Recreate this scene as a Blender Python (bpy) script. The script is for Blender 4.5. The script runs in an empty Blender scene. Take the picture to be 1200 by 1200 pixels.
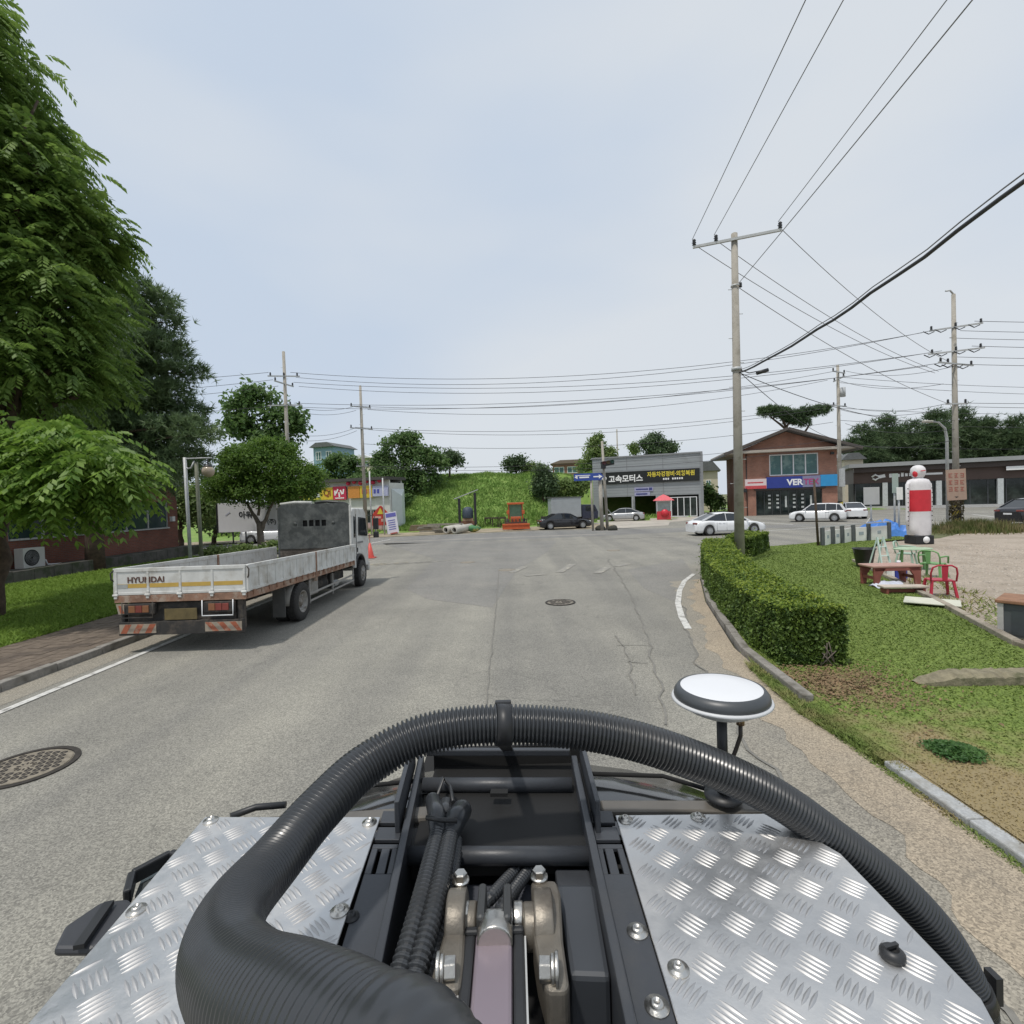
import bpy, math, random
import numpy as np
from mathutils import Vector, Matrix, noise
random.seed(7); RNG = np.random.default_rng(7)
S = bpy.context.scene
COL = S.collection
R = math.radians
# ------------------------------------------------------------------ camera, sky, sun, exposure
EYE = 2.75; PITCH = R(1.3); ROLL = R(1.9)
FWD = Vector((0, math.cos(PITCH), -math.sin(PITCH)))
_u0 = Vector((0, math.sin(PITCH), math.cos(PITCH))); _r0 = Vector((1, 0, 0))
UPV = _u0*math.cos(ROLL) + _r0*math.sin(ROLL)
RGT = _r0*math.cos(ROLL) - _u0*math.sin(ROLL)
cd = bpy.data.cameras.new('camera'); cam = bpy.data.objects.new('camera', cd); COL.objects.link(cam)
m3 = Matrix((RGT, UPV, -FWD)).transposed().to_4x4(); m3.translation = (0, 0, EYE)
cam.matrix_world = m3
cd.sensor_fit = 'HORIZONTAL'; cd.sensor_width = 36; cd.lens = 18; cd.clip_start = .02; cd.clip_end = 4000
S.camera = cam
SUN_EL, SUN_AZ = R(69), R(-138)      # azimuth from +Y towards +X
w = bpy.data.worlds.new('World'); S.world = w; w.use_nodes = True
nt = w.node_tree; nt.nodes.clear()
def wn(t, **k):
    n = nt.nodes.new(t)
    for a, b in k.items(): setattr(n, a, b)
    return n
sky = wn('ShaderNodeTexSky', sky_type='NISHITA', sun_disc=False)
sky.sun_elevation = SUN_EL; sky.sun_rotation = SUN_AZ; sky.air_density = 1.0; sky.dust_density = 3.0
tc = wn('ShaderNodeTexCoord'); mp = wn('ShaderNodeMapping'); mp.inputs['Scale'].default_value = (1, 1, 2.6)
mp.inputs['Rotation'].default_value = (0.12, 0.30, 0.4)
no = wn('ShaderNodeTexNoise'); no.inputs['Scale'].default_value = 1.15; no.inputs['Detail'].default_value = 4; no.inputs['Roughness'].default_value = .42
cr = wn('ShaderNodeValToRGB'); cr.color_ramp.elements[0].position = .36; cr.color_ramp.elements[1].position = .60
cr.color_ramp.elements[0].color = (0, 0, 0, 1); cr.color_ramp.elements[1].color = (1, 1, 1, 1)
cl = wn('ShaderNodeMix', data_type='RGBA'); cl.inputs[6].default_value = (5.9, 6.8, 8.05, 1); cl.inputs[7].default_value = (7.25, 7.7, 8.2, 1)
mx = wn('ShaderNodeMix', data_type='RGBA'); mx.inputs[0].default_value = .93
bg = wn('ShaderNodeBackground'); bg.inputs['Strength'].default_value = .1
ow = wn('ShaderNodeOutputWorld'); L = nt.links.new
L(tc.outputs['Generated'], mp.inputs['Vector']); L(mp.outputs[0], no.inputs['Vector']); L(no.outputs['Fac'], cr.inputs[0])
L(cr.outputs[0], cl.inputs[0]); L(cl.outputs[2], mx.inputs[7]); L(sky.outputs[0], mx.inputs[6]); L(mx.outputs[2], bg.inputs['Color']); L(bg.outputs[0], ow.inputs[0])
sl = bpy.data.lights.new('sun', 'SUN'); sl.energy = 2.6; sl.angle = R(3.0); sl.color = (1, .95, .88)
so = bpy.data.objects.new('sun', sl); COL.objects.link(so)
sd = Vector((math.sin(SUN_AZ)*math.cos(SUN_EL), math.cos(SUN_AZ)*math.cos(SUN_EL), math.sin(SUN_EL)))
so.rotation_euler = sd.to_track_quat('Z', 'Y').to_euler()
S.view_settings.view_transform = 'Standard'; S.view_settings.look = 'None'; S.view_settings.exposure = 0; S.view_settings.gamma = 1
S.render.engine = 'CYCLES'
S.cycles.max_bounces = 6; S.cycles.transparent_max_bounces = 8; S.cycles.use_denoising = True
# ------------------------------------------------------------------ where a measured direction meets a real height or distance
def ray(x, y): return FWD + RGT*((x-600)/600) + UPV*((600-y)/600)
def at(x, y, z=0.):
    d = ray(x, y); t = (z-EYE)/d.z; return Vector((0, 0, EYE)) + d*t
def dep(x, y, Y):
    d = ray(x, y); return Vector((0, 0, EYE)) + d*(Y/d.y)
def zat(x, y, Y): return dep(x, y, Y).z
# ------------------------------------------------------------------ materials
def srgb(c):
    return tuple(((v/255)/12.92 if v/255 <= .04045 else ((v/255+.055)/1.055)**2.4) for v in c)
def M(name, c, rough=.6, metal=0., var=.12, scale=6., bump=0., bscale=60., c2=None, c2pos=(.5, .62), c2scale=2., coat=0., trans=0., spec=.5, detail=4, alpha=None):
    m = bpy.data.materials.new(name); m.use_nodes = True
    n = m.node_tree.nodes; l = m.node_tree.links.new; b = n['Principled BSDF']
    b.inputs['Roughness'].default_value = rough; b.inputs['Metallic'].default_value = metal
    b.inputs['Specular IOR Level'].default_value = spec
    if coat: b.inputs['Coat Weight'].default_value = coat; b.inputs['Coat Roughness'].default_value = .05
    t = n.new('ShaderNodeTexCoord')
    def mk(sc, d=detail, r=.6):
        x = n.new('ShaderNodeTexNoise'); x.inputs['Scale'].default_value = sc; x.inputs['Detail'].default_value = d
        x.inputs['Roughness'].default_value = r; l(t.outputs['Object'], x.inputs['Vector']); return x
    nz = mk(scale)
    rp = n.new('ShaderNodeValToRGB'); rp.color_ramp.elements[0].position = .3; rp.color_ramp.elements[1].position = .7
    rp.color_ramp.elements[0].color = tuple(max(0, v*(1-var)) for v in c[:3])+(1,)
    rp.color_ramp.elements[1].color = tuple(min(1, v*(1+var)) for v in c[:3])+(1,)
    l(nz.outputs['Fac'], rp.inputs[0]); out = rp.outputs[0]
    if c2:
        n2 = mk(c2scale, 6, .65); r2 = n.new('ShaderNodeValToRGB')
        r2.color_ramp.elements[0].position, r2.color_ramp.elements[1].position = c2pos
        l(n2.outputs['Fac'], r2.inputs[0])
        mxx = n.new('ShaderNodeMix'); mxx.data_type = 'RGBA'; l(r2.outputs[0], mxx.inputs[0]); l(out, mxx.inputs[6])
        mxx.inputs[7].default_value = tuple(c2[:3])+(1,); out = mxx.outputs[2]
    l(out, b.inputs['Base Color'])
    if bump:
        nb = mk(bscale, 5, .7); bp = n.new('ShaderNodeBump'); bp.inputs['Strength'].default_value = bump
        bp.inputs['Distance'].default_value = .02
        l(nb.outputs['Fac'], bp.inputs['Height']); l(bp.outputs[0], b.inputs['Normal'])
    return m
def leafmat(name, c, c2, tr=.35, scale=1.4):
    m = bpy.data.materials.new(name); m.use_nodes = True
    n = m.node_tree.nodes; l = m.node_tree.links.new; b = n['Principled BSDF']
    b.inputs['Roughness'].default_value = .5; b.inputs['Specular IOR Level'].default_value = .35
    t = n.new('ShaderNodeTexCoord'); nz = n.new('ShaderNodeTexNoise'); nz.inputs['Scale'].default_value = scale; nz.inputs['Detail'].default_value = 8; nz.inputs['Roughness'].default_value = .75
    l(t.outputs['Object'], nz.inputs['Vector'])
    rp = n.new('ShaderNodeValToRGB'); rp.color_ramp.elements[0].position = .36; rp.color_ramp.elements[1].position = .66
    rp.color_ramp.elements[0].color = tuple(c)+(1,); rp.color_ramp.elements[1].color = tuple(c2)+(1,)
    l(nz.outputs['Fac'], rp.inputs[0]); l(rp.outputs[0], b.inputs['Base Color'])
    tl = n.new('ShaderNodeBsdfTranslucent'); l(rp.outputs[0], tl.inputs['Color'])
    ms = n.new('ShaderNodeMixShader'); ms.inputs[0].default_value = tr
    l(b.outputs[0], ms.inputs[1]); l(tl.outputs[0], ms.inputs[2]); l(ms.outputs[0], n['Material Output'].inputs['Surface'])
    return m
# ------------------------------------------------------------------ objects
def tag(o, label=None, cat=None, group=None, kind=None):
    if label: o['label'] = label
    if cat: o['category'] = cat
    if group: o['group'] = group
    if kind: o['kind'] = kind
    return o
def thing(name, label, cat, loc=(0, 0, 0), rz=0., group=None, rot=None):
    o = bpy.data.objects.new(name, None); COL.objects.link(o); o.empty_display_size = .1
    o.location = loc; o.rotation_euler = rot if rot else (0, 0, rz)
    return tag(o, label, cat, group)
def copy_tree(o, parent=None):
    c = o.copy(); COL.objects.link(c)
    if parent: c.parent = parent
    for ch in list(o.children): copy_tree(ch, c)
    return c
class MB:
    def __init__(s): s.v = []; s.f = []; s.m = []; s.s = []; s.T = Matrix.Identity(4)
    def add(s, vs, fs, mat=0, smooth=False):
        o = len(s.v); s.v += [s.T @ Vector(p) for p in vs]
        for q in fs: s.f.append([i+o for i in q]); s.m.append(mat); s.s.append(smooth)
        return s
    def box(s, c, d, mat=0, rot=None, taper=1.):
        x, y, z = d[0]/2, d[1]/2, d[2]/2
        p = [Vector((a*x*(taper if k > 0 else 1), b*y*(taper if k > 0 else 1), k*z)) for k in (-1, 1) for a, b in ((-1, -1), (1, -1), (1, 1), (-1, 1))]
        if rot is not None: p = [rot @ q for q in p]
        c = Vector(c)
        return s.add([q+c for q in p], [(3, 2, 1, 0), (4, 5, 6, 7), (0, 1, 5, 4), (1, 2, 6, 5), (2, 3, 7, 6), (3, 0, 4, 7)], mat)
    def bx(s, x0, x1, y0, y1, z0, z1, mat=0): return s.box(((x0+x1)/2, (y0+y1)/2, (z0+z1)/2), (x1-x0, y1-y0, z1-z0), mat)
    def bar(s, a, b, w, h, mat=0, up=(0, 0, 1)):
        a = Vector(a); b = Vector(b); d = (b-a).normalized(); u = Vector(up)
        if abs(d.dot(u)) > .98: u = Vector((0, 1, 0))
        sx = d.cross(u).normalized(); uz = sx.cross(d)
        p = [q+sx*i*w/2+uz*j*h/2 for q in (a, b) for i, j in ((-1, -1), (1, -1), (1, 1), (-1, 1))]
        return s.add(p, [(3, 2, 1, 0), (4, 5, 6, 7), (0, 1, 5, 4), (1, 2, 6, 5), (2, 3, 7, 6), (3, 0, 4, 7)], mat)
    def tube(s, path, r, n=10, mat=0, caps=True, smooth=True):
        P = [Vector(p) for p in path]; k = len(P)
        rr = r if hasattr(r, '__len__') else [r]*k
        t0 = (P[1]-P[0]).normalized(); a = Vector((0, 0, 1)) if abs(t0.z) < .9 else Vector((1, 0, 0))
        nx = t0.cross(a).normalized(); vs = []; fs = []; prev = t0
        for i in range(k):
            t = (P[min(i+1, k-1)]-P[max(i-1, 0)]).normalized()
            q = prev.rotation_difference(t); nx = (q @ nx); nx = (nx - t*nx.dot(t)).normalized(); prev = t
            ny = t.cross(nx)
            for j in range(n):
                an = 2*math.pi*j/n; vs.append(P[i]+(nx*math.cos(an)+ny*math.sin(an))*rr[i])
        for i in range(k-1):
            for j in range(n):
                j2 = (j+1) % n; fs.append((i*n+j, i*n+j2, (i+1)*n+j2, (i+1)*n+j))
        s.add(vs, fs, mat, smooth)
        if caps:
            o = len(s.v)-k*n
            s.f.append([o+j for j in range(n)][::-1]); s.m.append(mat); s.s.append(False)
            s.f.append([o+(k-1)*n+j for j in range(n)]); s.m.append(mat); s.s.append(False)
        return s
    def cyl(s, a, b, r, n=16, mat=0, r2=None, smooth=True): return s.tube([a, b], [r, r if r2 is None else r2], n, mat, True, smooth)
    def lathe(s, prof, c=(0, 0, 0), n=24, mat=0, axis='z', smooth=True):
        c = Vector(c); vs = []; fs = []
        for r, h in prof:
            for j in range(n):
                a = 2*math.pi*j/n; x, y = r*math.cos(a), r*math.sin(a)
                vs.append(c+(Vector((x, y, h)) if axis == 'z' else Vector((h, x, y)) if axis == 'x' else Vector((x, h, y))))
        for i in range(len(prof)-1):
            for j in range(n):
                j2 = (j+1) % n; fs.append((i*n+j, i*n+j2, (i+1)*n+j2, (i+1)*n+j))
        return s.add(vs, fs, mat, smooth)
    def prism(s, poly, z0, z1, mat=0):
        n = len(poly); vs = [(p[0], p[1], z0) for p in poly]+[(p[0], p[1], z1) for p in poly]
        return s.add(vs, [list(range(n))[::-1], list(range(n, 2*n))]+[(i, (i+1) % n, n+(i+1) % n, n+i) for i in range(n)], mat)
    def extr(s, pts, off, mat=0):
        n = len(pts); off = Vector(off); vs = [Vector(p) for p in pts]; vs += [p+off for p in vs]
        return s.add(vs, [list(range(n))[::-1], list(range(n, 2*n))]+[(i, (i+1) % n, n+(i+1) % n, n+i) for i in range(n)], mat)
    def grid(s, rows, mat=0, smooth=True, closed=False):
        n = len(rows[0]); vs = [p for r in rows for p in r]; fs = []
        for i in range(len(rows)-1):
            for j in range(n if closed else n-1):
                j2 = (j+1) % n; fs.append((i*n+j, i*n+j2, (i+1)*n+j2, (i+1)*n+j))
        return s.add(vs, fs, mat, smooth)
    def sphere(s, c, r, n=14, mat=0, sc=(1, 1, 1)):
        prof = [(max(r*math.sin(math.pi*i/n), 1e-4), -r*math.cos(math.pi*i/n)) for i in range(n+1)]
        c = Vector(c); o = len(s.v); s.lathe(prof, (0, 0, 0), n+4, mat)
        for i in range(o, len(s.v)): s.v[i] = Vector((s.v[i].x*sc[0], s.v[i].y*sc[1], s.v[i].z*sc[2]))+c
        return s
    def build(s, name, mats, parent=None, world=False, bevel=0., seg=2, label=None, fix=True):
        vs = s.v
        if world and parent is not None:
            r = parent
            while r.parent: r = r.parent
            inv = (Matrix.Translation(r.location) @ r.rotation_euler.to_matrix().to_4x4()).inverted(); vs = [inv @ p for p in vs]
        me = bpy.data.meshes.new(name); me.from_pydata([tuple(p) for p in vs], [], s.f)
        for mt in (mats if isinstance(mats, (list, tuple)) else [mats]): me.materials.append(mt)
        me.polygons.foreach_set('material_index', s.m); me.polygons.foreach_set('use_smooth', s.s)
        if fix:
            import bmesh
            bm = bmesh.new(); bm.from_mesh(me); bmesh.ops.recalc_face_normals(bm, faces=bm.faces); bm.to_mesh(me); bm.free()
        me.update()
        o = bpy.data.objects.new(name, me); COL.objects.link(o)
        if parent is not None: o.parent = parent
        if bevel:
            b = o.modifiers.new('bevel', 'BEVEL'); b.width = bevel; b.segments = seg; b.limit_method = 'ANGLE'; b.angle_limit = R(35)
        if label: o['label'] = label
        return o
def npmesh(name, V, F, mat, parent=None, smooth=False):
    V = np.asarray(V, np.float32); F = np.asarray(F, np.int32); k = F.shape[1]
    me = bpy.data.meshes.new(name); me.vertices.add(len(V)); me.vertices.foreach_set('co', V.ravel())
    me.loops.add(F.size); me.loops.foreach_set('vertex_index', F.ravel())
    me.polygons.add(len(F)); me.polygons.foreach_set('loop_start', np.arange(len(F), dtype=np.int32)*k)
    me.polygons.foreach_set('use_smooth', np.full(len(F), smooth))
    me.update(calc_edges=True); me.materials.append(mat)
    o = bpy.data.objects.new(name, me); COL.objects.link(o)
    if parent is not None: o.parent = parent
    return o
def sheet(name, poly, z, mat, kind='structure', noisy=0):
    mb = MB(); mb.add([(p[0], p[1], z) for p in poly], [list(range(len(poly)))])
    o = mb.build(name, mat)
    if o.data.polygons[0].normal.z < 0: o.data.flip_normals()
    return tag(o, kind=kind)
# lettering: font outlines turned into mesh, lying in local x (along) / z (up), facing -y
def letters(name, text, h, mat, parent, pos, rz=0., bold=0., width=None, depth=.02, align='CENTER', shear=0., tilt=None):
    cu = bpy.data.curves.new(name, 'FONT'); cu.body = text; cu.size = 1; cu.extrude = depth/2/h; cu.align_x = align; cu.align_y = 'CENTER'
    cu.offset = bold; cu.shear = shear; cu.resolution_u = 3
    o = bpy.data.objects.new(name, cu); COL.objects.link(o)
    bpy.context.view_layer.update()
    dg = bpy.context.evaluated_depsgraph_get(); me = bpy.data.meshes.new_from_object(o.evaluated_get(dg)); bpy.data.objects.remove(o)
    co = np.empty(len(me.vertices)*3, np.float32); me.vertices.foreach_get('co', co); co = co.reshape(-1, 3)
    if len(co):
        hh = co[:, 1].max()-co[:, 1].min(); ww = co[:, 0].max()-co[:, 0].min()
        co[:, 1] -= (co[:, 1].max()+co[:, 1].min())/2; co[:, 0] -= (co[:, 0].max()+co[:, 0].min())/2
        sy = h/hh; sx = width/ww if width else sy
        co = co*np.array([sx, sy, h], np.float32)
    out = np.stack([co[:, 0], -co[:, 2], co[:, 1]], 1)
    c, s_ = math.cos(rz), math.sin(rz)
    out = np.stack([out[:, 0]*c-out[:, 1]*s_, out[:, 0]*s_+out[:, 1]*c, out[:, 2]], 1)+np.array(pos, np.float32)
    me.vertices.foreach_set('co', out.astype(np.float32).ravel()); me.materials.clear(); me.materials.append(mat); me.update()
    ob = bpy.data.objects.new(name, me); COL.objects.link(ob)
    if parent is not None: ob.parent = parent
    return ob
# ------------------------------------------------------------------ foliage
def unit(n):
    d = RNG.normal(size=(n, 3)); return d/np.linalg.norm(d, axis=1, keepdims=True)
def lobe_points(lobes, nclump, per, sig, shell=.72, bumps=0):
    if bumps:    # uneven outline: small boughs standing out of the main masses
        ex = []
        for c, r in lobes:
            for k in range(bumps):
                d = unit(1)[0]; d[2] = abs(d[2])*.9-.15; q = RNG.uniform(.22, .42); ex.append(((c[0]+d[0]*r[0]*.95, c[1]+d[1]*r[1]*.95, c[2]+d[2]*r[2]*.95), (r[0]*q, r[1]*q, r[2]*q*1.1)))
        lobes = list(lobes)+ex
    L_ = np.array([(*c, *r) for c, r in lobes], float); wgt = (L_[:, 3]*L_[:, 5]); wgt = wgt/wgt.sum()
    k = RNG.choice(len(L_), nclump, p=wgt); d = unit(nclump)
    d[:, 2] = np.where((d[:, 2] < -.3) & (RNG.random(nclump) < .5), -d[:, 2], d[:, 2])
    rad = shell+(1.04-shell)*RNG.random(nclump)**.6
    c = L_[k, :3]+d*L_[k, 3:]*rad[:, None]
    P = np.repeat(c, per, 0)+RNG.normal(size=(nclump*per, 3))*sig*np.array([1, 1, .7])
    N = np.repeat(d, per, 0)
    return P, N
def leaf_mesh(name, P, N, size, mat, parent, aspect=.5, flat=.55, vs=.35):
    n = len(P); nr = N*flat+unit(n)*(1-flat*.5)+np.array([0, 0, .35]); nr /= np.linalg.norm(nr, axis=1, keepdims=True)
    a = np.cross(nr, unit(n)); a /= np.linalg.norm(a, axis=1, keepdims=True)+1e-9
    b = np.cross(nr, a); s = size*(1-vs+2*vs*RNG.random(n))[:, None]
    V = np.stack([P-a*s*.5, P+b*s*aspect*.5+nr*s*.06, P+a*s*.5-nr*s*.1, P-b*s*aspect*.5+nr*s*.06], 1).reshape(-1, 3)
    F = np.arange(n*4).reshape(-1, 4)
    return npmesh(name, V, F, mat, parent)
def needles(name, P, N, size, mat, parent, per=5, wd=.12):
    P = np.repeat(P, per, 0); n = len(P); d = np.repeat(N, per, 0)*.7+unit(n)+np.array([0, 0, .25]); d /= np.linalg.norm(d, axis=1, keepdims=True)
    a = np.cross(d, unit(n)); a /= np.linalg.norm(a, axis=1, keepdims=True)+1e-9
    s = (size*(.6+.8*RNG.random(n)))[:, None]
    V = np.stack([P-a*s*wd, P+a*s*wd, P+d*s], 1).reshape(-1, 3)
    return npmesh(name, V, np.arange(n*3).reshape(-1, 3), mat, parent)
def limb(mb, a, b, r0, r1, wob=.12, k=6, n=8):
    a = Vector(a); b = Vector(b); L_ = (b-a).length; pts = []; rr = []
    for i in range(k+1):
        t = i/k; p = a.lerp(b, t)+Vector((random.uniform(-1, 1), random.uniform(-1, 1), random.uniform(-.4, .4)))*wob*L_*.25*math.sin(math.pi*t)
        pts.append(p); rr.append(r0*(1-t)+r1*t)
    mb.tube(pts, rr, n); return pts
def broadleaf(name, label, loc, lobes, mat, bark, size=.28, nclump=260, per=26, sig=.32, trunk_r=.22, fork=.35, group=None, cat='tree', limbs=True, shell=.6, aspect=.55):
    t = thing(name, label, cat, loc, group=group)
    top = max(c[2] for c, r in lobes); lo = min(c[2]-r[2] for c, r in lobes)
    mb = MB(); fz = max(.3, lo+fork*(top-lo))
    cx = sum(c[0] for c, r in lobes)/len(lobes); cy = sum(c[1] for c, r in lobes)/len(lobes)
    pts = limb(mb, (0, 0, -.1), (cx*.5, cy*.5, fz), trunk_r, trunk_r*.7, .1, 6, 10)
    if limbs:
        for c, r in lobes: limb(mb, pts[-1] if random.random() < .6 else pts[-2], (c[0]*.9, c[1]*.9, c[2]), trunk_r*.5, trunk_r*.1, .25, 6, 6)
    mb.build('trunk', bark, t)
    P, N = lobe_points([(c, (r[0]*.86, r[1]*.86, r[2]*.86)) for c, r in lobes], nclump, per, sig, shell, 5)
    leaf_mesh('crown', P, N, size, mat, t, aspect)
    return t
# ------------------------------------------------------------------ shared materials
def asphalt(name, c, c2, patch=1.):
    m = M(name, c, .88, 0, .10, .35, .35, 75, c2=c2, c2pos=(.42, .72), c2scale=.55)
    n = m.node_tree.nodes; l = m.node_tree.links.new; b = n['Principled BSDF']
    t = n.new('ShaderNodeTexCoord')
    src = b.inputs['Base Color'].links[0].from_socket
    vz = n.new('ShaderNodeTexVoronoi'); vz.inputs['Scale'].default_value = 85; l(t.outputs['Object'], vz.inputs['Vector'])
    hs = n.new('ShaderNodeSeparateColor'); l(vz.outputs['Color'], hs.inputs[0])
    rp = n.new('ShaderNodeValToRGB'); rp.color_ramp.interpolation = 'LINEAR'
    rp.color_ramp.elements[0].position = 0; rp.color_ramp.elements[0].color = (.62, .62, .62, 1)
    rp.color_ramp.elements[1].position = 1; rp.color_ramp.elements[1].color = (1.38, 1.38, 1.36, 1)
    l(hs.outputs[0], rp.inputs[0])
    mu = n.new('ShaderNodeMix'); mu.data_type = 'RGBA'; mu.blend_type = 'MULTIPLY'; mu.inputs[0].default_value = 1
    l(src, mu.inputs[6]); l(rp.outputs[0], mu.inputs[7])
    # wheel-worn bands running along the lane
    mp = n.new('ShaderNodeMapping'); mp.inputs['Scale'].default_value = (.75, .035, 1); l(t.outputs['Object'], mp.inputs[0])
    nz = n.new('ShaderNodeTexNoise'); nz.inputs['Scale'].default_value = 1.; nz.inputs['Detail'].default_value = 3; l(mp.outputs[0], nz.inputs['Vector'])
    r3 = n.new('ShaderNodeValToRGB'); r3.color_ramp.elements[0].position = .35; r3.color_ramp.elements[1].position = .65
    r3.color_ramp.elements[0].color = (.80, .80, .81, 1); r3.color_ramp.elements[1].color = (1.10, 1.09, 1.06, 1)
    l(nz.outputs['Fac'], r3.inputs[0])
    m2 = n.new('ShaderNodeMix'); m2.data_type = 'RGBA'; m2.blend_type = 'MULTIPLY'; m2.inputs[0].default_value = patch
    l(mu.outputs[2], m2.inputs[6]); l(r3.outputs[0], m2.inputs[7])
    # fine cracks, only in some places
    vc = n.new('ShaderNodeTexVoronoi'); vc.feature = 'DISTANCE_TO_EDGE'; vc.inputs['Scale'].default_value = .55
    dn = n.new('ShaderNodeTexNoise'); dn.inputs['Scale'].default_value = 1.6; dn.inputs['Detail'].default_value = 6; l(t.outputs['Object'], dn.inputs['Vector'])
    ad = n.new('ShaderNodeVectorMath'); ad.operation = 'ADD'; l(t.outputs['Object'], ad.inputs[0]); l(dn.outputs['Color'], ad.inputs[1]); l(ad.outputs[0], vc.inputs['Vector'])
    rc = n.new('ShaderNodeValToRGB'); rc.color_ramp.elements[0].position = 0; rc.color_ramp.elements[0].color = (1, 1, 1, 1); rc.color_ramp.elements[1].position = .012; rc.color_ramp.elements[1].color = (0, 0, 0, 1)
    l(vc.outputs['Distance'], rc.inputs[0])
    mk = n.new('ShaderNodeTexNoise'); mk.inputs['Scale'].default_value = .23; l(t.outputs['Object'], mk.inputs['Vector'])
    rm = n.new('ShaderNodeValToRGB'); rm.color_ramp.elements[0].position = .44; rm.color_ramp.elements[1].position = .58; l(mk.outputs['Fac'], rm.inputs[0])
    ml = n.new('ShaderNodeMath'); ml.operation = 'MULTIPLY'; l(rc.outputs[0], ml.inputs[0]); l(rm.outputs[0], ml.inputs[1])
    m4 = n.new('ShaderNodeMath'); m4.operation = 'MULTIPLY'; l(ml.outputs[0], m4.inputs[0]); m4.inputs[1].default_value = .38
    m3_ = n.new('ShaderNodeMix'); m3_.data_type = 'RGBA'; l(m4.outputs[0], m3_.inputs[0]); l(m2.outputs[2], m3_.inputs[6]); m3_.inputs[7].default_value = (.07, .068, .062, 1)
    l(m3_.outputs[2], b.inputs['Base Color'])
    return m
mA = asphalt('asphalt', (.222, .215, .192), (.268, .258, .228))
mA2 = asphalt('asphalt_newer', (.19, .187, .18), (.22, .215, .20), .5)
mA3 = asphalt('asphalt_patch', (.20, .195, .182), (.235, .225, .205), .5)
mGut = asphalt('gutter_concrete', (.285, .26, .215), (.235, .22, .19), .6)
mKerb = M('granite_kerb', (.36, .37, .37), .8, 0, .2, 40, .3, 60, c2=(.22, .2, .16), c2scale=2.2, c2pos=(.5, .75))
mKerbOld = M('old_kerb', (.25, .235, .21), .85, 0, .2, 20, .4, 50, c2=(.13, .12, .1), c2scale=2.5)
mPave = M('paver', (.15, .118, .09), .9, 0, .25, 7, .5, 30, c2=(.09, .07, .055), c2scale=1.4)
mSoil = M('bare_soil', (.26, .19, .12), .95, 0, .3, 4, .7, 30, c2=(.36, .28, .19), c2scale=1.2)
mLot = M('gravel_lot', (.37, .315, .255), .95, 0, .22, 14, .8, 26, c2=(.27, .225, .175), c2scale=.6, c2pos=(.42, .66))
mApron = M('concrete_apron', (.42, .385, .33), .85, 0, .1, .5, .2, 30, c2=(.33, .3, .26), c2scale=.4)
mEarth = M('earth_ground', (.13, .14, .06), .95, 0, .3, .3, .4, 5)
mPaint = M('road_paint', (.58, .575, .545), .7, 0, .12, 5, .2, 80, c2=(.28, .27, .25), c2scale=6, c2pos=(.50, .64))
mPaintWorn = M('worn_paint', (.42, .395, .32), .8, 0, .1, 5, .2, 80, c2=(.24, .23, .205), c2scale=4.0, c2pos=(.34, .47))
mPaintYel = M('worn_yellow_paint', (.46, .40, .24), .8, 0, .1, 5, .2, 80, c2=(.25, .235, .21), c2scale=3.5, c2pos=(.38, .52))
mTar = M('tar_seam', (.18, .173, .154), .85, 0, .2, 10)
mIron = M('cast_iron', (.24, .21, .165), .6, .2, .3, 20, .3, 60)
mIronD = M('cast_iron_dark', (.04, .035, .03), .7, .2, .3, 20)
mWhiteM = M('white_metal', (.74, .75, .76), .45, 0, .05, 3)
mGalv = M('galvanised', (.46, .47, .47), .5, .15, .12, 8)
mConc = M('pole_concrete', (.36, .335, .29), .85, 0, .12, 3, .25, 50, c2=(.26, .24, .2), c2scale=1.5)
mBlack = M('black_plastic', (.022, .023, .025), .45, 0, .2, 10)
mRub = M('rubber', (.028, .027, .026), .85, 0, .25, 12, .3, 60)
mDark = M('dark_void', (.012, .012, .012), .9)
mGlassD = M('dark_glass', (.018, .022, .025), .06, 0, .1, 2, spec=.8)
mBark = M('bark', (.085, .06, .042), .95, 0, .35, 6, .9, 18)
mBarkG = M('bark_grey', (.16, .135, .11), .95, 0, .35, 6, .9, 18)
mWire = M('wire_black', (.05, .05, .055), .7)
mWireG = M('wire_grey', (.22, .22, .23), .6)
# ------------------------------------------------------------------ ground, roads
sheet('ground', [(-1500, -1500), (1500, -1500), (1500, 1500), (-1500, 1500)], -.06, mEarth)
ROADPOLY = [(-8.1, -25), (3.55, -25), (3.55, 5.4), (3.66, 7), (3.85, 9), (4.85, 13), (6.0, 16.5), (7.3, 19.3), (9.3, 22), (12.2, 25.2), (15.2, 26.6), (22.4, 30.6), (30, 32), (45, 35), (90, 46), (140, 60),
            (140, 110), (40, 110), (31, 73), (12.5, 73), (9, 48), (3.5, 46), (-11.5, 43), (-25, 40), (-60, 35), (-140, 20), (-140, 8), (-60, 23), (-25, 28.5), (-14, 28.2), (-10, 26), (-8.3, 22.5)]
sheet('road', ROADPOLY, 0, mA)
px = lambda L_: [at(x, y).to_2d() for x, y in L_]
sheet('road_patch', px([(448, 637), (653, 633.5), (640, 648), (606, 668), (577, 712), (500, 702), (476, 690), (510, 655)]), .004, mA3)
sheet('cross_road', [(-60, 29), (-14, 34.5), (6, 36.6), (13.5, 38), (24, 39), (24, 42), (9, 43), (3.4, 44.6), (-11.5, 42), (-60, 34.8)], .004, mA2)
sheet('road_patch', px([(735, 668), (800, 655), (812, 672), (790, 705), (755, 690)]), .004, mA3)
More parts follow.
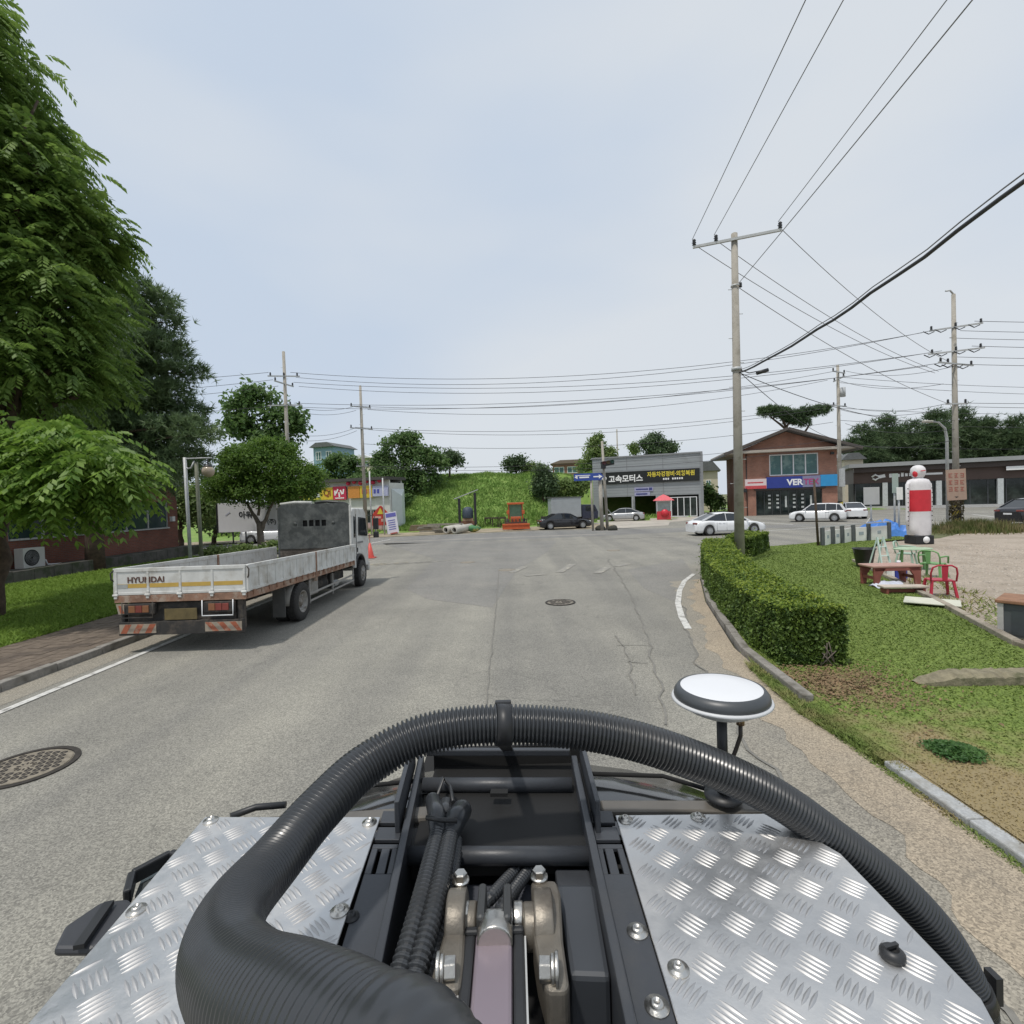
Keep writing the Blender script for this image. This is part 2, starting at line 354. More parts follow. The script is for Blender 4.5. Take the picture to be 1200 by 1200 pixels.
# concrete gutters
sheet('gutter', [(-8.12, -20), (-7.55, -20), (-7.55, 22), (-8.12, 22)], .004, mGut)
rk = [(3.55, -12), (3.55, 5.4), (3.66, 7), (3.85, 9), (4.85, 13), (6.0, 16.5)]
lk = [(5.0, 16.2), (4.45, 13.9), (3.75, 11.2), (3.0, 8.5), (2.45, 5.4), (2.45, 3), (2.45, -12)]
def wob(poly, a=.06, st=.35):
    out = []
    for p, q in zip(poly, poly[1:]):
        p = Vector(p); q = Vector(q); k = max(1, int((q-p).length/st)); nrm = Vector((-(q-p).y, (q-p).x)).normalized()
        for i in range(k): b = p.lerp(q, i/k); out.append(b+nrm*a*noise.noise(Vector((b.x*2.1, b.y*2.1, 3))))
    return out+[Vector(poly[-1])]
sheet('gutter', rk+wob(lk, .2, .15), .006, mGut)
mDirt = asphalt('gutter_dirt', (.355, .295, .22), (.29, .25, .195), .3)
sheet('gutter_dirt', rk+wob([(5.75, 16.3), (4.72, 13.6), (4.05, 11.2), (3.4, 8.6), (3.0, 6.6), (2.95, 4.6), (2.8, 3), (2.9, -12)], .3, .12), .010, mDirt)
def strip(name, path, wd, z, mat, vary=0.):
    mb = MB(); P = [Vector((p[0], p[1], z)) for p in path]; rows = []
    for i, p in enumerate(P):
        t = (P[min(i+1, len(P)-1)]-P[max(0, i-1)]).normalized(); n_ = Vector((-t.y, t.x, 0))
        ww = wd*(1+vary*noise.noise(p*3.3)); rows.append([p-n_*ww/2, p+n_*ww/2])
    mb.grid(rows, 0, False); o = mb.build(name, mat)
    if o.data.polygons[0].normal.z < 0: o.data.flip_normals()
    return tag(o, kind='structure')
strip('road_crack', wob(lk[1:], .16, .2), .035, .012, mTar, .9)
seam = [at(x, y).to_2d() for x, y in [(712, 655), (735, 690), (757, 742), (772, 800), (780, 850)]]
strip('road_crack', wob(seam, .1, .25), .03, .012, mTar, .9)
strip('road_crack', wob([at(x, y).to_2d() for x, y in [(722, 745), (738, 775), (745, 815)]], .1, .2), .025, .012, mTar, .9)
strip('road_crack', wob([at(x, y).to_2d() for x, y in [(735, 776), (760, 778)]], .1, .2), .022, .012, mTar, .9)
strip('road_crack', wob([at(x, y).to_2d() for x, y in [(722, 757), (762, 757)]], .1, .2), .022, .012, mTar, .9)
strip('road_crack', wob([(-.35, 3), (-.45, 8), (-.5, 14), (-.6, 20)], .05, .3), .02, .012, mTar, .9)
# road paint
strip('edge_line', [(-7.3, y) for y in range(-12, 22)], .13, .012, mPaint)
strip('edge_line', [(3.52, 10.4), (3.72, 11.4), (4.12, 12.9), (4.72, 14.6), (5.4, 16.2), (6.2, 17.6)], .14, .014, mPaint)
strip('stop_line', [(5.9, 33.9), (10.6, 33.6)], .4, .012, mPaintWorn)
for k in range(4): strip('crosswalk_mark', [at(415+k*24, 664-k*1.3).to_2d(), at(452+k*26, 660-k*1.2).to_2d()], .22, .012, mPaintYel if k < 2 else mPaintWorn)
for a, b in [((615, 675), (640, 673)), ((655, 671), (672, 661)), ((700, 672), (712, 665)), ((722, 664), (737, 661)), ((600, 671), (615, 664))]:
    strip('crosswalk_mark', [at(*a).to_2d(), at(*b).to_2d()], .3, .012, mPaintWorn)
strip('edge_line', [(-60, 30.2), (-20, 33.9), (-11.5, 34.8)], .15, .012, mPaint)
strip('edge_line', [at(434, 637).to_2d(), at(458, 632).to_2d()], .16, .012, mPaint)
for a, b in [((900, 622), (1000, 616)), ((1140, 603), (1175, 607)), ((1135, 612), (1200, 610)), ((1140, 617), (1210, 622)), ((890, 612), (930, 615))]:
    strip('parking_line', [at(*a).to_2d(), at(*b).to_2d()], .22, .012, mPaint)
strip('road_seam', [(-30, 36.0), (-12, 37.2), (3, 38.2), (7, 38.4)], .25, .010, mApron)
# manhole covers
def manhole(loc, r, label):
    t = thing('manhole_cover', label, 'manhole cover', loc)
    mb = MB(); mb.lathe([(.001, .012), (r*.84, .012), (r*.84, .006), (r*.86, .006)], (0, 0, 0), 40, 0, smooth=False); mb.build('lid', mIron, t)
    mb = MB(); mb.lathe([(r*.88, 0.0), (r*.88, .014), (r, .014), (r, 0.0)], (0, 0, 0), 40, 0, smooth=False); mb.build('rim', mIronD, t)
    mb = MB(); row = 0; y = -r
    while y < r:
        x = -r + (r*.09 if row % 2 else 0)
        while x < r:
            if .26*r < math.hypot(x, y) < r*.74: mb.lathe([(r*.085, .012), (r*.07, .017), (r*.04, .017), (r*.03, .013)], (x, y, 0), 6, 0, smooth=False)
            x += r*.19
        y += r*.165; row += 1
    for k in range(12):
        a = k*math.pi/6; mb.bar((r*.12*math.cos(a), r*.12*math.sin(a), .013), (r*.2*math.cos(a), r*.2*math.sin(a), .013), r*.03, .007)
    mb.build('raised_pattern', mIronD, t)
manhole((-5.42, 5.55, .001), .47, 'large patterned iron manhole cover in the near left lane')
manhole((1.2, 13.5, .006), .40, 'round iron manhole cover in the middle of the road')
for (x, y), lb in [((594, 668), 'small dark manhole lid on the worn crosswalk marks'), ((719, 645), 'small oval manhole lid near the junction centre'), ((548, 659), 'faint manhole lid left of the crosswalk marks')]:
    p = at(x, y); t = tag(MB().lathe([(.001, .018), (.3, .018), (.34, .012), (.34, 0)], (0, 0, 0), 28).build('manhole_cover', mIron), lb, 'manhole cover'); t.location = p
# ------------------------------------------------------------------ kerbs
def kerb(path, w_, h, mat, seg=1., name='kerb'):
    mb = MB(); P = [Vector((p[0], p[1], 0)) for p in path]; acc = []
    for a, b in zip(P, P[1:]):
        k = max(1, round((b-a).length/seg))
        for i in range(k): acc.append((a.lerp(b, i/k), a.lerp(b, (i+1)/k)))
    for a, b in acc:
        d = (b-a).normalized()*.006; j = random.uniform(-.008, .008); mb.bar(a+d+Vector((0, 0, h/2-.05+j)), b-d+Vector((0, 0, h/2-.05+j)), w_, h+.1)
    return tag(mb.build(name, mat, bevel=.015), kind='structure')
kerb([(-8.2, -12), (-8.2, 22)], .16, .14, mKerbOld)
kerb([(3.66, -8), (3.66, 2.2)], .16, .07, mKerb)
kerb([(3.67, 2.2), (3.66, 5.0)], .15, .065, mKerb, .9)
kerb([(3.72, 6.5), (3.88, 8.6), (4.35, 10.6), (4.95, 13), (6.1, 16.5), (7.4, 19.3), (9.4, 22), (12.2, 25.1)], .14, .13, mKerbOld)
kerb([(8.05, 4.0), (8.27, 8.4), (9.95, 12.3), (12.6, 18.9)], .14, .17, M('lot_kerb', (.33, .29, .23), .9, 0, .2, 12, .4, 40, c2=(.2, .17, .13)), 1., 'lot_kerb')
# left pavement and verge
mb = MB()
for j in range(0, 140):
    for i in range(9):
        x = -8.29-.235*i-.117; y = -6+.235*j; dz = random.uniform(-.004, .004)
        mb.bx(x-.112, x+.112, y-.112, y+.112, .06, .13+dz)
tag(mb.build('pavement', mPave), kind='structure')
sheet('pavement_bed', [(-10.45, -8), (-8.28, -8), (-8.28, 27), (-10.45, 27)], .115, M('joint_sand', (.09, .07, .05), .95))
# ------------------------------------------------------------------ lawns
def lawnmat(name, g1, g2, dry, c2pos, soil=None, spot=None):
    m = M(name, g1, .95, 0, .3, 9, .6, 45, c2=dry, c2pos=c2pos, c2scale=.9)
    return m
def dryness(nd, l, geo, centers):
    pass
GREEN = (.15, .215, .055); GREEN2 = (.235, .30, .085); STRAW = (.36, .29, .15)
def grassmat(name, g1, g2, straw, spots, base=(.5, .72), rough=.75, tr=.25, fine=14):
    """green / straw mix by noise; spots = (x, y, radius, strength) where the turf itself is dry"""
    m = bpy.data.materials.new(name); m.use_nodes = True
    n = m.node_tree.nodes; l = m.node_tree.links.new; b = n['Principled BSDF']; b.inputs['Roughness'].default_value = rough; b.inputs['Specular IOR Level'].default_value = .25
    t = n.new('ShaderNodeTexCoord')
    def nz(sc, d=5):
        x = n.new('ShaderNodeTexNoise'); x.inputs['Scale'].default_value = sc; x.inputs['Detail'].default_value = d; x.inputs['Roughness'].default_value = .65; l(t.outputs['Object'], x.inputs['Vector']); return x
    r1 = n.new('ShaderNodeValToRGB'); r1.color_ramp.elements[0].position = .35; r1.color_ramp.elements[1].position = .68
    r1.color_ramp.elements[0].color = (*g1, 1); r1.color_ramp.elements[1].color = (*g2, 1); l(nz(fine).outputs['Fac'], r1.inputs[0])
    fac = nz(1.3, 6).outputs['Fac']
    for (x, y, rad, st) in spots:
        mp = n.new('ShaderNodeMapping'); mp.vector_type = 'POINT'; mp.inputs['Location'].default_value = (-x/rad, -y/rad, 0); mp.inputs['Scale'].default_value = (1/rad, 1/rad, 0)
        g = n.new('ShaderNodeTexGradient'); g.gradient_type = 'SPHERICAL'; l(t.outputs['Object'], mp.inputs[0]); l(mp.outputs[0], g.inputs[0])
        ma = n.new('ShaderNodeMath'); ma.operation = 'MULTIPLY_ADD'; ma.inputs[1].default_value = st; l(g.outputs['Fac'], ma.inputs[0]); l(fac, ma.inputs[2]); fac = ma.outputs[0]
    r2 = n.new('ShaderNodeValToRGB'); r2.color_ramp.elements[0].position, r2.color_ramp.elements[1].position = base
    l(fac, r2.inputs[0])
    mx_ = n.new('ShaderNodeMix'); mx_.data_type = 'RGBA'; l(r2.outputs[0], mx_.inputs[0]); l(r1.outputs[0], mx_.inputs[6]); mx_.inputs[7].default_value = (*straw, 1)
    l(mx_.outputs[2], b.inputs['Base Color'])
    if tr:
        tl = n.new('ShaderNodeBsdfTranslucent'); l(mx_.outputs[2], tl.inputs[0]); ms = n.new('ShaderNodeMixShader'); ms.inputs[0].default_value = tr
        l(b.outputs[0], ms.inputs[1]); l(tl.outputs[0], ms.inputs[2]); l(ms.outputs[0], n['Material Output'].inputs[0])
    return m
SPOTS = [(4.2, 5.2, 2.4, .32), (3.9, 3.2, 2.0, .5), (4.4, 7.1, .9, .4), (5.8, 3.6, 2.6, .2)]
mGrassR = grassmat('lawn_blades', GREEN, GREEN2, STRAW, SPOTS, (.66, .92))
mTurfR = grassmat('lawn_turf', (.13, .19, .038), (.19, .25, .055), (.25, .20, .11), SPOTS+[(4.2, 2.2, 2.6, .7)], (.64, .9), tr=0)
RL = [(3.74, -4), (3.74, 5.4), (3.8, 6.5), (3.96, 8.6), (4.42, 10.5), (5.03, 12.9), (6.2, 16.4), (7.5, 19.2), (9.5, 21.9), (12.4, 25.0), (14.9, 25.9), (21.5, 29.6), (21.0, 26.6), (18.6, 25.8), (15.6, 22.5), (12.54, 18.9), (9.9, 12.3), (8.2, 8.4), (7.97, 3.9), (8.0, -4)]
def inpoly(x, y, poly):
    r = np.zeros(len(x), bool); n = len(poly)
    for i in range(n):
        x1, y1 = poly[i]; x2, y2 = poly[(i+1) % n]
        c = ((y1 > y) != (y2 > y)) & (x < (x2-x1)*(y-y1)/(y2-y1+1e-12)+x1); r ^= c
    return r
sheet('lawn', RL, .075, mTurfR)
def blades(name, poly, n, hmin, hmax, mat, z0, wd=.006, dmin=None, dens=1.6, ref=6., holes=()):
    xs = np.array([p[0] for p in poly]); ys = np.array([p[1] for p in poly])
    x = RNG.uniform(xs.min(), xs.max(), n); y = RNG.uniform(ys.min(), ys.max(), n)
    d = np.hypot(x, y); k = inpoly(x, y, poly) & (RNG.random(n) < np.minimum(1, (ref/np.maximum(d, .1))**dens)) & (y > .3)
    for (hx, hy, hr) in holes:
        q = np.hypot(x-hx, y-hy)/hr; k &= RNG.random(n) < np.clip((q-.35)*1.6, .05, 1)
    x, y, d = x[k], y[k], d[k]; m = len(x); h = RNG.uniform(hmin, hmax, m)*np.clip(d/7, .8, 1.6); a = RNG.uniform(0, 2*math.pi, m); wv = wd*np.clip(d/5, .8, 4)
    ln = RNG.uniform(.5, 2.2, m)*h; b = a+RNG.normal(size=m)*.8
    V = np.stack([np.stack([x-np.sin(a)*wv, y+np.cos(a)*wv, np.full(m, z0)], 1), np.stack([x+np.sin(a)*wv, y-np.cos(a)*wv, np.full(m, z0)], 1),
                  np.stack([x+np.cos(b)*ln, y+np.sin(b)*ln, z0+h], 1)], 1).reshape(-1, 3)
    return tag(npmesh(name, V, np.arange(m*3).reshape(-1, 3), mat), kind='stuff')
blades('lawn_grass', RL, 1300000, .006, .022, mGrassR, .075, .007, dens=1.35, ref=8, holes=[(4.4, 7.2, .6), (4.2, 2.2, 1.2)])
blades('kerb_weeds', [(3.62, 4.8), (3.78, 4.8), (3.86, 6.7), (3.95, 8.2), (3.62, 8.0), (3.45, 6.2)], 12000, .03, .09, grassmat('weed_blades', GREEN, GREEN2, STRAW, [], (.45, .65)), .01, .006)
blades('kerb_weeds', [(3.50, 1.0), (3.60, 1.0), (3.62, 6.0), (3.5, 6.0)], 5000, .01, .035, bpy.data.materials['weed_blades'], .006, .006)
# turf running out over the buried kerb
mb = MB(); rows = []
for i in range(60):
    y = -6+i*.25; x0 = 3.76 if y < 6.4 else 3.8+.06*(y-6.4); wv_ = .07*noise.noise(Vector((y*1.7, 3, 1)))
    out = 3.735 if y < 4.75 else 3.62+wv_*.5 if y < 6.5 else 3.70+.06*(y-6.5)
    rows.append([Vector((x0+.25, y, .076)), Vector((x0, y, .07)), Vector((out, y, .01 if y > 4.75 else .055))])
mb.grid(rows, 0, True); o = mb.build('lawn_edge', mTurfR); tag(o, kind='structure')
blades('lawn_grass', [(3.72, 1), (3.95, 1), (3.95, 6.4), (3.6, 6.4), (3.6, 4.8), (3.72, 4.8)], 26000, .012, .04, mGrassR, .05, .006, dens=.5)
# left lawn
LL = [(-10.4, -6), (-10.4, 25), (-12, 26.5), (-15, 28), (-18.6, 29.5), (-19.5, 20), (-20, -6)]
mGrassL = grassmat('verge_blades', (.14, .235, .035), (.23, .33, .06), (.32, .27, .13), [], (.62, .82), tr=.35)
sheet('lawn', LL, .10, grassmat('verge_turf', (.12, .19, .035), (.18, .25, .05), (.22, .17, .1), [(-11, 12, 2.5, .3)], (.6, .8), tr=0))
blades('lawn_grass', LL, 260000, .04, .09, mGrassL, .10, .009, dens=.7, ref=14)
# gravel lot on the right
sheet('gravel_lot', [(8.3, -6), (8.3, 8.4), (10.0, 12.3), (12.65, 18.9), (15.7, 22.5), (18.7, 25.8), (22.4, 26.8), (26, 29.5), (30, 30.5), (60, 30), (60, -6)], .02, mLot)
n = 9000; x = RNG.uniform(8.4, 22, n); y = RNG.uniform(6, 24, n); k = inpoly(x, y, [(8.4, 5), (8.5, 8.3), (10.1, 12.2), (12.8, 18.8), (16, 22.5), (24, 24), (20, 5)]); x, y = x[k], y[k]
s_ = RNG.uniform(.015, .045, len(x)); V = []
base = np.array([(1, 0, 0), (-.5, .85, 0), (-.5, -.85, 0), (0, 0, .8)])
ang = RNG.uniform(0, 6.28, len(x)); V = np.stack([np.stack([x+s_*(b[0]*np.cos(ang)-b[1]*np.sin(ang)), y+s_*(b[0]*np.sin(ang)+b[1]*np.cos(ang)), np.full(len(x), .02)+s_*b[2]], 1) for b in base], 1).reshape(-1, 3)
I = np.arange(len(x))*4; F = np.concatenate([np.stack([I, I+1, I+3], 1), np.stack([I+1, I+2, I+3], 1), np.stack([I+2, I, I+3], 1)])
tag(npmesh('gravel', V, F, M('pebbles', (.38, .34, .29), .9, 0, .45, 9)), kind='stuff')
blades('lot_weeds', [(8.5, 8.6), (10.2, 12.4), (11.6, 15.5), (12.6, 15.5), (11.4, 12), (9.6, 9.2)], 5000, .02, .10, bpy.data.materials['weed_blades'], .02, .006, dens=.5, holes=[(10.6, 13.2, 1.0)])
blades('lot_weeds', [(13.5, 12.2), (15, 12.8), (16.2, 12.6), (14.6, 12.0)], 2500, .02, .08, bpy.data.materials['weed_blades'], .02, .007, dens=.2)
# ------------------------------------------------------------------ hill
def hz(x, y):
    t = min(1, max(0, (y-48.0-.20*max(0, x+11))/21)); p = t*t*(3-2*t)
    mk = min(1, max(0, (x+17)/9)); mk = mk*mk*(3-2*mk)
    e = min(1, max(0, ((9.5 if y < 72 else 26)-x)/6)); e = e*e*(3-2*e)
    h = 6.3*p*(.45+.55*mk)*e
    return h + .55*p*noise.noise(Vector((x*.16, y*.2, 1)))+.3*min(1, t*4)*noise.noise(Vector((x*.5, y*.5, 4))) - .05
mb = MB(); rows = []
for j in range(75):
    y = 44+j*1.0; rows.append([Vector((-75+i*1.1, y, hz(-75+i*1.1, y))) for i in range(115)])
mb.grid(rows); hm = grassmat('hill_turf', (.13, .23, .045), (.21, .30, .075), (.30, .31, .12), [], (.55, .8), tr=0, fine=1.2)
hill = tag(mb.build('hill', hm), kind='structure')
n = 80000; x = RNG.uniform(-30, 22, n); y = 47+28*RNG.random(n)**1.2
z = np.array([hz(a, b) for a, b in zip(x, y)]); k = z > .08; x, y, z = x[k], y[k], z[k]; n = len(x)
h = RNG.uniform(.12, .42, n)*(.5+1.1*np.array([noise.noise(Vector((a*.35, b*.35, 9)))*.5+.5 for a, b in zip(x, y)])); a = RNG.uniform(0, 6.28, n); wv = RNG.uniform(.04, .11, n)
lx = RNG.normal(size=n)*.25*h*2; ly = RNG.normal(size=n)*.2*h*2
V = np.stack([np.stack([x-np.cos(a)*wv, y-np.sin(a)*wv, z], 1), np.stack([x+np.cos(a)*wv, y+np.sin(a)*wv, z], 1), np.stack([x+lx, y+ly, z+h], 1)], 1).reshape(-1, 3)
tag(npmesh('hill_grass', V, np.arange(n*3).reshape(-1, 3), grassmat('hill_blades', (.16, .28, .06), (.26, .37, .10), (.38, .38, .16), [], (.58, .84), tr=.3, fine=.7)), kind='stuff')
# dirt strip at the foot of the hill and the garage forecourt
sheet('dirt_verge', wob([(-40, 39.2), (-12, 43.2), (3.4, 46), (9, 45), (10, 50), (8, 53.5), (-2, 52), (-9, 49), (-20, 46.5), (-40, 42)], .5, 1.5), .018, M('pale_dirt', (.33, .28, .2), .95, 0, .2, .8, .5, 6, c2=(.22, .19, .12), c2scale=.5))
sheet('garage_forecourt', [(9, 44.4), (14, 46), (16, 52), (26, 60), (24.6, 63), (11.2, 69), (8, 53.5), (9.5, 50)], .014, mApron)
# ------------------------------------------------------------------ the machine the camera stands over
mAlu = M('tread_aluminium', (.66, .655, .645), .50, 1., .08, 5, .05, 40, c2=(.55, .55, .55), c2pos=(.52, .70), c2scale=3.2)
mAluBar = M('tread_bars', (.52, .515, .51), .56, 1., .04, 3)
mBlkP = M('black_painted_steel', (.042, .046, .053), .42, .0, .18, 4, .06, 120, c2=(.06, .062, .065), c2scale=7, c2pos=(.55, .75))
mWell = M('well_shade_black', (.006, .006, .006), .7)
mBlkG = M('glossy_black_hood', (.012, .013, .014), .13, 0, .2, 3, coat=.6, c2=(.055, .05, .045), c2scale=3, c2pos=(.55, .8))
mHose = M('hose_plastic', (.034, .037, .041), .29, 0, .15, 3, spec=.5, c2=(.05, .049, .047), c2pos=(.5, .8), c2scale=4)
mSteel = M('bright_zinc', (.58, .56, .52), .34, 1., .1, 20, .1, 60)
mCast = M('cast_bracket', (.20, .18, .15), .42, .5, .25, 18, .12, 90, c2=(.085, .07, .055), c2scale=9, c2pos=(.52, .7))
mMauve = M('mauve_anodised', (.26, .215, .245), .38, .35, .06, 4)
mAnt = M('antenna_white', (.66, .67, .69), .35, 0, .02, 2)
mAntRim = M('antenna_rim', (.05, .055, .06), .4, 0, .1, 5)
mAntLow = M('antenna_underside', (.52, .53, .54), .45, 0, .05, 5)
mConn = M('brass_connector', (.3, .21, .13), .4, .8, .15, 12)
TOP = 2.25
VH = thing('work_vehicle', 'black machine under the camera with tread plate decks and a corrugated hose', 'work vehicle', (0, .1, 0))
G = lambda x, y, z=TOP: at(x, y, z)
CX = 583
# tread plate decks
lp = [G(240, 957), G(446, 957), G(385, 1135), G(352, 1235), G(2, 1235)]
rp = [G(721, 955), G(905, 953), G(985, 1000), G(1150, 1170), G(1185, 1235), G(805, 1235)]
def deck(poly, ang, mir):
    q = [(p.x, p.y) for p in poly]
    mb = MB(); mb.prism(q, TOP-.004, TOP); pl = mb.build('tread_plate', mAlu, VH, world=True, bevel=.0015)
    xs = [p[0] for p in q]; ys = [p[1] for p in q]; pit = .0385; mb = MB()
    ux, uy = math.cos(ang), math.sin(ang); c0 = sum(xs)/len(xs), sum(ys)/len(ys)
    bars = []
    for i in range(-22, 23):
        for j in range(-22, 23):
            gx = c0[0]+pit*(i*ux-j*uy); gy = c0[1]+pit*(i*uy+j*ux); par = (i+j) % 2
            da = ang+math.pi/4*0+(math.pi/2 if par else 0)
            dx, dy = math.cos(da), math.sin(da); nx_, ny_ = -dy, dx
            for k in range(-2, 3):
                bx_, by_ = gx+nx_*k*.0064, gy+ny_*k*.0064
                hl = .0142
                e = [(bx_+dx*hl*s1, by_+dy*hl*s1) for s1 in (-1, 1)]
                bars.append((bx_, by_, dx, dy, nx_, ny_, hl, e))
    ex = np.array([b[7] for b in bars]).reshape(-1, 2)
    cen = Vector(c0)
    shr = [tuple(cen+(Vector(p)-cen)*.995) for p in q]
    ok = inpoly(ex[:, 0].copy(), ex[:, 1].copy(), shr).reshape(-1, 2).all(1)
    for b, g in zip(bars, ok):
        if not g: continue
        bx_, by_, dx, dy, nx_, ny_, hl, e = b; h = .0017; vs = []
        for t, wv in ((-1, .0003), (-.55, .0019), (0, .0026), (.55, .0019), (1, .0003)):
            px_, py_ = bx_+dx*hl*t, by_+dy*hl*t; hh = h*(1-t*t*.9)
            vs += [(px_-nx_*wv, py_-ny_*wv, TOP-.0002), (px_-nx_*wv*.25, py_-ny_*wv*.25, TOP+hh), (px_+nx_*wv*.25, py_+ny_*wv*.25, TOP+hh), (px_+nx_*wv, py_+ny_*wv, TOP-.0002)]
        mb.add(vs, [(i*4+j, i*4+j+1, i*4+j+5, i*4+j+4) for i in range(4) for j in range(3)], 0, True)
    b = mb.build('raised_tread', mAluBar, pl, fix=True)
    r = VH.location
    for v in b.data.vertices: v.co -= r
    return pl
_n = mAlu.node_tree.nodes; _l = mAlu.node_tree.links.new; _b = _n['Principled BSDF']; _t = _n.new('ShaderNodeTexCoord')
_z = _n.new('ShaderNodeTexNoise'); _z.inputs['Scale'].default_value = 7; _z.inputs['Detail'].default_value = 8; _z.inputs['Roughness'].default_value = .7; _l(_t.outputs['Object'], _z.inputs['Vector'])
_r = _n.new('ShaderNodeMapRange'); _r.inputs['From Min'].default_value = .35; _r.inputs['From Max'].default_value = .65; _r.inputs['To Min'].default_value = .34; _r.inputs['To Max'].default_value = .64; _l(_z.outputs['Fac'], _r.inputs['Value']); _l(_r.outputs[0], _b.inputs['Roughness'])
lpl = deck(lp, R(46), 1); rpl = deck(rp, R(43), -1)
def bolt(par, p, r=.006, mat=None):
    mb = MB(); mb.lathe([(.0001, .0), (r*1.9, 0), (r*1.9, .0015), (r*1.15, .0018), (r*1.1, .004), (r*.8, .0062), (r*.45, .007), (r*.42, .005), (.0001, .005)], p, 16)
    mb.build('bolt', mat or mSteel, par, world=True)
for x, y in [(247, 962), (433, 964), (160, 1067), (398, 1068)]: bolt(lpl, G(x, y))
for x, y in [(733, 961), (818, 958), (795, 1136)]: bolt(rpl, G(x, y))
mb = MB(); c = G(1046, 1122); mb.lathe([(.0001, 0), (.012, 0), (.012, .006), (.008, .010), (.006, .010), (.006, .006), (.0001, .006)], c, 16); mb.bar(c+Vector((-.008, 0, .011)), c+Vector((.008, .004, .011)), .004, .003)
mb.build('fastener', mBlack, rpl, world=True)
# hood in front of the decks
def hood():
    half = [(-.485, .76), (-.475, .83), (-.43, .90), (-.36, .965), (-.26, 1.03), (-.15, 1.065), (-.05, 1.08)]
    out = half+[(-x, y) for x, y in half[::-1]]; cxm = -.012
    rows = []
    for sc, z in ((.0, 2.235), (.55, 2.232), (.86, 2.215), (.95, 2.19), (1.0, 2.14), (1.03, 2.05), (1.04, 1.6), (1.0, 1.15)):
        rows.append([Vector((cxm+x*sc, .76+(y-.76)*(sc if sc > 0 else .01), z)) for x, y in out])
    mb = MB(); mb.grid(rows, 0, True); h = mb.build('hood', mBlkG, VH, world=True)
    for s in (-1, 1):    # lip between hood and deck, greyer than the hood
        m2 = MB(); m2.bar((cxm+s*.14, .835, 2.232), (cxm+s*.44, .818, 2.232), .035, .02); m2.build('hood_lip', M('grey_black_trim', (.12, .11, .095), .35, 0, .25, 8), h, world=True, bevel=.006)
        m2 = MB(); m2.tube([(cxm+s*.14, .93, 2.243), (cxm+s*.27, .92, 2.24), (cxm+s*.37, .885, 2.222)], .004, 8); m2.build('hood_seam', mDark, h, world=True)
hood()
# body and wheels below (only seen from the side)
mb = MB(); mb.bx(-.41, .40, -.62, .74, .62, 2.0); mb.bx(-.30, .28, .74, 1.0, .6, 1.3); mb.build('body', mBlkP, VH, world=True, bevel=.03)
for sx in (-1, 1): mb = MB(); mb.bx(sx*.40-.02, sx*.40+.02, -.62, .74, 2.0, 2.235); mb.build('side_skirt', mBlkP, VH, world=True, bevel=.01)
for sx in (-1, 1):
    for yy in (-.35, .62):
        mb = MB(); mb.lathe([(.26, -.09), (.42, -.10), (.46, -.06), (.46, .06), (.42, .10), (.26, .09)], (sx*.42, yy, .46), 28, axis='x'); wh = mb.build('tyre', mRub, VH, world=True)
        mb = MB(); mb.lathe([(.001, .05), (.1, .06), (.2, .03), (.27, .07), (.27, -.07), (.001, -.07)], (sx*.42, yy, .46), 24, axis='x'); mb.build('rim', mBlkP, wh, world=True)
mb = MB(); mb.bx(-.165, .117, .74, .984, 2.20, 2.2365); mb.build('well_shade_sheet', mWell, VH, world=True)  # added black sheet; the deep shade of the well is put into its colour
# frame: side rails, slotted flanges, cross bars
ZR = 2.262
def rail(s):
    X = lambda dx, y, z=ZR: G(CX+s*dx, y, z)
    mb = MB(); a, b = X(86, 885), X(150, 1200); d = (b-a)*.25; b = b+d
    n_ = Vector((s*1, 0, 0))
    mb.add([a, a+n_*.011, b+n_*.011, b, a-Vector((0, 0, .13)), a+n_*.011-Vector((0, 0, .13)), b+n_*.011-Vector((0, 0, .13)), b-Vector((0, 0, .13))],
           [(0, 1, 2, 3), (4, 5, 6, 7), (0, 1, 5, 4), (1, 2, 6, 5), (2, 3, 7, 6), (3, 0, 4, 7)])
    o = mb.build('frame_rail', mBlkP, VH, world=True, bevel=.002)
    mb = MB()    # outer rail fin standing a little taller at the front
    a, b = X(90, 882, ZR+.008), X(107, 958, ZR+.008)
    mb.bar(a+n_*.014, b+n_*.014, .008, .05); mb.build('rail_fin', mBlkP, o, world=True, bevel=.0015)
    # flange with slots, lying between rail and tread plate
    mb = MB(); zf = 2.246
    F_ = lambda dx, y: G(CX+s*dx, y, zf)
    di = lambda y: 86+(y-885)*.203+9; do_ = lambda y: 136+(y-957)*.306
    fr = lambda y, f: di(y)+(do_(y)-di(y))*f
    cells = [((fr(a, f0), a), (fr(a, f1), a), (fr(b, f1), b), (fr(b, f0), b)) for a, b, f0, f1 in
             [(950, 964, 0, 1), (969, 984, 0, 1), (989, 994, 0, 1), (994, 1024, 0, .2), (994, 1024, .28, .6), (994, 1024, .76, 1), (1024, 1245, 0, 1)]]
    for cl in cells:
        p = [F_(*q) for q in cl]; mb.extr(p, (0, 0, -.006))
    o2 = mb.build('slotted_flange', mBlkP, VH, world=True, bevel=.001)
    if s > 0:
        for x, y in [(747, 1092), (770, 1180)]: bolt(o2, G(x, y, zf), .0065)
    else:
        for x, y in [(412, 1075)]: bolt(o2, G(x, y, zf), .005, mBlack)
    mb = MB(); p = [G(CX+s*dx, y, 2.20) for dx, y in ((118, 950), (150, 950), (228, 1235), (188, 1235))]; mb.extr(p, (0, 0, -.01)); mb.build('flange_base', mDark, o2, world=True)
    return o
rail(-1); rail(1)
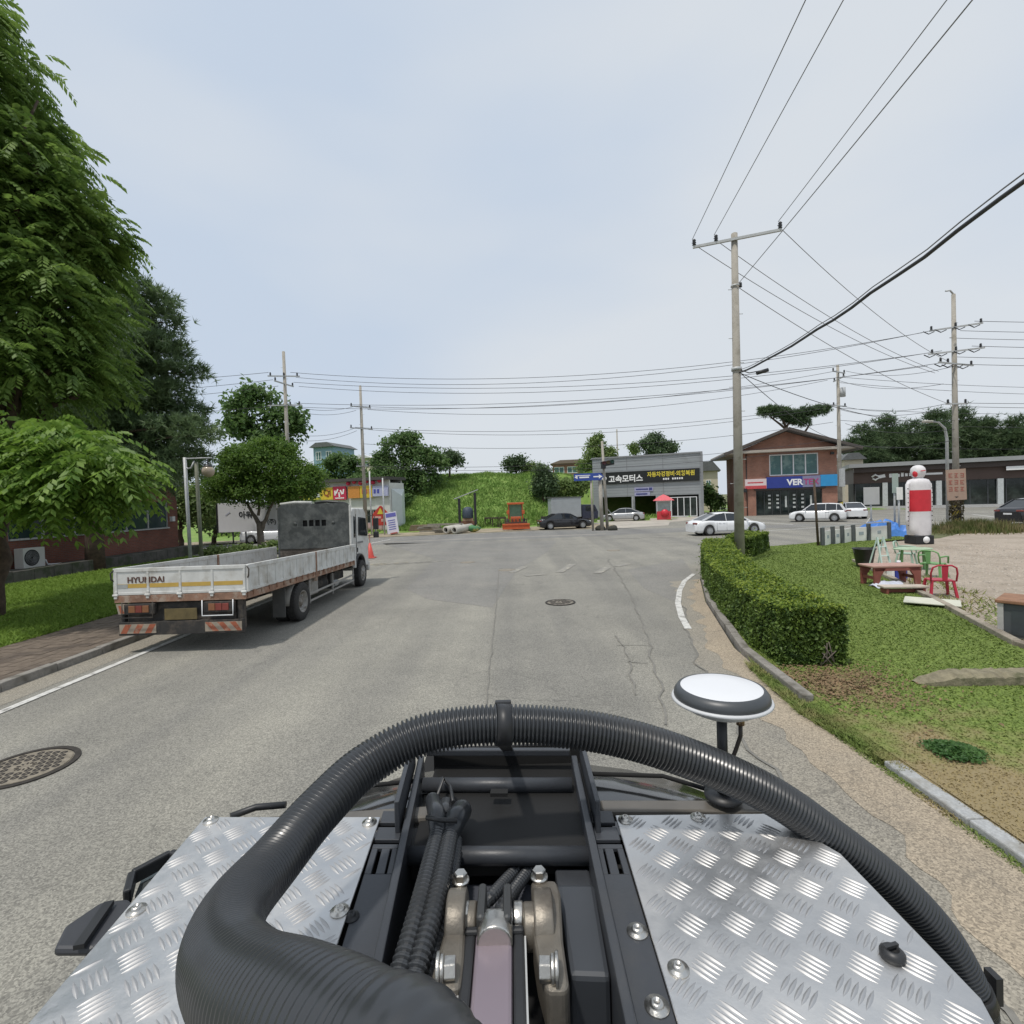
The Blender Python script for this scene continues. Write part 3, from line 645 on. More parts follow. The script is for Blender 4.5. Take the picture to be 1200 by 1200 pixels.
def crossbar(y, z, r, x0, x1, name='crossbar'):
    mb = MB(); mb.cyl(G(x0, y, z), G(x1, y, z), r, 20); return mb.build(name, mBlkP, VH, world=True)
crossbar(920, 2.245, .0125, 496, 670); crossbar(1003, 2.235, .0125, 478, 695)
mb = MB(); mb.bar(G(500, 881, 2.272), G(668, 881, 2.272), .012, .012); mb.build('front_plate', mBlkP, VH, world=True, bevel=.002)
mb = MB(); p = [G(500, 885, 2.12), G(668, 885, 2.12), G(770, 1240, 2.02), G(390, 1240, 2.02)]; mb.extr(p, (0, 0, -.02)); mb.build('well_floor', mDark, VH, world=True)
mb = MB()
for x, y in [(535, 895), (632, 896)]: mb.lathe([(.0001, 0), (.004, 0), (.004, .003), (.0001, .004)], G(x, y, 2.225), 10)
mb.bar(G(575, 929, 2.255), G(595, 929, 2.255), .014, .006); mb.build('bracket_tab', mDark, VH, world=True)
# black square tube and box on the right of the well
mb = MB(); p = [G(652, 1035, 2.235), G(697, 1035, 2.235), G(716, 1145, 2.235), G(668, 1143, 2.235)]; mb.extr(p, (0, 0, -.09)); mb.build('black_box', M('matt_black_box', (.045, .05, .058), .45, 0, .1, 4), VH, world=True, bevel=.006)
mb = MB(); p = [G(650, 1017, 2.22), G(690, 1017, 2.22), G(698, 1050, 2.22), G(655, 1052, 2.22)]; mb.extr(p, (0, 0, -.09)); mb.bx(*[0.0]*6) if False else None; mb.build('black_bracket', mBlkP, VH, world=True, bevel=.004)
mb = MB(); p = [G(545, 1035, 2.19), G(625, 1035, 2.19), G(630, 1062, 2.19), G(545, 1062, 2.19)]; mb.extr(p, (0, 0, -.06)); mb.build('pivot_crossmember', M('dark_slate_steel', (.07, .075, .09), .45), VH, world=True, bevel=.004)
# cast brackets each side of the actuator pivot
def bracket(s):
    ztop = 2.262
    pl = [(534, 1030), (548, 1032), (547, 1060), (544, 1122), (540, 1158), (506, 1160), (506, 1140), (520, 1090), (530, 1050)] if s < 0 else [(622, 1030), (652, 1030), (657, 1045), (660, 1100), (667, 1150), (665, 1160), (640, 1160), (629, 1120), (624, 1090)]
    p = [G(x, y, ztop) for x, y in pl]; mb = MB(); mb.extr(p, (0, 0, -.05)); o = mb.build('cast_bracket', mCast, VH, world=True, bevel=.006, seg=3)
    cx_ = 536 if s < 0 else 637
    mb = MB(); c = G(cx_, 1085, 2.245); mb.cyl(c+Vector((-.0115, 0, 0)), c+Vector((.0115, 0, 0)), .037, 28); mb.cyl(c+Vector((0, 0, 0)), c+Vector((-s*.024, 0, 0)), .024, 24); mb.build('pivot_boss', mCast, o, world=True, bevel=.003)
    bl = [(540, 1033), (533, 1078)] if s < 0 else [(632, 1029)]
    for x, y in bl:
        c = G(x, y, ztop); mb = MB(); mb.lathe([(.0001, .0), (.011, 0), (.011, .003), (.0001, .003)], c, 18)
        mb.lathe([(.0085, .003), (.0085, .011), (.007, .0125), (.0001, .0125)], c, 6, smooth=False); mb.build('bolt', mSteel, o, world=True)
    x, y = (525, 1136) if s < 0 else (641, 1136)
    c = G(x, y, 2.268); d = Vector((1 if s < 0 else -1, .05, 0)); mb = MB(); mb.cyl(c-d*.012, c-d*.008, .0155, 22); mb.cyl(c-d*.008, c-d*.004, .0135, 22); mb.cyl(c-d*.004, c+d*.008, .0115, 6, smooth=False)
    mb.build('bolt', mSteel, o, world=True, bevel=.001)
bracket(-1); bracket(1)
# actuator with clevis and pin
act = thing('actuator', None, None); act.parent = VH
mb = MB(); a = G(580, 1116, 2.236); b = G(574, 1280, 2.236)
mb.bar(a, b, .041, .05); o = mb.build('barrel', mMauve, act, world=True, bevel=.004)
for s in (-1, 1):
    mb = MB(); off = Vector((s*.0275, 0, -.002)); mb.bar(a+off, b+off, .0125, .048); mb.build('side_rail', mBlack, act, world=True, bevel=.003)
    mb = MB(); off = Vector((s*.035, 0, .016)); mb.bar(a+off, b+off, .002, .004); mb.build('edge_trim', mGalv, act, world=True)
mb = MB(); mb.bar(a+Vector((-.034, .004, .0)), a+Vector((.034, .004, .0)), .010, .05); mb.build('end_cap', mBlack, act, world=True, bevel=.003)
for s in (-1, 1):
    mb = MB(); c = G(580+s*15, 1080, 2.255); mb.bar(c+Vector((0, .03, 0)), c+Vector((0, -.024, 0)), .010, .05); mb.build('clevis_plate', M('gunmetal', (.09, .092, .092), .4, .6), act, world=True, bevel=.004)
mb = MB(); c = G(580, 1078, 2.25); mb.cyl(c+Vector((-.06, 0, 0)), c+Vector((.06, 0, 0)), .011, 18); mb.cyl(c+Vector((.022, 0, 0)), c+Vector((.034, 0, 0)), .018, 18); mb.cyl(c+Vector((-.05, 0, 0)), c+Vector((-.03, 0, 0)), .020, 18); mb.build('pin', mSteel, act, world=True, bevel=.002)
mb = MB(); c = G(580, 1098, 2.262); mb.cyl(c+Vector((0, .016, 0)), c+Vector((0, -.01, 0)), .02, 20); mb.build('rod_end', mSteel, act, world=True, bevel=.002)
def corrugated(path, rad, pitch, amp, n=20, sub=4, soft=False):
    """tube with raised rings; rad = radius along path (list); real ridges"""
    P = [Vector(p) for p in path]; cum = [0]
    def cat(t):
        k = len(P)-1; i = min(int(t*k), k-1); u = t*k-i
        p0 = P[max(i-1, 0)]; p1 = P[i]; p2 = P[i+1]; p3 = P[min(i+2, k)]
        p = .5*((2*p1)+(p2-p0)*u+(2*p0-5*p1+4*p2-p3)*u*u+(3*p1-p0-3*p2+p3)*u**3)
        return p, rad[i]*(1-u)+rad[i+1]*u
    N_ = 400; pts = [cat(i/N_) for i in range(N_+1)]
    for i in range(N_): cum.append(cum[-1]+(pts[i+1][0]-pts[i][0]).length)
    tot = cum[-1]; m = int(tot/pitch)*sub; out = []; rr = []; j = 0
    for i in range(m+1):
        s = tot*i/m
        while j < N_-1 and cum[j+1] < s: j += 1
        u = (s-cum[j])/max(1e-9, cum[j+1]-cum[j]); out.append(pts[j][0].lerp(pts[j+1][0], u)); r0 = pts[j][1]*(1-u)+pts[j+1][1]*u
        ph = i % sub; am_ = amp if not soft else amp*(1-.86*min(1, max(0, (s/tot-.60)/.10))*min(1, max(0, (.97-s/tot)/.02))); rr.append(r0*(1 if ph in (1, 2) else 1-am_))
    mb = MB(); mb.tube(out, rr, n, 0, True, soft); return mb
HP = [((1152, 1215), .74), ((1140, 1165), .74), ((1105, 1100), .74), ((1050, 1040), .745), ((980, 985), .75), ((900, 930), .755), ((800, 886), .755), ((700, 858), .755), ((590, 849), .75), ((500, 860), .73),
      ((430, 896), .69), ((373, 950), .62), ((322, 1010), .545), ((278, 1062), .46), ((262, 1110), .37), ((285, 1156), .30), ((345, 1188), .25), ((422, 1234), .215), ((515, 1320), .185)]
hp = [Vector((0, 0, EYE))+ray(*q)*d for q, d in HP]
tail0 = [Vector((.40, .44, 1.80)), Vector((.50, .50, 1.84))]; tail1 = [Vector((.03, .10, 2.46)), Vector((.07, .0, 2.28)), Vector((.08, -.05, 1.98))]
hrad = [.024, .024]+[.0235, .024, .0255, .0265, .0275, .028]+[.0285]*(len(hp)-6)+[.0285]*3
hose = corrugated(tail0+hp+tail1, hrad, .0060, .16, 44, soft=True).build('corrugated_hose', mHose, VH, world=True, fix=False)
d0 = Vector((0, 0, EYE)); c = hp[8]
mb = MB(); t_ = (hp[9]-hp[7]).normalized(); mb.tube([c-t_*.0105, c+t_*.0105], .0289, 28); mb.build('hose_clamp', mBlack, hose, world=True)
mb = MB(); mb.box(c+Vector((0, .016, .0255)), (.024, .010, .007)); mb.build('clamp_tab', mBlack, hose, world=True, bevel=.002)
mb = MB(); mb.bx(-.168, .118, .985, .992, 2.10, 2.272); mb.build('hose_plate', mDark, VH, world=True); mb = MB(); mb.bar((c.x, c.y+.01, c.z-.034), (c.x, .985, 2.265), .02, .005); mb.build('hose_strut', mBlack, VH, world=True)
mb = MB(); e = hp[1]; t_ = (hp[0]-hp[2]).normalized(); mb.tube([e-t_*.01, e+t_*.012], .0265, 26); mb.box(e+Vector((.03, 0, .01)), (.01, .02, .04)); mb.build('hose_cuff', mBlack, hose, world=True)
# corrugated cable conduits in the well
def conduit(pts, r, z0=None, sub='cable_conduit'):
    return corrugated(pts, [r]*len(pts), .0068, .2, 14, 4).build(sub, mHose, VH, world=True, fix=False)
c1 = conduit([G(514, 975, 2.262), G(505, 1010, 2.268), G(492, 1060, 2.27), G(478, 1110, 2.262), G(462, 1165, 2.25), G(450, 1230, 2.24)], .0125)
c2 = conduit([G(528, 975, 2.260), G(521, 1010, 2.268), G(510, 1060, 2.27), G(496, 1110, 2.262), G(482, 1165, 2.25), G(468, 1230, 2.24)], .0125)
c3 = conduit([G(534, 985, 2.245), G(530, 1020, 2.25), G(522, 1070, 2.25), G(511, 1110, 2.245), G(497, 1165, 2.235), G(485, 1220, 2.23)], .0105)
c4 = conduit([G(606, 1018, 2.21), G(590, 1035, 2.225), G(575, 1052, 2.24), G(566, 1062, 2.236)], .0085)
c5 = conduit([G(621, 1018, 2.21), G(605, 1040, 2.225), G(592, 1058, 2.236), G(584, 1070, 2.23)], .0085)
mb = MB(); mb.tube([G(507, 938, 2.268), G(512, 955, 2.268), G(514, 980, 2.262)], [.012, .014, .0125], 14); mb.tube([G(541, 950, 2.265), G(534, 960, 2.266), G(527, 980, 2.26)], [.016, .0165, .0125], 14); mb.tube([G(523, 942, 2.258), G(520, 960, 2.258)], .012, 12)
mb.sphere(G(507, 938, 2.268), .012, 8); mb.sphere(G(541, 950, 2.265), .016, 8); mb.build('cable_boot', mHose, VH, world=True)
mb = MB(); mb.tube([G(500, 958, 2.285), G(518, 961, 2.288), G(536, 962, 2.285)], .0035, 8); mb.build('cable_tie', mBlack, VH, world=True); mb = MB(); mb.tube([G(512, 935, 2.262), G(519, 912, 2.266), G(528, 922, 2.262), G(531, 940, 2.27)], .003, 8); mb.build('cable_tie', mBlack, VH, world=True)
# satellite antenna on a short mast
an = thing('antenna', None, None); an.parent = VH
ac = Vector((0, 0, EYE))+ray(845, 812)*.84
mb = MB(); mb.lathe([(.0001, .0135), (.03, .0134), (.058, .012), (.064, .010)], ac, 48); mb.build('dome', mAnt, an, world=True)
mb = MB(); mb.lathe([(.0635, .0105), (.068, .0095), (.0735, .002), (.0745, -.004), (.0735, -.007)], ac, 48); mb.build('rim_band', mAntRim, an, world=True)
mb = MB(); mb.lathe([(.0735, -.0065), (.0775, -.007), (.0785, -.010), (.0765, -.012), (.06, -.014)], ac, 48); mb.build('flange', mAntLow, an, world=True)
mb = MB(); mb.lathe([(.066, -.012), (.056, -.024), (.044, -.030), (.016, -.032), (.0001, -.032)], ac, 40); mb.lathe([(.010, -.03), (.010, -.038), (.0001, -.038)], ac, 18); mb.build('underside', mAntLow, an, world=True)
mb = MB(); q = Vector((ac.x, ac.y, 0)); mb.cyl(q+Vector((-.0, 0, TOP)), q+Vector((0, 0, ac.z-.036)), .0082, 16); mb.lathe([(.03, TOP), (.03, TOP+.006), (.01, TOP+.008)], q, 20); mb.build('mast', mBlack, an, world=True)
mb = MB(); k = ac+Vector((.027, -.008, 0)); mb.cyl(k+Vector((0, 0, -.028)), k+Vector((0, 0, -.036)), .003, 10); mb.cyl(k+Vector((0, 0, -.036)), k+Vector((0, 0, -.050)), .0065, 10); mb.build('connector', mConn, an, world=True)
mb = MB(); mb.tube([k+Vector((0, 0, -.05)), k+Vector((.0, 0, -.068)), k+Vector((-.008, 0, -.09)), k+Vector((-.017, .0, -.112)), k+Vector((-.019, 0, -.14)), k+Vector((-.02, 0, -.17))], .0033, 10); mb.build('cable', M('brown_black_cable', (.045, .036, .03), .5), an, world=True)
# bracket and mirror poking out on the left
mb = MB(); p = [G(62, 1112, 2.20), G(105, 1112, 2.20), G(175, 1075, 2.20), G(150, 1052, 2.20), G(118, 1056, 2.20), G(75, 1085, 2.20)]; mb.extr(p, (0, 0, -.012)); o = mb.build('side_bracket', M('slate_black', (.04, .042, .048), .5, 0, .1, 6), VH, world=True, bevel=.005)
mb = MB(); mb.bar(G(92, 1110, 2.206), G(128, 1058, 2.206), .012, .006); mb.build('bracket_strap', mBlack, o, world=True)
mb = MB(); q = [G(149, 1052, 2.18), G(155, 1028, 2.18), G(200, 1004, 2.18), G(225, 1010, 2.18)]
for a, b in zip(q, q[1:]): mb.bar(a, b, .011, .022)
o = mb.build('mirror_frame', mBlack, VH, world=True, bevel=.003)
mb = MB(); p = [G(158, 1050, 2.165), G(166, 1030, 2.165), G(215, 1005, 2.165), G(230, 1030, 2.165)]; mb.extr(p, (0, 0, -.006)); mb.build('mirror_glass', M('tinted_mirror', (.16, .18, .18), .1, .6), o, world=True)
mb = MB(); mb.tube([G(270, 957, 2.215), G(300, 946, 2.215), G(335, 943, 2.215)], .006, 8); mb.build('trim_wire', mBlack, VH, world=True)
# ------------------------------------------------------------------ flatbed truck parked on the left
mTW = M('truck_white', (.60, .60, .575), .5, 0, .10, 3, .06, 30, c2=(.33, .295, .24), c2pos=(.50, .78), c2scale=2.6)
mTRust = M('truck_rust_edge', (.26, .15, .10), .8, 0, .3, 6, .3, 40, c2=(.36, .28, .22), c2scale=4)
mTDark = M('chassis_black', (.03, .028, .026), .75, 0, .3, 5, .2, 40, c2=(.075, .062, .05), c2scale=4)
mGuard = M('dirty_headboard', (.055, .062, .062), .75, 0, .3, 2.5, .25, 18, c2=(.15, .158, .152), c2pos=(.44, .72), c2scale=3)
mGuardLow = M('rusty_headboard', (.075, .065, .055), .85, 0, .4, 5, .3, 30, c2=(.16, .14, .12), c2scale=3.5)
mBedF = M('bed_floor', (.16, .14, .115), .9, 0, .3, 4, .4, 25)
mOrange = M('chevron_orange', (.34, .10, .05), .55, 0, .15, 9, c2=(.4, .3, .22), c2scale=9, c2pos=(.55, .75)); mCream = M('chevron_cream', (.32, .27, .21), .6, 0, .15, 9, c2=(.3, .25, .2), c2scale=8, c2pos=(.55, .75))
mGold = M('gold_stripe', (.50, .33, .075), .55, 0, .1, 6); mGrayS = M('grey_stripe', (.33, .34, .33), .6)
mRed = M('lamp_red', (.20, .04, .03), .45, 0, .1, 6, coat=.5); mAmber = M('lamp_amber', (.24, .10, .045), .45, coat=.5); mClear = M('lamp_clear', (.6, .6, .6), .15, coat=.5)
TX, TY = -6.52, 9.95
TK = thing('flatbed_truck', 'white flatbed truck with dropside bed parked along the left kerb', 'truck', (TX, TY, 0), rot=(R(-1.5), 0, R(-.6)))
W2 = 1.29; BT = 1.66; BB = 1.16; BL = 6.6
def tw(f): return f
def gate(name, x, y0, y1, ins, parent=TK, rows=6):
    mb = MB(); s = 1 if x > 0 else -1
    mb.bx(x-.02, x+.02, y0, y1, BB, BT)
    mb.bx(x-.035, x+.035, y0, y1, BT-.07, BT+.012); mb.bx(x-.03, x+.03, y0, y1, BB-.012, BB+.05)
    k = int((y1-y0)/.33)
    for i in range(k+1):
        yy = y0+.025+(y1-y0-.05)*i/k; mb.bx(x-.037, x+.037, yy-.014, yy+.014, BB+.05, BT-.07)
    o = mb.build(name, mTW, parent, bevel=.006)
    for i in range(k+1):
        yy = y0+.15+(y1-y0-.3)*i/k
        h = MB(); h.cyl((x+s*.035, yy-.04, BB-.02), (x+s*.035, yy+.04, BB-.02), .02, 8); h.bx(x+s*.02, x+s*.045, yy-.02, yy+.02, BB-.1, BB-.0); h.build('hinge', mTRust, o)
    return o
for s in (-1, 1):
    gate('side_gate', s*W2, .06, 3.35, -s); gate('side_gate', s*W2, 3.45, BL-.02, -s)
    for yy in (3.40, BL+.02, .03):
        mb = MB(); mb.bx(s*W2-.04, s*W2+.04, yy-.04, yy+.04, BB-.25 if yy > 1 else BB-.02, BT+.01); mb.build('gate_post', mTRust if yy == 3.40 else mTW, TK, bevel=.006)
mb = MB(); mb.bx(-W2, W2, -.02, .02, BB, BT); mb.bx(-W2, W2, -.035, .035, BT-.06, BT+.012); mb.bx(-W2, W2, -.03, .03, BB-.012, BB+.04)
for i in range(5): x = -W2+.03+i*(2*W2-.06)/4; mb.bx(x-.022, x+.022, -.033, .03, BB+.04, BT-.06)
tg = mb.build('tailgate', mTW, TK, bevel=.006)
for i in range(5):
    x = -W2+.03+i*(2*W2-.06)/4; h = MB(); h.cyl((x-.05, -.045, BB-.01), (x+.05, -.045, BB-.01), .024, 8); h.bx(x-.03, x+.03, -.055, -.03, BB-.08, BB+.06); h.build('hinge', mTW, tg, bevel=.004)
for i in range(4):
    x0 = -W2+.06+i*(2*W2-.06)/4; x1 = x0+(2*W2-.06)/4-.06
    if i == 0: x0 -= .0
    mb = MB(); mb.bx(x0, x1, -.0235, -.019, BB+.125, BB+.205); mb.build('stripe', mGold, tg)
mb = MB(); mb.bx(-W2+.055, -W2+.26, -.0265, -.0225, BB+.125, BB+.2); mb.build('stripe', mGrayS, tg)
letters('lettering', 'HYUNDAI', .115, M('maroon_letters', (.10, .045, .03), .6), tg, (-W2+.62, -.026, BB+.28), bold=.02, width=.72, depth=.006)
mb = MB()
for s in (-1, 1): mb.tube([(s*(W2+.02), -.0, BT-.02), (s*(W2+.07), -.03, BT-.08), (s*(W2+.06), -.03, BT-.2), (s*(W2+.03), 0, BT-.24)], .014, 8)
mb.build('gate_latch', mTDark, tg)
mb = MB(); mb.bx(-W2-.0, W2+.0, .0, BL, BB-.14, BB-.02); mb.build('bed_floor', mBedF, TK, bevel=.01)
mb = MB()
for s in (-1, 1): mb.bx(s*(W2-.03)-.03, s*(W2-.03)+.05, 0.02, BL, BB-.155, BB-.025)
mb.bx(-W2, W2, -.04, .05, BB-.16, BB-.022); mb.build('bed_edge', mTRust, TK, bevel=.006)
mb = MB()
for s in (-1, 1): mb.bx(s*.42-.05, s*.42+.05, .15, 8.5, .72, .98)
for i in range(9): mb.bx(-1.2, 1.2, .5+i*.65, .58+i*.65, .92, 1.0)
mb.build('chassis_frame', mTDark, TK, bevel=.005)
# rear lamps, plate, underrun bar
mb = MB(); mb.bx(-1.1, 1.05, .05, .4, .55, .98); mb.build('rear_crossmember', mTDark, TK, bevel=.02)
for s in (-1, 1):
    mb = MB(); mb.bx(s*.78-.30, s*.78+.30, -.08, .0, .77, .98); lb = mb.build('tail_lamp', mTDark, TK, bevel=.015)
    for i, mm in enumerate((mAmber, mRed, mRed if s > 0 else mAmber)):
        m2 = MB(); a = s*.78-.2+i*.135; m2.bx(a, a+.125, -.095, -.075, .81, .945); m2.build('lens', mm, lb, bevel=.006)
    m2 = MB(); m2.tube([(s*.78-.3, -.12, 1.02), (s*.78-.3, -.13, .72), (s*.78+.3, -.13, .72), (s*.78+.3, -.12, 1.02)], .011, 8); m2.build('lamp_guard', mWhiteM if s > 0 else mTDark, lb)
mb = MB(); mb.bx(-1.22, 1.22, -.04, .05, .36, .62); mb.bx(-1.2, -1.13, 0, .1, .6, 1); mb.bx(1.1, 1.2, 0, .14, .42, 1.02); ur = mb.build('underrun_bar', mTDark, TK, bevel=.008)
for x0 in (-1.2, .48):
    wd = .72; mb = MB(); mb.bx(x0, x0+wd, -.048, -.042, .40, .58); pn = mb.build('chevron_panel', mCream, ur)
    for i in range(3):
        a = x0+.02+i*.24 + .0; sgn = 1 if x0 < 0 else -1
        pts = [(a+(.0 if sgn > 0 else .13), -.0485, .404), (a+.12+(.0 if sgn > 0 else .13)-.0, -.0485, .404), (a+(.22 if sgn > 0 else .10), -.0485, .576), (a+(.10 if sgn > 0 else -.02), -.0485, .576)]
        pts = [(min(max(p[0], x0+.003), x0+wd-.003), p[1], p[2]) for p in pts]
        m2 = MB(); m2.extr(pts, (0, -.002, 0)); m2.build('chevron', mOrange, pn)
mb = MB(); pts = [(-1.25, -.06, .98), (-.95, -.06, .98), (-.78, -.06, .8), (-1.2, -.06, .78)]; mb.extr(pts, (0, .02, 0)); fl = mb.build('mud_flap', mCream, TK)
for i in range(2): m2 = MB(); a = -1.16+i*.16; m2.extr([(a, -.063, .8), (a+.08, -.063, .8), (a+.01, -.063, .95), (a-.04, -.063, .95)], (0, -.002, 0)); m2.build('chevron', mOrange, fl)
mb = MB(); mb.bx(-.32, .32, -.035, -.02, .64, .86); mb.build('number_plate', M('yellow_brown_plate', (.12, .09, .035), .6, 0, .3, 6), TK, bevel=.006)
# wheels
def truck_wheel(x, y, r, dual, lift):
    s = 1 if x > 0 else -1; wd = .26
    for k in range(2 if dual else 1):
        xx = x-s*k*.31; mb = MB(); mb.lathe([(r*.56, -wd/2+.02), (r*.60, -wd/2), (r*.93, -wd/2+.01), (r*.985, -wd/2+.03), (r, -wd/2+.06), (r, wd/2-.06), (r*.985, wd/2-.03), (r*.93, wd/2-.01), (r*.60, wd/2), (r*.56, wd/2-.02)], (xx, y, r), 40, axis='x')
        for j in range(36):
            a = j*math.pi/18
            for q in (-.07, .0, .07): mb.box((xx+q, y+(r+.0)*math.cos(a+(.08 if q else 0)), r+(r+.0)*math.sin(a+(.08 if q else 0))), (.05, .05, .018), rot=Matrix.Rotation(a-math.pi/2, 3, 'X'))
        o = mb.build('wheel_tyre', mRub, TK); o.location = (0, 0, lift)
        if k == 0:
            d = s*wd/2
            mb = MB(); f = (-.02, -.10) if dual else (.0, .05)
            prof = [(r*.57, d*.7), (r*.59, d*.95), (r*.55, d*.95), (r*.50, d*.2 if dual else d*.75), (r*.30, d*.1 if dual else d*.95), (r*.27, d*.5 if dual else d*1.2), (r*.14, d*.8 if dual else d*1.25), (.001, d*.8 if dual else d*1.25)]
            mb.lathe(prof, (xx, y, r), 32, axis='x'); rim = mb.build('rim', M('wheel_rim_grey', (.28, .27, .25), .6, .2, .2, 8, c2=(.14, .12, .1), c2scale=5), o)
            for j in range(8):
                a = j*math.pi/4; m2 = MB(); c = Vector((xx+(d*.12 if dual else d*.98), y+r*.38*math.cos(a), r+r*.38*math.sin(a))); m2.cyl(c, c+Vector((s*.03, 0, 0)), .017, 6, smooth=False); m2.build('wheel_nut', mGalv, rim)
for xx in (1.21, -1.21): truck_wheel(xx, 2.5, .46, True, .066)
for xx in (1.15, -1.15): truck_wheel(xx, 7.55, .44, False, .195)
for s in (-1, 1):
    mb = MB(); pts = [(s*1.24, 2.5+.58*math.cos(a), .46+.58*math.sin(a)) for a in [R(d) for d in range(-5, 186, 12)]]
    mb.grid([[Vector(p) for p in pts], [Vector((s*.95, p[1], p[2])) for p in pts]]); o = mb.build('rear_mudguard', M('mudguard_grey', (.2, .19, .17), .7, 0, .2, 6), TK); sm = o.modifiers.new('solid', 'SOLIDIFY'); sm.thickness = .02
    mb = MB(); mb.bx(s*.92-.3*(s < 0), s*.92+.3*(s > 0), 1.78, 1.80, .28, .95); mb.build('rear_mud_flap', M('flap_grey', (.085, .085, .082), .75, 0, .15, 4), TK, bevel=.008)
    mb = MB(); mb.bx(s*1.0-.22, s*1.0+.22, 3.15, 3.75, .55, .98) ; mb.build('tool_box', M('step_grey', (.24, .23, .21), .7, 0, .2, 5, c2=(.15, .13, .11)), TK, bevel=.02)
    mb = MB(); mb.bar((s*1.22, 3.1, .60), (s*1.22, 6.7, .68), .03, .05); mb.bar((s*1.22, 3.1, .42), (s*1.22, 6.7, .50), .03, .05)
    for yy in (3.15, 4.8, 6.65): mb.bx(s*1.22-.02, s*1.22+.02, yy-.02, yy+.02, .36, .95)
    mb.build('side_guard', M('guard_rail_grey', (.30, .29, .27), .6, 0, .15, 6), TK, bevel=.004)
    mb = MB(); mb.cyl((s*.85, 4.2, .68), (s*.85, 4.9, .68), .22, 18); mb.bx(s*.85-.2, s*.85+.2, 5.1, 5.65, .48, .9); mb.build('fuel_tank', mTDark, TK, bevel=.02)
    mb = MB(); mb.bx(s*.72-.24, s*.72+.24, 3.9, 6.5, .62, 1.0); mb.build('dark_chassis_fill', mTDark, TK, bevel=.03)  # dark mass added to hide the sunlit road seen under the bed
    mb = MB(); mb.cyl((s*1.05, 5.2, .58), (s*1.05, 5.55, .58), .10, 14); mb.build('air_tank', mGalv, TK)
# headboard behind the cab
mb = MB(); hx = 1.17
pts = [(-hx, 0, BB-.02), (hx, 0, BB-.02), (hx, 0, 2.68), (hx-.1, 0, 2.80), (-hx+.1, 0, 2.80), (-hx, 0, 2.68)]
def hole_panel(mb, x0, x1, z0, z1, holes, y, t):
    xs = sorted({x0, x1, *[h[0] for h in holes], *[h[1] for h in holes]}); zs = sorted({z0, z1, *[h[2] for h in holes], *[h[3] for h in holes]})
    for a, b in zip(xs, xs[1:]):
        for c, d in zip(zs, zs[1:]):
            if any(h[0] <= a and b <= h[1] and h[2] <= c and d <= h[3] for h in holes): continue
            mb.bx(a, b, y, y+t, c, d)
holes = [(-.38+i*.205, -.38+i*.205+.15, 2.30, 2.50) for i in range(4)]
mb = MB(); hole_panel(mb, -hx, hx, 1.60, 2.92, holes, BL+.06, .03); hd = mb.build('headboard', mGuard, TK)
mb = MB(); mb.extr([(-hx, BL+.06, 2.92), (hx, BL+.06, 2.92), (hx-.08, BL+.06, 3.03), (-hx+.08, BL+.06, 3.03)], (0, .03, 0)); mb.build('headboard_cap', mGuard, hd)
mb = MB(); mb.bx(-hx, hx, BL+.055, BL+.095, BB-.1, 1.60); mb.build('lower_board', mGuardLow, hd)
mb = MB(); mb.bx(-hx, hx, BL+.035, BL+.06, 1.58, 1.64)
for x in (-.62, .62): mb.lathe([(.001, -.0), (.05, 0), (.05, .012), (.001, .012)], (x, BL+.045, 2.40), 12, axis='y')
mb.build('board_rib', mGuard, hd)
mb = MB(); mb.bx(-.6, .6, BL+.13, BL+.14, 2.1, 2.7); mb.build('dark_backing', mDark, hd)  # added black sheet so the headboard holes look dark
for s in (-1, 1): mb = MB(); mb.bx(s*hx-.03, s*hx+.03, BL+.045, BL+.11, BB, 2.94); mb.build('headboard_post', mTW if s > 0 else mGuard, hd, bevel=.008)
mb = MB(); mb.tube([(-hx+.05, BL+.12, 3.04), (-hx+.5, BL+.15, 3.09), (-.1, BL+.15, 3.07)], .05, 8); mb.build('rolled_tarp', M('pale_tarp', (.5, .5, .47), .8, 0, .2, 8), hd)
mb = MB(); mb.tube([(.0, BL+.16, 3.05), (.4, BL+.16, 3.09), (.75, BL+.16, 3.05), (1.0, BL+.18, 3.0)], .045, 8); mb.build('rope_bundle', mBlack, hd)
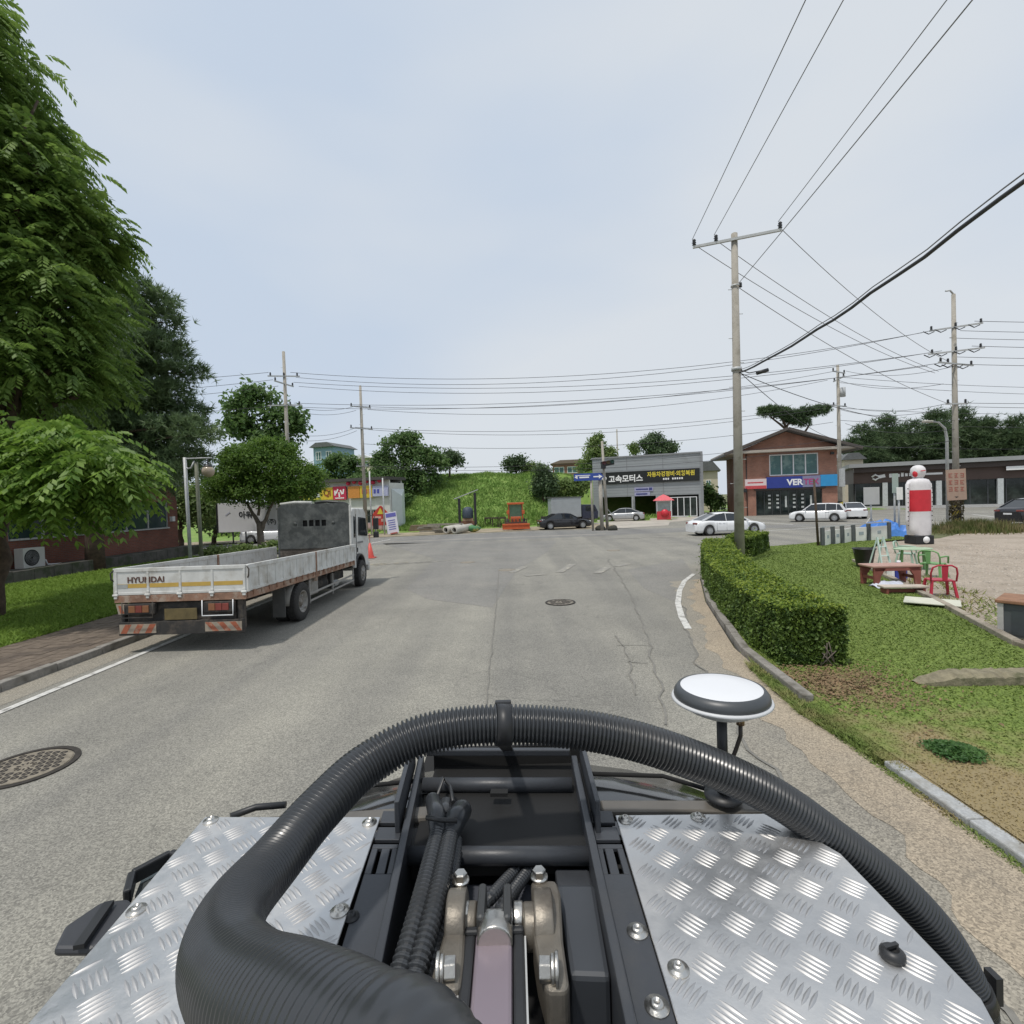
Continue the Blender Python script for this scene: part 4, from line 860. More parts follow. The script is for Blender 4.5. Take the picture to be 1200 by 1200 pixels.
# cab
CY0 = BL+.22; CY1 = CY0+1.75; CW = 1.18; CZ = .16
sec = [(CY0, .80, 2.62), (CY0+.06, .74, 2.74), (CY1-.5, .74, 2.78), (CY1-.22, .8, 2.70), (CY1-.05, 1.55, 2.0)]
side = [(CY0, .78), (CY0+.18, .78), (CY0+.30, 1.02), (CY0+.52, 1.13), (CY0+.8, 1.13), (CY0+1.05, 1.02), (CY0+1.2, .72), (CY1, .62), (CY1+.03, 1.62), (CY1-.22, 2.55), (CY1-.45, 2.70), (CY0+.1, 2.70), (CY0, 2.6)]
mb = MB(); mb.extr([(-CW, y, z) for y, z in side], (2*CW, 0, 0)); cab = mb.build('cab', mTW, TK, bevel=.05, seg=3); cab.location = (0, 0, CZ)
for s in (-1, 1):
    x = s*(CW+.004)
    wnd = [(CY0+.62, 1.78), (CY1-.16, 1.72), (CY1-.32, 2.34), (CY0+.66, 2.38)]
    mb = MB(); mb.extr([(x, y, z) for y, z in wnd], (s*.006, 0, 0)); mb.build('door_glass', mGlassD, cab)
    mb = MB(); mb.extr([(x, y, z) for y, z in [(CY0+.12, 1.72), (CY0+.30, 1.7), (CY0+.34, 2.4), (CY0+.14, 2.42)]], (s*.006, 0, 0)); mb.build('quarter_glass', mGlassD, cab)
    mb = MB()
    for a, b in zip(wnd, wnd[1:]+wnd[:1]): mb.bar((x+s*.008, a[0], a[1]), (x+s*.008, b[0], b[1]), .02, .022, up=(1, 0, 0))
    mb.bar((x+s*.006, CY0+.37, 1.1), (x+s*.006, CY0+.37, 2.5), .012, .012, up=(1, 0, 0)); mb.build('window_seal', mBlack, cab)
    mb = MB(); mb.bx(x-.02, x+.02, CY0+.44, CY0+.5, 1.22, 1.36); mb.build('door_handle', mBlack, cab, bevel=.008)
    mb = MB(); mb.bx(x-.008, x+.012, CY0+.5, CY0+1.1, 1.5, 1.56); mb.build('trim_badge', M('faded_trim', (.2, .2, .2), .6), cab)
    mb = MB(); pts = [(0, CY0+.66+.56*math.cos(a), .58+.56*math.sin(a)) for a in [R(d) for d in range(8, 175, 12)]]
    mb.grid([[Vector((s*(CW+.05), p[1]+.02, p[2])) for p in pts], [Vector((s*(CW-.25), p[1]+.02, p[2])) for p in pts]]); o = mb.build('wheel_arch', mBlack, cab); sm = o.modifiers.new('solid', 'SOLIDIFY'); sm.thickness = .035
    mb = MB(); mb.tube([(s*CW, CY1-.1, 2.45), (s*(CW+.22), CY1+.12, 2.42), (s*(CW+.24), CY1+.14, 1.75), (s*CW, CY1-.02, 1.7)], .014, 8); arm = mb.build('mirror_arm', mBlack, cab)
    mb = MB(); mb.box((s*(CW+.26), CY1+.13, 2.14), (.2, .09, .42)); mb.box((s*(CW+.26), CY1+.13, 1.74), (.2, .09, .22)); mb.build('wing_mirror', mBlack, arm, bevel=.03)
mb = MB(); mb.extr([(-CW+.1, CY1-.02, 1.66), (CW-.1, CY1-.02, 1.66), (CW-.16, CY1-.215, 2.5), (-CW+.16, CY1-.215, 2.5)], (0, .05, .02)); mb.build('windscreen', mGlassD, cab)
mb = MB(); mb.bx(-CW, CW, CY1-.02, CY1+.14, .46, .78); mb.build('front_bumper', mTW, cab, bevel=.04)
for s in (-1, 1): mb = MB(); mb.bx(s*.85-.15, s*.85+.15, CY1+.1, CY1+.16, .56, .7); mb.build('headlight', mClear, cab, bevel=.02)
# ------------------------------------------------------------------ cars
mTyre = mRub; mRimA = M('alloy_rim', (.55, .56, .57), .35, .7, .08, 8)
mCarTrim = M('car_trim', (.02, .02, .021), .5)
def paint(name, c, rough=.25, met=0.): return M(name, c, rough, met, .04, 2, coat=.5, spec=.5)
PR = {  # y fraction, top z fraction, half width fraction ; greenhouse: rear base, rear top, front top, front base (y fraction), belt
    'sedan': dict(low=[(0, .50, .80), (.02, .60, .90), (.06, .655, .95), (.2, .665, .985), (.4, .645, 1), (.65, .635, 1), (.78, .60, .985), (.90, .54, .94), (.97, .46, .86), (1, .40, .76)], gh=(.10, .30, .58, .775), roof=1.0),
    'suv': dict(low=[(0, .52, .84), (.015, .60, .92), (.05, .63, .96), (.2, .63, .99), (.45, .62, 1), (.68, .615, 1), (.80, .59, .985), (.92, .54, .94), (.98, .46, .87), (1, .40, .80)], gh=(.025, .10, .60, .765), roof=1.0),
}
def car(name, label, cat, loc, rz, style, L_, W_, H_, pm, wheel_r=.33, group=None, hood_open=False):
    t = thing(name, label, cat, loc, rz, group); P = PR[style]; hw = W_/2
    ya = lambda f: (f-.5)*L_
    zl = .17; ax = (.195, .815) if style == 'sedan' else (.20, .81)
    mb = MB(); rows = []
    st = P['low']; fs = np.unique(np.concatenate([np.linspace(0, 1, 41), [s[0] for s in st]]))
    for f in fs:
        zt = np.interp(f, [s[0] for s in st], [s[1] for s in st])*H_; w_ = np.interp(f, [s[0] for s in st], [s[2] for s in st])*hw
        zb = zl+(.06 if f < .04 or f > .96 else 0); y = ya(f)
        for a in ax:
            d = abs(y-ya(a)); rr = wheel_r*1.13
            if d < rr: zb = max(zb, wheel_r+math.sqrt(rr*rr-d*d))
        zb = min(zb, zt-.12)
        zz = lambda q: zb+(zt-zb)*q
        half = [(w_*.80, zb), (w_*.975, zb+.02), (w_*.985, zz(.25)), (w_, zz(.55)), (w_*.985, zz(.78)), (w_*.93, zz(.93)), (w_*.80, zt), (w_*.4, zt+.012), (0, zt+.016)]
        rows.append([Vector((x, y, z)) for x, z in half]+[Vector((-x, y, z)) for x, z in half[::-1][1:]])
    mb.grid(rows, 0, True)
    n = len(rows[0]); o_ = len(mb.v)
    mb.f.append(list(range(n))); mb.m.append(0); mb.s.append(False); mb.f.append([len(mb.v)-n+i for i in range(n)]); mb.m.append(0); mb.s.append(False)
    # roof and pillars
    r0, r1, r2, r3 = P['gh']; zbelt = lambda f: np.interp(f, [s[0] for s in st], [s[1] for s in st])*H_
    wb, wt = hw*.90, hw*.70
    RB = [(r0, zbelt(r0)-.01, wb*.93), (r1, H_*.955, wt*.94), ((r1*.6+r2*.4), H_*.998, wt), (r2, H_*.965, wt*.97), (r3, zbelt(r3)-.01, wb*.95)]
    roof = []
    for f, z, w_ in [RB[1], ((r1*.8+r2*.2), H_*.985, wt), RB[2], ((r1*.25+r2*.75), H_*.992, wt), RB[3]]:
        roof.append([Vector((-w_, ya(f), z-.05)), Vector((-w_*.93, ya(f), z-.008)), Vector((-w_*.5, ya(f), z+.008)), Vector((0, ya(f), z+.012)), Vector((w_*.5, ya(f), z+.008)), Vector((w_*.93, ya(f), z-.008)), Vector((w_, ya(f), z-.05))])
    mb.grid(roof, 0, True)
    for s in (-1, 1):
        for (fa, za, wa), (fb, zb_, wb2), tk in ((RB[0], RB[1], .10 if style == 'sedan' else .16), (RB[4], RB[3], .07)):
            mb.bar((s*wa, ya(fa), za), (s*wb2, ya(fb), zb_-.03), .05, tk)
        fm = (r1+r2)/2*.98; mb.bar((s*wb*.99, ya(fm), zbelt(fm)-.02), (s*wt*1.0, ya(fm), H_-.04), .03, .06)
        if style == 'suv': fm2 = r1+.06; mb.bar((s*wb*.98, ya(fm2), zbelt(fm2)-.02), (s*wt, ya(fm2), H_-.05), .035, .16)
    body = mb.build('body', pm, t)
    # glass
    g = MB(); inb = .985
    lp_ = [(f, z, w_*inb) for f, z, w_ in RB]
    top = [(f, z-.03, w_) for f, z, w_ in lp_[1:4]]
    for s in (-1, 1):
        a = [Vector((s*lp_[0][2], ya(r0), lp_[0][1])), Vector((s*wb*.985, ya((r0+r3)/2), zbelt((r0+r3)/2)-.01)), Vector((s*lp_[4][2], ya(r3), lp_[4][1]))]
        g.add([a[0], a[1], a[2]]+[Vector((s*w_, ya(f), z)) for f, z, w_ in top], [(0, 1, 4, 3), (1, 2, 5, 4)])
    q = lambda i: [Vector((-lp_[i][2], ya(lp_[i][0]), lp_[i][1]-(.03 if 0 < i < 4 else 0))), Vector((lp_[i][2], ya(lp_[i][0]), lp_[i][1]-(.03 if 0 < i < 4 else 0)))]
    g.add(q(0)+q(1)[::-1], [(0, 1, 2, 3)]); g.add(q(4)+q(3)[::-1], [(0, 1, 2, 3)])
    g.build('window_glass', mGlassD, t)
    for s in (-1, 1):
        for a in ax:
            m2 = MB(); m2.lathe([(wheel_r*.62, -.09), (wheel_r*.93, -.10), (wheel_r, -.07), (wheel_r, .07), (wheel_r*.93, .10), (wheel_r*.62, .09)], (s*(hw-.12), ya(a), wheel_r), 28, axis='x'); ty = m2.build('wheel_tyre', mTyre, t)
            m2 = MB(); d = s
            m2.lathe([(wheel_r*.66, s*.085), (wheel_r*.62, s*.095), (wheel_r*.58, s*.05), (.001, s*.04)], (s*(hw-.12), ya(a), wheel_r), 24, 0, 'x')
            for k in range(10):
                an = k*math.pi/5; c = Vector((s*(hw-.12)+s*.085, ya(a), wheel_r)); e = Vector((0, math.cos(an), math.sin(an)))
                m2.bar(c+e*wheel_r*.1, c+e*wheel_r*.62, .05, .03, up=(1, 0, 0))
            m2.lathe([(wheel_r*.16, s*.08), (wheel_r*.15, s*.1), (.001, s*.1)], (s*(hw-.12), ya(a), wheel_r), 14, 0, 'x'); m2.build('rim', mRimA, ty)
            m3 = MB(); m3.lathe([(wheel_r*1.12, s*.03), (wheel_r*1.12, -s*.25), (.001, -s*.25)], (s*(hw-.11), ya(a), wheel_r), 24, 0, 'x'); m3.build('wheel_arch', mDark, t)
        m2 = MB(); m2.box((s*(hw*.93+.07), ya(r3)-.28, zbelt(r3)+.06), (.18, .09, .12)); m2.build('wing_mirror', pm, t, bevel=.035)
        zq = zbelt(.97); m2 = MB(); m2.box((s*hw*.66, ya(.972), H_*.445), (hw*.36, .16, .10), rot=Matrix.Rotation(-s*.3, 3, 'Z')); m2.build('headlight', mClear, t, bevel=.03)
        m2 = MB(); m2.box((s*hw*.70, ya(.014), H_*.545), (hw*.40, .13, .12), rot=Matrix.Rotation(s*.28, 3, 'Z')); m2.build('tail_light', mRed, t, bevel=.03)
        for f in ((r1+r2)/2*.98, r0+.10, r3-.06):
            pass
        m2 = MB(); xx = s*(hw*.992)
        for f in (ax[0]+.10, (r1+r2)/2*.98, r3-.03): m2.bar((xx, ya(f), .30), (xx, ya(f), zbelt(f)*.88), .012, .008, up=(1, 0, 0))
        m2.bar((xx, ya(ax[0]+.1), .29), (xx, ya(r3-.03), .29), .012, .01); m2.build('door_gap', mCarTrim, t)
        m2 = MB()
        for f in ((r1+r2)/2*.98-.04, ax[0]+.14): m2.box((s*(hw+.005), ya(f), zbelt(f)*.86), (.03, .17, .03))
        m2.build('door_handle', pm, t, bevel=.01)
    m2 = MB(); m2.box((0, ya(.003), H_*.43), (.5, .03, .11)); m2.build('number_plate', mWhiteM, t)
    m2 = MB(); m2.box((0, ya(.995), H_*.34), (hw*1.1, .07, .14)); m2.build('grille', mCarTrim, t, bevel=.02)
    m2 = MB(); m2.box((0, ya(.012), .27), (hw*1.5, .08, .10)); m2.build('bumper_trim', mCarTrim, t, bevel=.02)
    if hood_open:
        m2 = MB(); a = Vector((0, ya(r3)-.02, zbelt(r3)+.02)); m2.extr([a+Vector((-hw*.8, 0, 0)), a+Vector((hw*.8, 0, 0)), a+Vector((hw*.7, .55, .75)), a+Vector((-hw*.7, .55, .75))], (0, .03, -.03)); m2.build('raised_bonnet', pm, t, bevel=.02)
        m2 = MB(); m2.bx(-hw*.7, hw*.7, ya(r3)+.05, ya(.95), zbelt(.9)+.005, zbelt(.9)+.02); m2.build('engine_bay', mDark, t)
    return t
pWhite = paint('car_white', (.78, .79, .80)); pBlack = paint('car_black', (.015, .015, .018), .18); pSilver = paint('car_silver', (.42, .43, .44), .3, .5); pNavy = paint('car_navy', (.02, .025, .05), .25)
g = lambda x, y: at(x, y)
def face(a, b): return math.atan2(-(b[0]-a[0]), b[1]-a[1])     # heading of local +y
a = g(800, 628); b = g(868, 626)
car('white_sedan', 'white sedan turning across the junction beside the tall pole', 'car', (14.3, 34.4, .012), R(-86), 'sedan', 4.85, 1.85, 1.48, pWhite)
car('white_suv', 'white hatch-back family car parked in front of the blue shop sign', 'car', tuple(g(958, 611).to_2d())+(.01,), R(56), 'suv', 4.3, 1.82, 1.6, pWhite, .34)
p = g(1000, 607); car('white_sedan', 'white sedan parked tail-on behind the striped pole base', 'car', (p.x-.2, p.y, .01), R(-22), 'sedan', 4.7, 1.85, 1.5, pWhite)
p = g(667, 620.5); car('black_sedan', 'black sedan parked on the dirt in front of a grey box truck', 'car', (p.x-.3, 46.6, .02), R(-82), 'sedan', 4.8, 1.82, 1.45, pBlack)
p = dep(730, 609, 58); car('silver_sedan', 'silver sedan with raised bonnet before the grey repair garage', 'car', (p.x, p.y, .02), R(78), 'sedan', 4.7, 1.8, 1.45, pSilver, hood_open=True)
car('black_car', 'black car with silver trim at the right edge of the view', 'car', (35.4, 34.6, .01), R(-78), 'sedan', 4.9, 1.9, 1.75, pBlack, .36)
p = dep(318, 640, 41); car('white_car', 'white car half hidden by the small round tree and billboard', 'car', (p.x, p.y, .01), R(-80), 'suv', 4.2, 1.75, 1.6, pWhite)
# small box truck behind the black sedan
BXT = thing('box_truck', 'dark blue light truck with a plain grey cargo box', 'truck', tuple(dep(668, 612, 53).to_2d())+(.1,), R(-84))
mb = MB(); mb.bx(-.95, .95, -2.1, 1.0, .75, 2.75); mb.build('cargo_box', M('box_grey', (.34, .37, .39), .6, 0, .06, 2), BXT, bevel=.03)
mb = MB(); mb.bx(-1.0, 1.0, -2.2, 1.1, 2.76, 2.84); mb.build('box_roof', M('box_roof_dark', (.1, .11, .1), .7), BXT)
sd_ = [(1.1, .5), (2.75, .5), (2.8, 1.2), (2.45, 1.95), (1.2, 2.0), (1.1, 1.9)]
mb = MB(); mb.extr([(-.85, y, z) for y, z in sd_], (1.7, 0, 0)); cb = mb.build('cab', pNavy, BXT, bevel=.06, seg=3)
for s in (-1, 1): mb = MB(); mb.extr([(s*.853, y, z) for y, z in [(1.45, 1.3), (2.6, 1.25), (2.35, 1.8), (1.5, 1.85)]], (s*.006, 0, 0)); mb.build('door_glass', mGlassD, cb)
mb = MB(); mb.bx(-.5, .5, -2.1, 2.6, .45, .74); mb.build('chassis_frame', mTDark, BXT)
for s in (-1, 1):
    for y in (-1.2, 2.0): mb = MB(); mb.lathe([(.001, -.1), (.3, -.1), (.33, -.06), (.33, .06), (.3, .1), (.001, .1)], (s*.75, y, .33), 20, axis='x'); mb.build('wheel', mRub, BXT)
# ------------------------------------------------------------------ buildings
def brickmat(name, c1, c2, mortar, sc=1.):
    m = bpy.data.materials.new(name); m.use_nodes = True; n = m.node_tree.nodes; l = m.node_tree.links.new; b = n['Principled BSDF']; b.inputs['Roughness'].default_value = .9
    t = n.new('ShaderNodeTexCoord'); sp = n.new('ShaderNodeSeparateXYZ'); l(t.outputs['Object'], sp.inputs[0])
    ad = n.new('ShaderNodeMath'); ad.operation = 'ADD'; l(sp.outputs[0], ad.inputs[0]); l(sp.outputs[1], ad.inputs[1])
    cb = n.new('ShaderNodeCombineXYZ'); l(ad.outputs[0], cb.inputs[0]); l(sp.outputs[2], cb.inputs[1])
    br = n.new('ShaderNodeTexBrick'); br.inputs['Scale'].default_value = 1; br.inputs['Brick Width'].default_value = .24*sc; br.inputs['Row Height'].default_value = .085*sc; br.inputs['Mortar Size'].default_value = .012
    br.inputs['Color1'].default_value = (*c1, 1); br.inputs['Color2'].default_value = (*c2, 1); br.inputs['Mortar'].default_value = (*mortar, 1); l(cb.outputs[0], br.inputs['Vector'])
    nz = n.new('ShaderNodeTexNoise'); nz.inputs['Scale'].default_value = .7; nz.inputs['Detail'].default_value = 6; l(t.outputs['Object'], nz.inputs['Vector'])
    rp = n.new('ShaderNodeValToRGB'); rp.color_ramp.elements[0].position = .3; rp.color_ramp.elements[1].position = .7; rp.color_ramp.elements[0].color = (.75, .75, .75, 1); rp.color_ramp.elements[1].color = (1.15, 1.15, 1.15, 1); l(nz.outputs['Fac'], rp.inputs[0])
    mu = n.new('ShaderNodeMix'); mu.data_type = 'RGBA'; mu.blend_type = 'MULTIPLY'; mu.inputs[0].default_value = 1; l(br.outputs['Color'], mu.inputs[6]); l(rp.outputs[0], mu.inputs[7]); l(mu.outputs[2], b.inputs['Base Color'])
    return m
mBrick = brickmat('red_brick', (.38, .155, .098), (.30, .118, .076), (.30, .235, .19))
mBrickD = brickmat('old_red_brick', (.25, .085, .055), (.19, .065, .045), (.16, .12, .1))
mPanelG = M('metal_siding', (.33, .35, .36), .5, .2, .05, .6, 0, c2=(.25, .26, .26), c2pos=(.55, .8), c2scale=.5)
mFasG = M('fascia_grey', (.24, .25, .26), .6, 0, .08, 1)
mSignBlk = M('sign_black', (.012, .014, .014), .45, 0, .1, 3)
mWh = M('letter_white', (.85, .85, .85), .5, 0, .03); mYe = M('letter_yellow', (.70, .58, .06), .5, 0, .03)
mRoofT = M('slate_roof', (.12, .125, .125), .75, 0, .15, 3)
mCreamW = M('cream_wall', (.58, .52, .40), .8, 0, .08, .8)
mTeal = M('window_teal', (.05, .13, .125), .08, 0, .2, .8, c2=(.16, .25, .23), c2pos=(.5, .62), c2scale=.9)
mShop = M('shop_glass', (.012, .018, .018), .07, 0, .3, 1, c2=(.05, .065, .06), c2pos=(.5, .7), c2scale=.7)
def window(parent, x0, x1, z0, z1, n, y=0., fm=None, gm=None, name='window', rows=1, fd=.06, fw=.07):
    """a framed window standing on wall plane y (front is -y)"""
    mb = MB()
    for k in range(n+1):
        c = x0+(x1-x0)*k/n; mb.bx(c-fw/2, c+fw/2, y-fd, y, z0, z1)
    for k in range(rows+1):
        c = z0+(z1-z0)*k/rows; mb.bx(x0-fw/2, x1+fw/2, y-fd-.004, y-.002, c-fw/2, c+fw/2)
    f = mb.build(name, fm or mWhiteM, parent)
    g_ = MB(); g_.bx(x0, x1, y-.02, y-.008, z0, z1); g_.build('pane', gm or mTeal, f); return f
def placed(name, label, cat, A, B, **k):
    A = Vector((A[0], A[1], 0)); B = Vector((B[0], B[1], 0)); t = thing(name, label, cat, tuple(A), math.atan2(B.y-A.y, B.x-A.x), **k); return t, (B-A).length
# --- grey garage
A = dep(696, 607, 67); B = dep(824, 605, 62.2)
GA, Wd = placed('repair_garage', 'grey metal sided repair garage with a long black sign and open bays', 'garage', A, B)
Hg = 7.85; mb = MB()
bays = [(.95, 4.9), (5.3, 7.9), (8.7, Wd-.45)]; zb = 2.75
mb.bx(0, Wd, 0, .3, zb, Hg)
xs = [0]+[v for b in bays for v in b]+[Wd]
for i in range(0, len(xs), 2): mb.bx(xs[i], xs[i+1], 0, .3, 0, zb)
mb.bx(0, .3, .3, 10, 0, Hg); mb.bx(Wd-.3, Wd, .3, 10, 0, Hg); mb.bx(.3, Wd-.3, 9.7, 10, 0, Hg); mb.bx(.3, Wd-.3, .3, 9.7, Hg-.3, Hg-.1)
mb.build('wall', mPanelG, GA)
mb = MB()
for z in np.arange(.35, Hg, .36):
    if z > zb: mb.bx(.02, Wd-.02, -.012, -.001, z, z+.03)
for x in (Wd*.33, Wd*.66): mb.bx(x-.05, x+.05, -.03, -.013, zb, Hg)
mb.build('siding_rib', mFasG, GA)
mb = MB(); mb.bx(-.1, Wd+.1, -.12, .35, Hg-.1, Hg+.08); mb.bx(Wd-.12, Wd+.12, -.12, .0, 0, Hg-.1); mb.build('parapet_trim', mFasG, GA)
mb = MB(); mb.bx(.75, Wd-.3, -.22, -.04, 4.42, 5.92); sg = mb.build('sign_board', mSignBlk, GA, bevel=.02)
mb = MB(); mb.bx(.7, Wd-.25, -.25, -.03, 5.92, 6.02); mb.build('sign_lamp_rail', mFasG, sg)
letters('lettering', '고속모터스', .95, mWh, sg, (4.25, -.235, 5.05), bold=.03, width=4.3)
letters('lettering', '자동차경정비·외형복원', .66, mYe, sg, (9.75, -.235, 5.42), bold=.025, width=5.6)
letters('lettering', '041-000-0000'.replace('0', '0'), .26, mWh, sg, (10.0, -.235, 4.78), bold=.02, width=2.5) if False else None
mb = MB()
for k in range(9):
    if k != 3: mb.bx(8.85+k*.27, 8.85+k*.27+.17, -.232, -.222, 4.68, 4.9)
mb.build('small_writing', mWh, sg)
mb = MB(); mb.lathe([(.001, -.02), (.3, -.02), (.3, 0), (.001, 0)], (1.55, -.225, 5.15), 24, axis='y'); mb.box((1.2, -.23, 5.2), (.5, .02, .18), rot=Matrix.Rotation(.5, 3, 'Y')); mb.build('emblem', mWh, sg)
mb = MB(); mb.bx(5.3, 7.6, -.1, -.01, 3.35, 3.85); mb.bx(5.3, 7.2, -.1, -.01, 2.78, 3.25); bn = mb.build('small_sign', M('lilac_sign', (.36, .36, .52), .6, 0, .12, 3), GA)
mb = MB(); mb.bx(5.5, 7.0, -.112, -.102, 3.52, 3.7); mb.bx(7.1, 7.5, -.112, -.102, 3.45, 3.78); mb.bx(5.5, 6.9, -.112, -.102, 2.92, 3.1); mb.build('small_writing', M('sign_ink_blue', (.05, .06, .2), .6), bn)
mb = MB(); mb.bx(.32, Wd-.32, .31, 9.6, .0, .03); mb.build('bay_floor', M('oily_concrete', (.12, .115, .11), .8, 0, .3, 1.2), GA)
window(GA, 9.0, Wd-.7, .1, 2.45, 5, .18, mWhiteM, mShop, 'glazed_door', 1, .08, .09)
mb = MB()
for x in (.9, 5.1, 8.3): mb.bx(x-.05, x+.05, -.3, -.14, 0, 2.7)
mb.build('downpipe', mGalv, GA)
for k, (x, h) in enumerate([(6.2, 1.5), (6.9, 1.1)]):
    pass
# red booth in front of the garage
p = dep(778, 607, 58); BO = thing('ticket_booth', 'small booth with a pink red awning in front of the garage bay', 'booth', (p.x, p.y, .02), R(-15))
mb = MB(); mb.bx(-.75, .75, -.55, .55, 0, .95); mb.build('base', M('booth_red', (.5, .04, .05), .5), BO, bevel=.03)
mb = MB()
for a in (-.72, .72):
    for b in (-.52, .52): mb.bx(a-.04, a+.04, b-.04, b+.04, .95, 2.2)
mb.bx(-.76, .76, -.56, -.48, 2.05, 2.14); mb.bx(-.76, .76, .48, .56, 2.05, 2.14); mb.bx(-.76, -.68, -.5, .5, 2.05, 2.14)
mb.build('frame', mWhiteM, BO)
mb = MB(); mb.bx(-.7, .7, -.5, .5, .95, 2.15); mb.build('glass', M('booth_glass', (.3, .35, .35), .1, 0, .2, 2), BO)
mb = MB(); mb.add([(-1.15, -.95, 2.15), (1.15, -.95, 2.15), (1.15, .95, 2.15), (-1.15, .95, 2.15), (-.5, -.4, 2.62), (.5, -.4, 2.62), (.5, .4, 2.62), (-.5, .4, 2.62), (0, 0, 2.85)], [(0, 1, 5, 4), (1, 2, 6, 5), (2, 3, 7, 6), (3, 0, 4, 7), (4, 5, 8), (5, 6, 8), (6, 7, 8), (7, 4, 8), (3, 2, 1, 0)]); mb.build('awning', M('awning_pink', (.62, .12, .14), .7), BO)
mb = MB(); mb.lathe([(.001, -.04), (.42, -.04), (.42, .02), (.001, .02)], (.1, -.6, .75), 22, axis='y'); mb.build('red_disc', M('disc_red', (.6, .03, .05), .4), BO)
# --- two storey brick shop
A = dep(872, 605, 60.5); B = dep(982, 600, 58.2)
BR, Wd = placed('brick_shop', 'two storey red brick shop with a low gable and a blue sign band', 'building', A, B)
D_ = 11.; Eh = 7.35
mb = MB()
gx0, gx1, gz0, gz1 = 1.35, 8.35, .12, 2.95
def wall_with(mb, x0, x1, z0, z1, ops, y0, y1): hole_panel(mb, x0, x1, z0, z1, ops, y0, y1-y0)
wall_with(mb, 0, Wd, 0, Eh, [(gx0, gx1, 0, gz1), (2.85, 8.0, 4.6, 7.05)], 0, .3)
mb.bx(0, .3, .3, D_, 0, Eh); mb.bx(Wd-.3, Wd, .3, D_, 0, Eh); mb.bx(.3, Wd-.3, D_-.3, D_, 0, Eh)
mb.build('wall', mBrick, BR)
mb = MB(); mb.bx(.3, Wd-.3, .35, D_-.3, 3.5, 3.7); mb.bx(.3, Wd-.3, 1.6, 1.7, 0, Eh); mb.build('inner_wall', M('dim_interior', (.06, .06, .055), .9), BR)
window(BR, 2.9, 7.95, 4.65, 7.0, 4, .14, mWhiteM, mTeal, 'upper_window', 1, .10, .12)
wf = window(BR, gx0+.05, gx1-.05, .05, gz1-.05, 8, .22, M('door_frame_dark', (.04, .045, .045), .4), mShop, 'shopfront', 1, .08, .09)
mb = MB()
for k in range(1, 7):
    x = gx0+.6+k*.88; mb.bx(x-.1, x+.1, .178, .190, .9, 2.2-.3*(k % 3)) if k % 3 == 0 else [mb.bx(x-.14, x+.14, .178, .190, z, z+.2) for z in (.8, 1.3, 1.75, 2.2)][:1]
mb.build('window_sticker', M('sticker_white', (.5, .52, .5), .5), wf)
mb = MB(); mb.bx(.15, 2.45, -.28, -.02, 3.15, 4.3); s1 = mb.build('sign_panel', M('sign_pale_pink', (.72, .60, .60), .5, 0, .05, 2), BR)
mb = MB(); mb.bx(.15, 2.42, -.30, -.281, 3.15, 3.52); mb.bx(.4, 2.1, -.285, -.281, 3.8, 3.95); mb.build('red_band', M('sign_red', (.55, .07, .08), .5), s1)
mb = MB(); mb.bx(2.46, 8.1, -.28, -.02, 3.15, 4.45); s2 = mb.build('sign_panel', M('sign_blue', (.025, .045, .26), .45, 0, .05, 2), BR)
mb = MB(); mb.bx(6.25, 8.095, -.29, -.281, 3.17, 4.43); mb.build('grey_fade', M('sign_greyviolet', (.22, .22, .34), .5), s2)
letters('lettering', 'VER', .72, mWh, s2, (5.45, -.292, 3.78), bold=.035, width=1.75)
letters('lettering', 'TEX', .66, M('letter_magenta', (.42, .05, .18), .5), s2, (7.15, -.30, 3.78), bold=.02, width=1.6)
mb = MB(); mb.bx(8.12, Wd-.02, -.28, -.02, 3.2, 4.5); mb.build('sign_panel', M('sign_sky_blue', (.03, .28, .58), .45, 0, .05, 2), BR)
mb = MB(); mb.bx(gx0-.2, gx1+.3, -.2, .0, 2.96, 3.14); mb.build('canopy', M('dark_canopy', (.05, .045, .04), .6), BR)
mb = MB(); mb.bx(-.7, -.05, -.3, -.1, 4.0, 7.0) if False else mb.bx(-.62, -.12, -.1, .15, 4.1, 7.0); mb.build('hanging_sign', mWhiteM, BR, bevel=.02)
# roof: low gable over the front with flared eaves
ov = 1.3; ap = 9.7; xm = Wd/2-.3
mb = MB()
for (x0, x1) in ((-ov-.9, xm), (Wd+ov+.9, xm)):
    z0 = Eh-.25
    pts = [(x0, -1.1, z0), (xm, -1.1, ap), (xm, D_+.8, ap), (x0, D_+.8, z0)]
    mb.extr(pts, (0, 0, .22))
mb.build('roof', mRoofT, BR)
mb = MB(); mb.extr([(-ov+.1, .02, Eh+.05), (Wd+ov-.1, .02, Eh+.05), (xm, .02, ap-.05)], (0, .25, 0)); mb.build('gable', mBrick, BR)
mb = MB(); mb.bx(-ov-.7, Wd+ov+.7, -1.0, D_+.5, Eh-.05, Eh+.25); mb.build('eave_band', M('eave_pale', (.40, .36, .31), .7, 0, .08, 1), BR, bevel=.03)
mb = MB()
for (x0, x1) in ((-ov-.9, xm), (Wd+ov+.9, xm)): mb.bar((x0, -1.14, Eh-.05), (xm, -1.14, ap+.2), .1, .3)
mb.build('verge_board', M('verge_dark', (.09, .075, .065), .6), BR)
mb = MB(); mb.tube([(.35, -.08, 0), (.35, -.08, Eh)], .05, 8); mb.box((9.4, -.12, 6.9), (.35, .2, .25)); mb.box((.15, -.2, 3.0), (.3, .3, .45)); mb.build('wall_fixture', mBlack, BR)
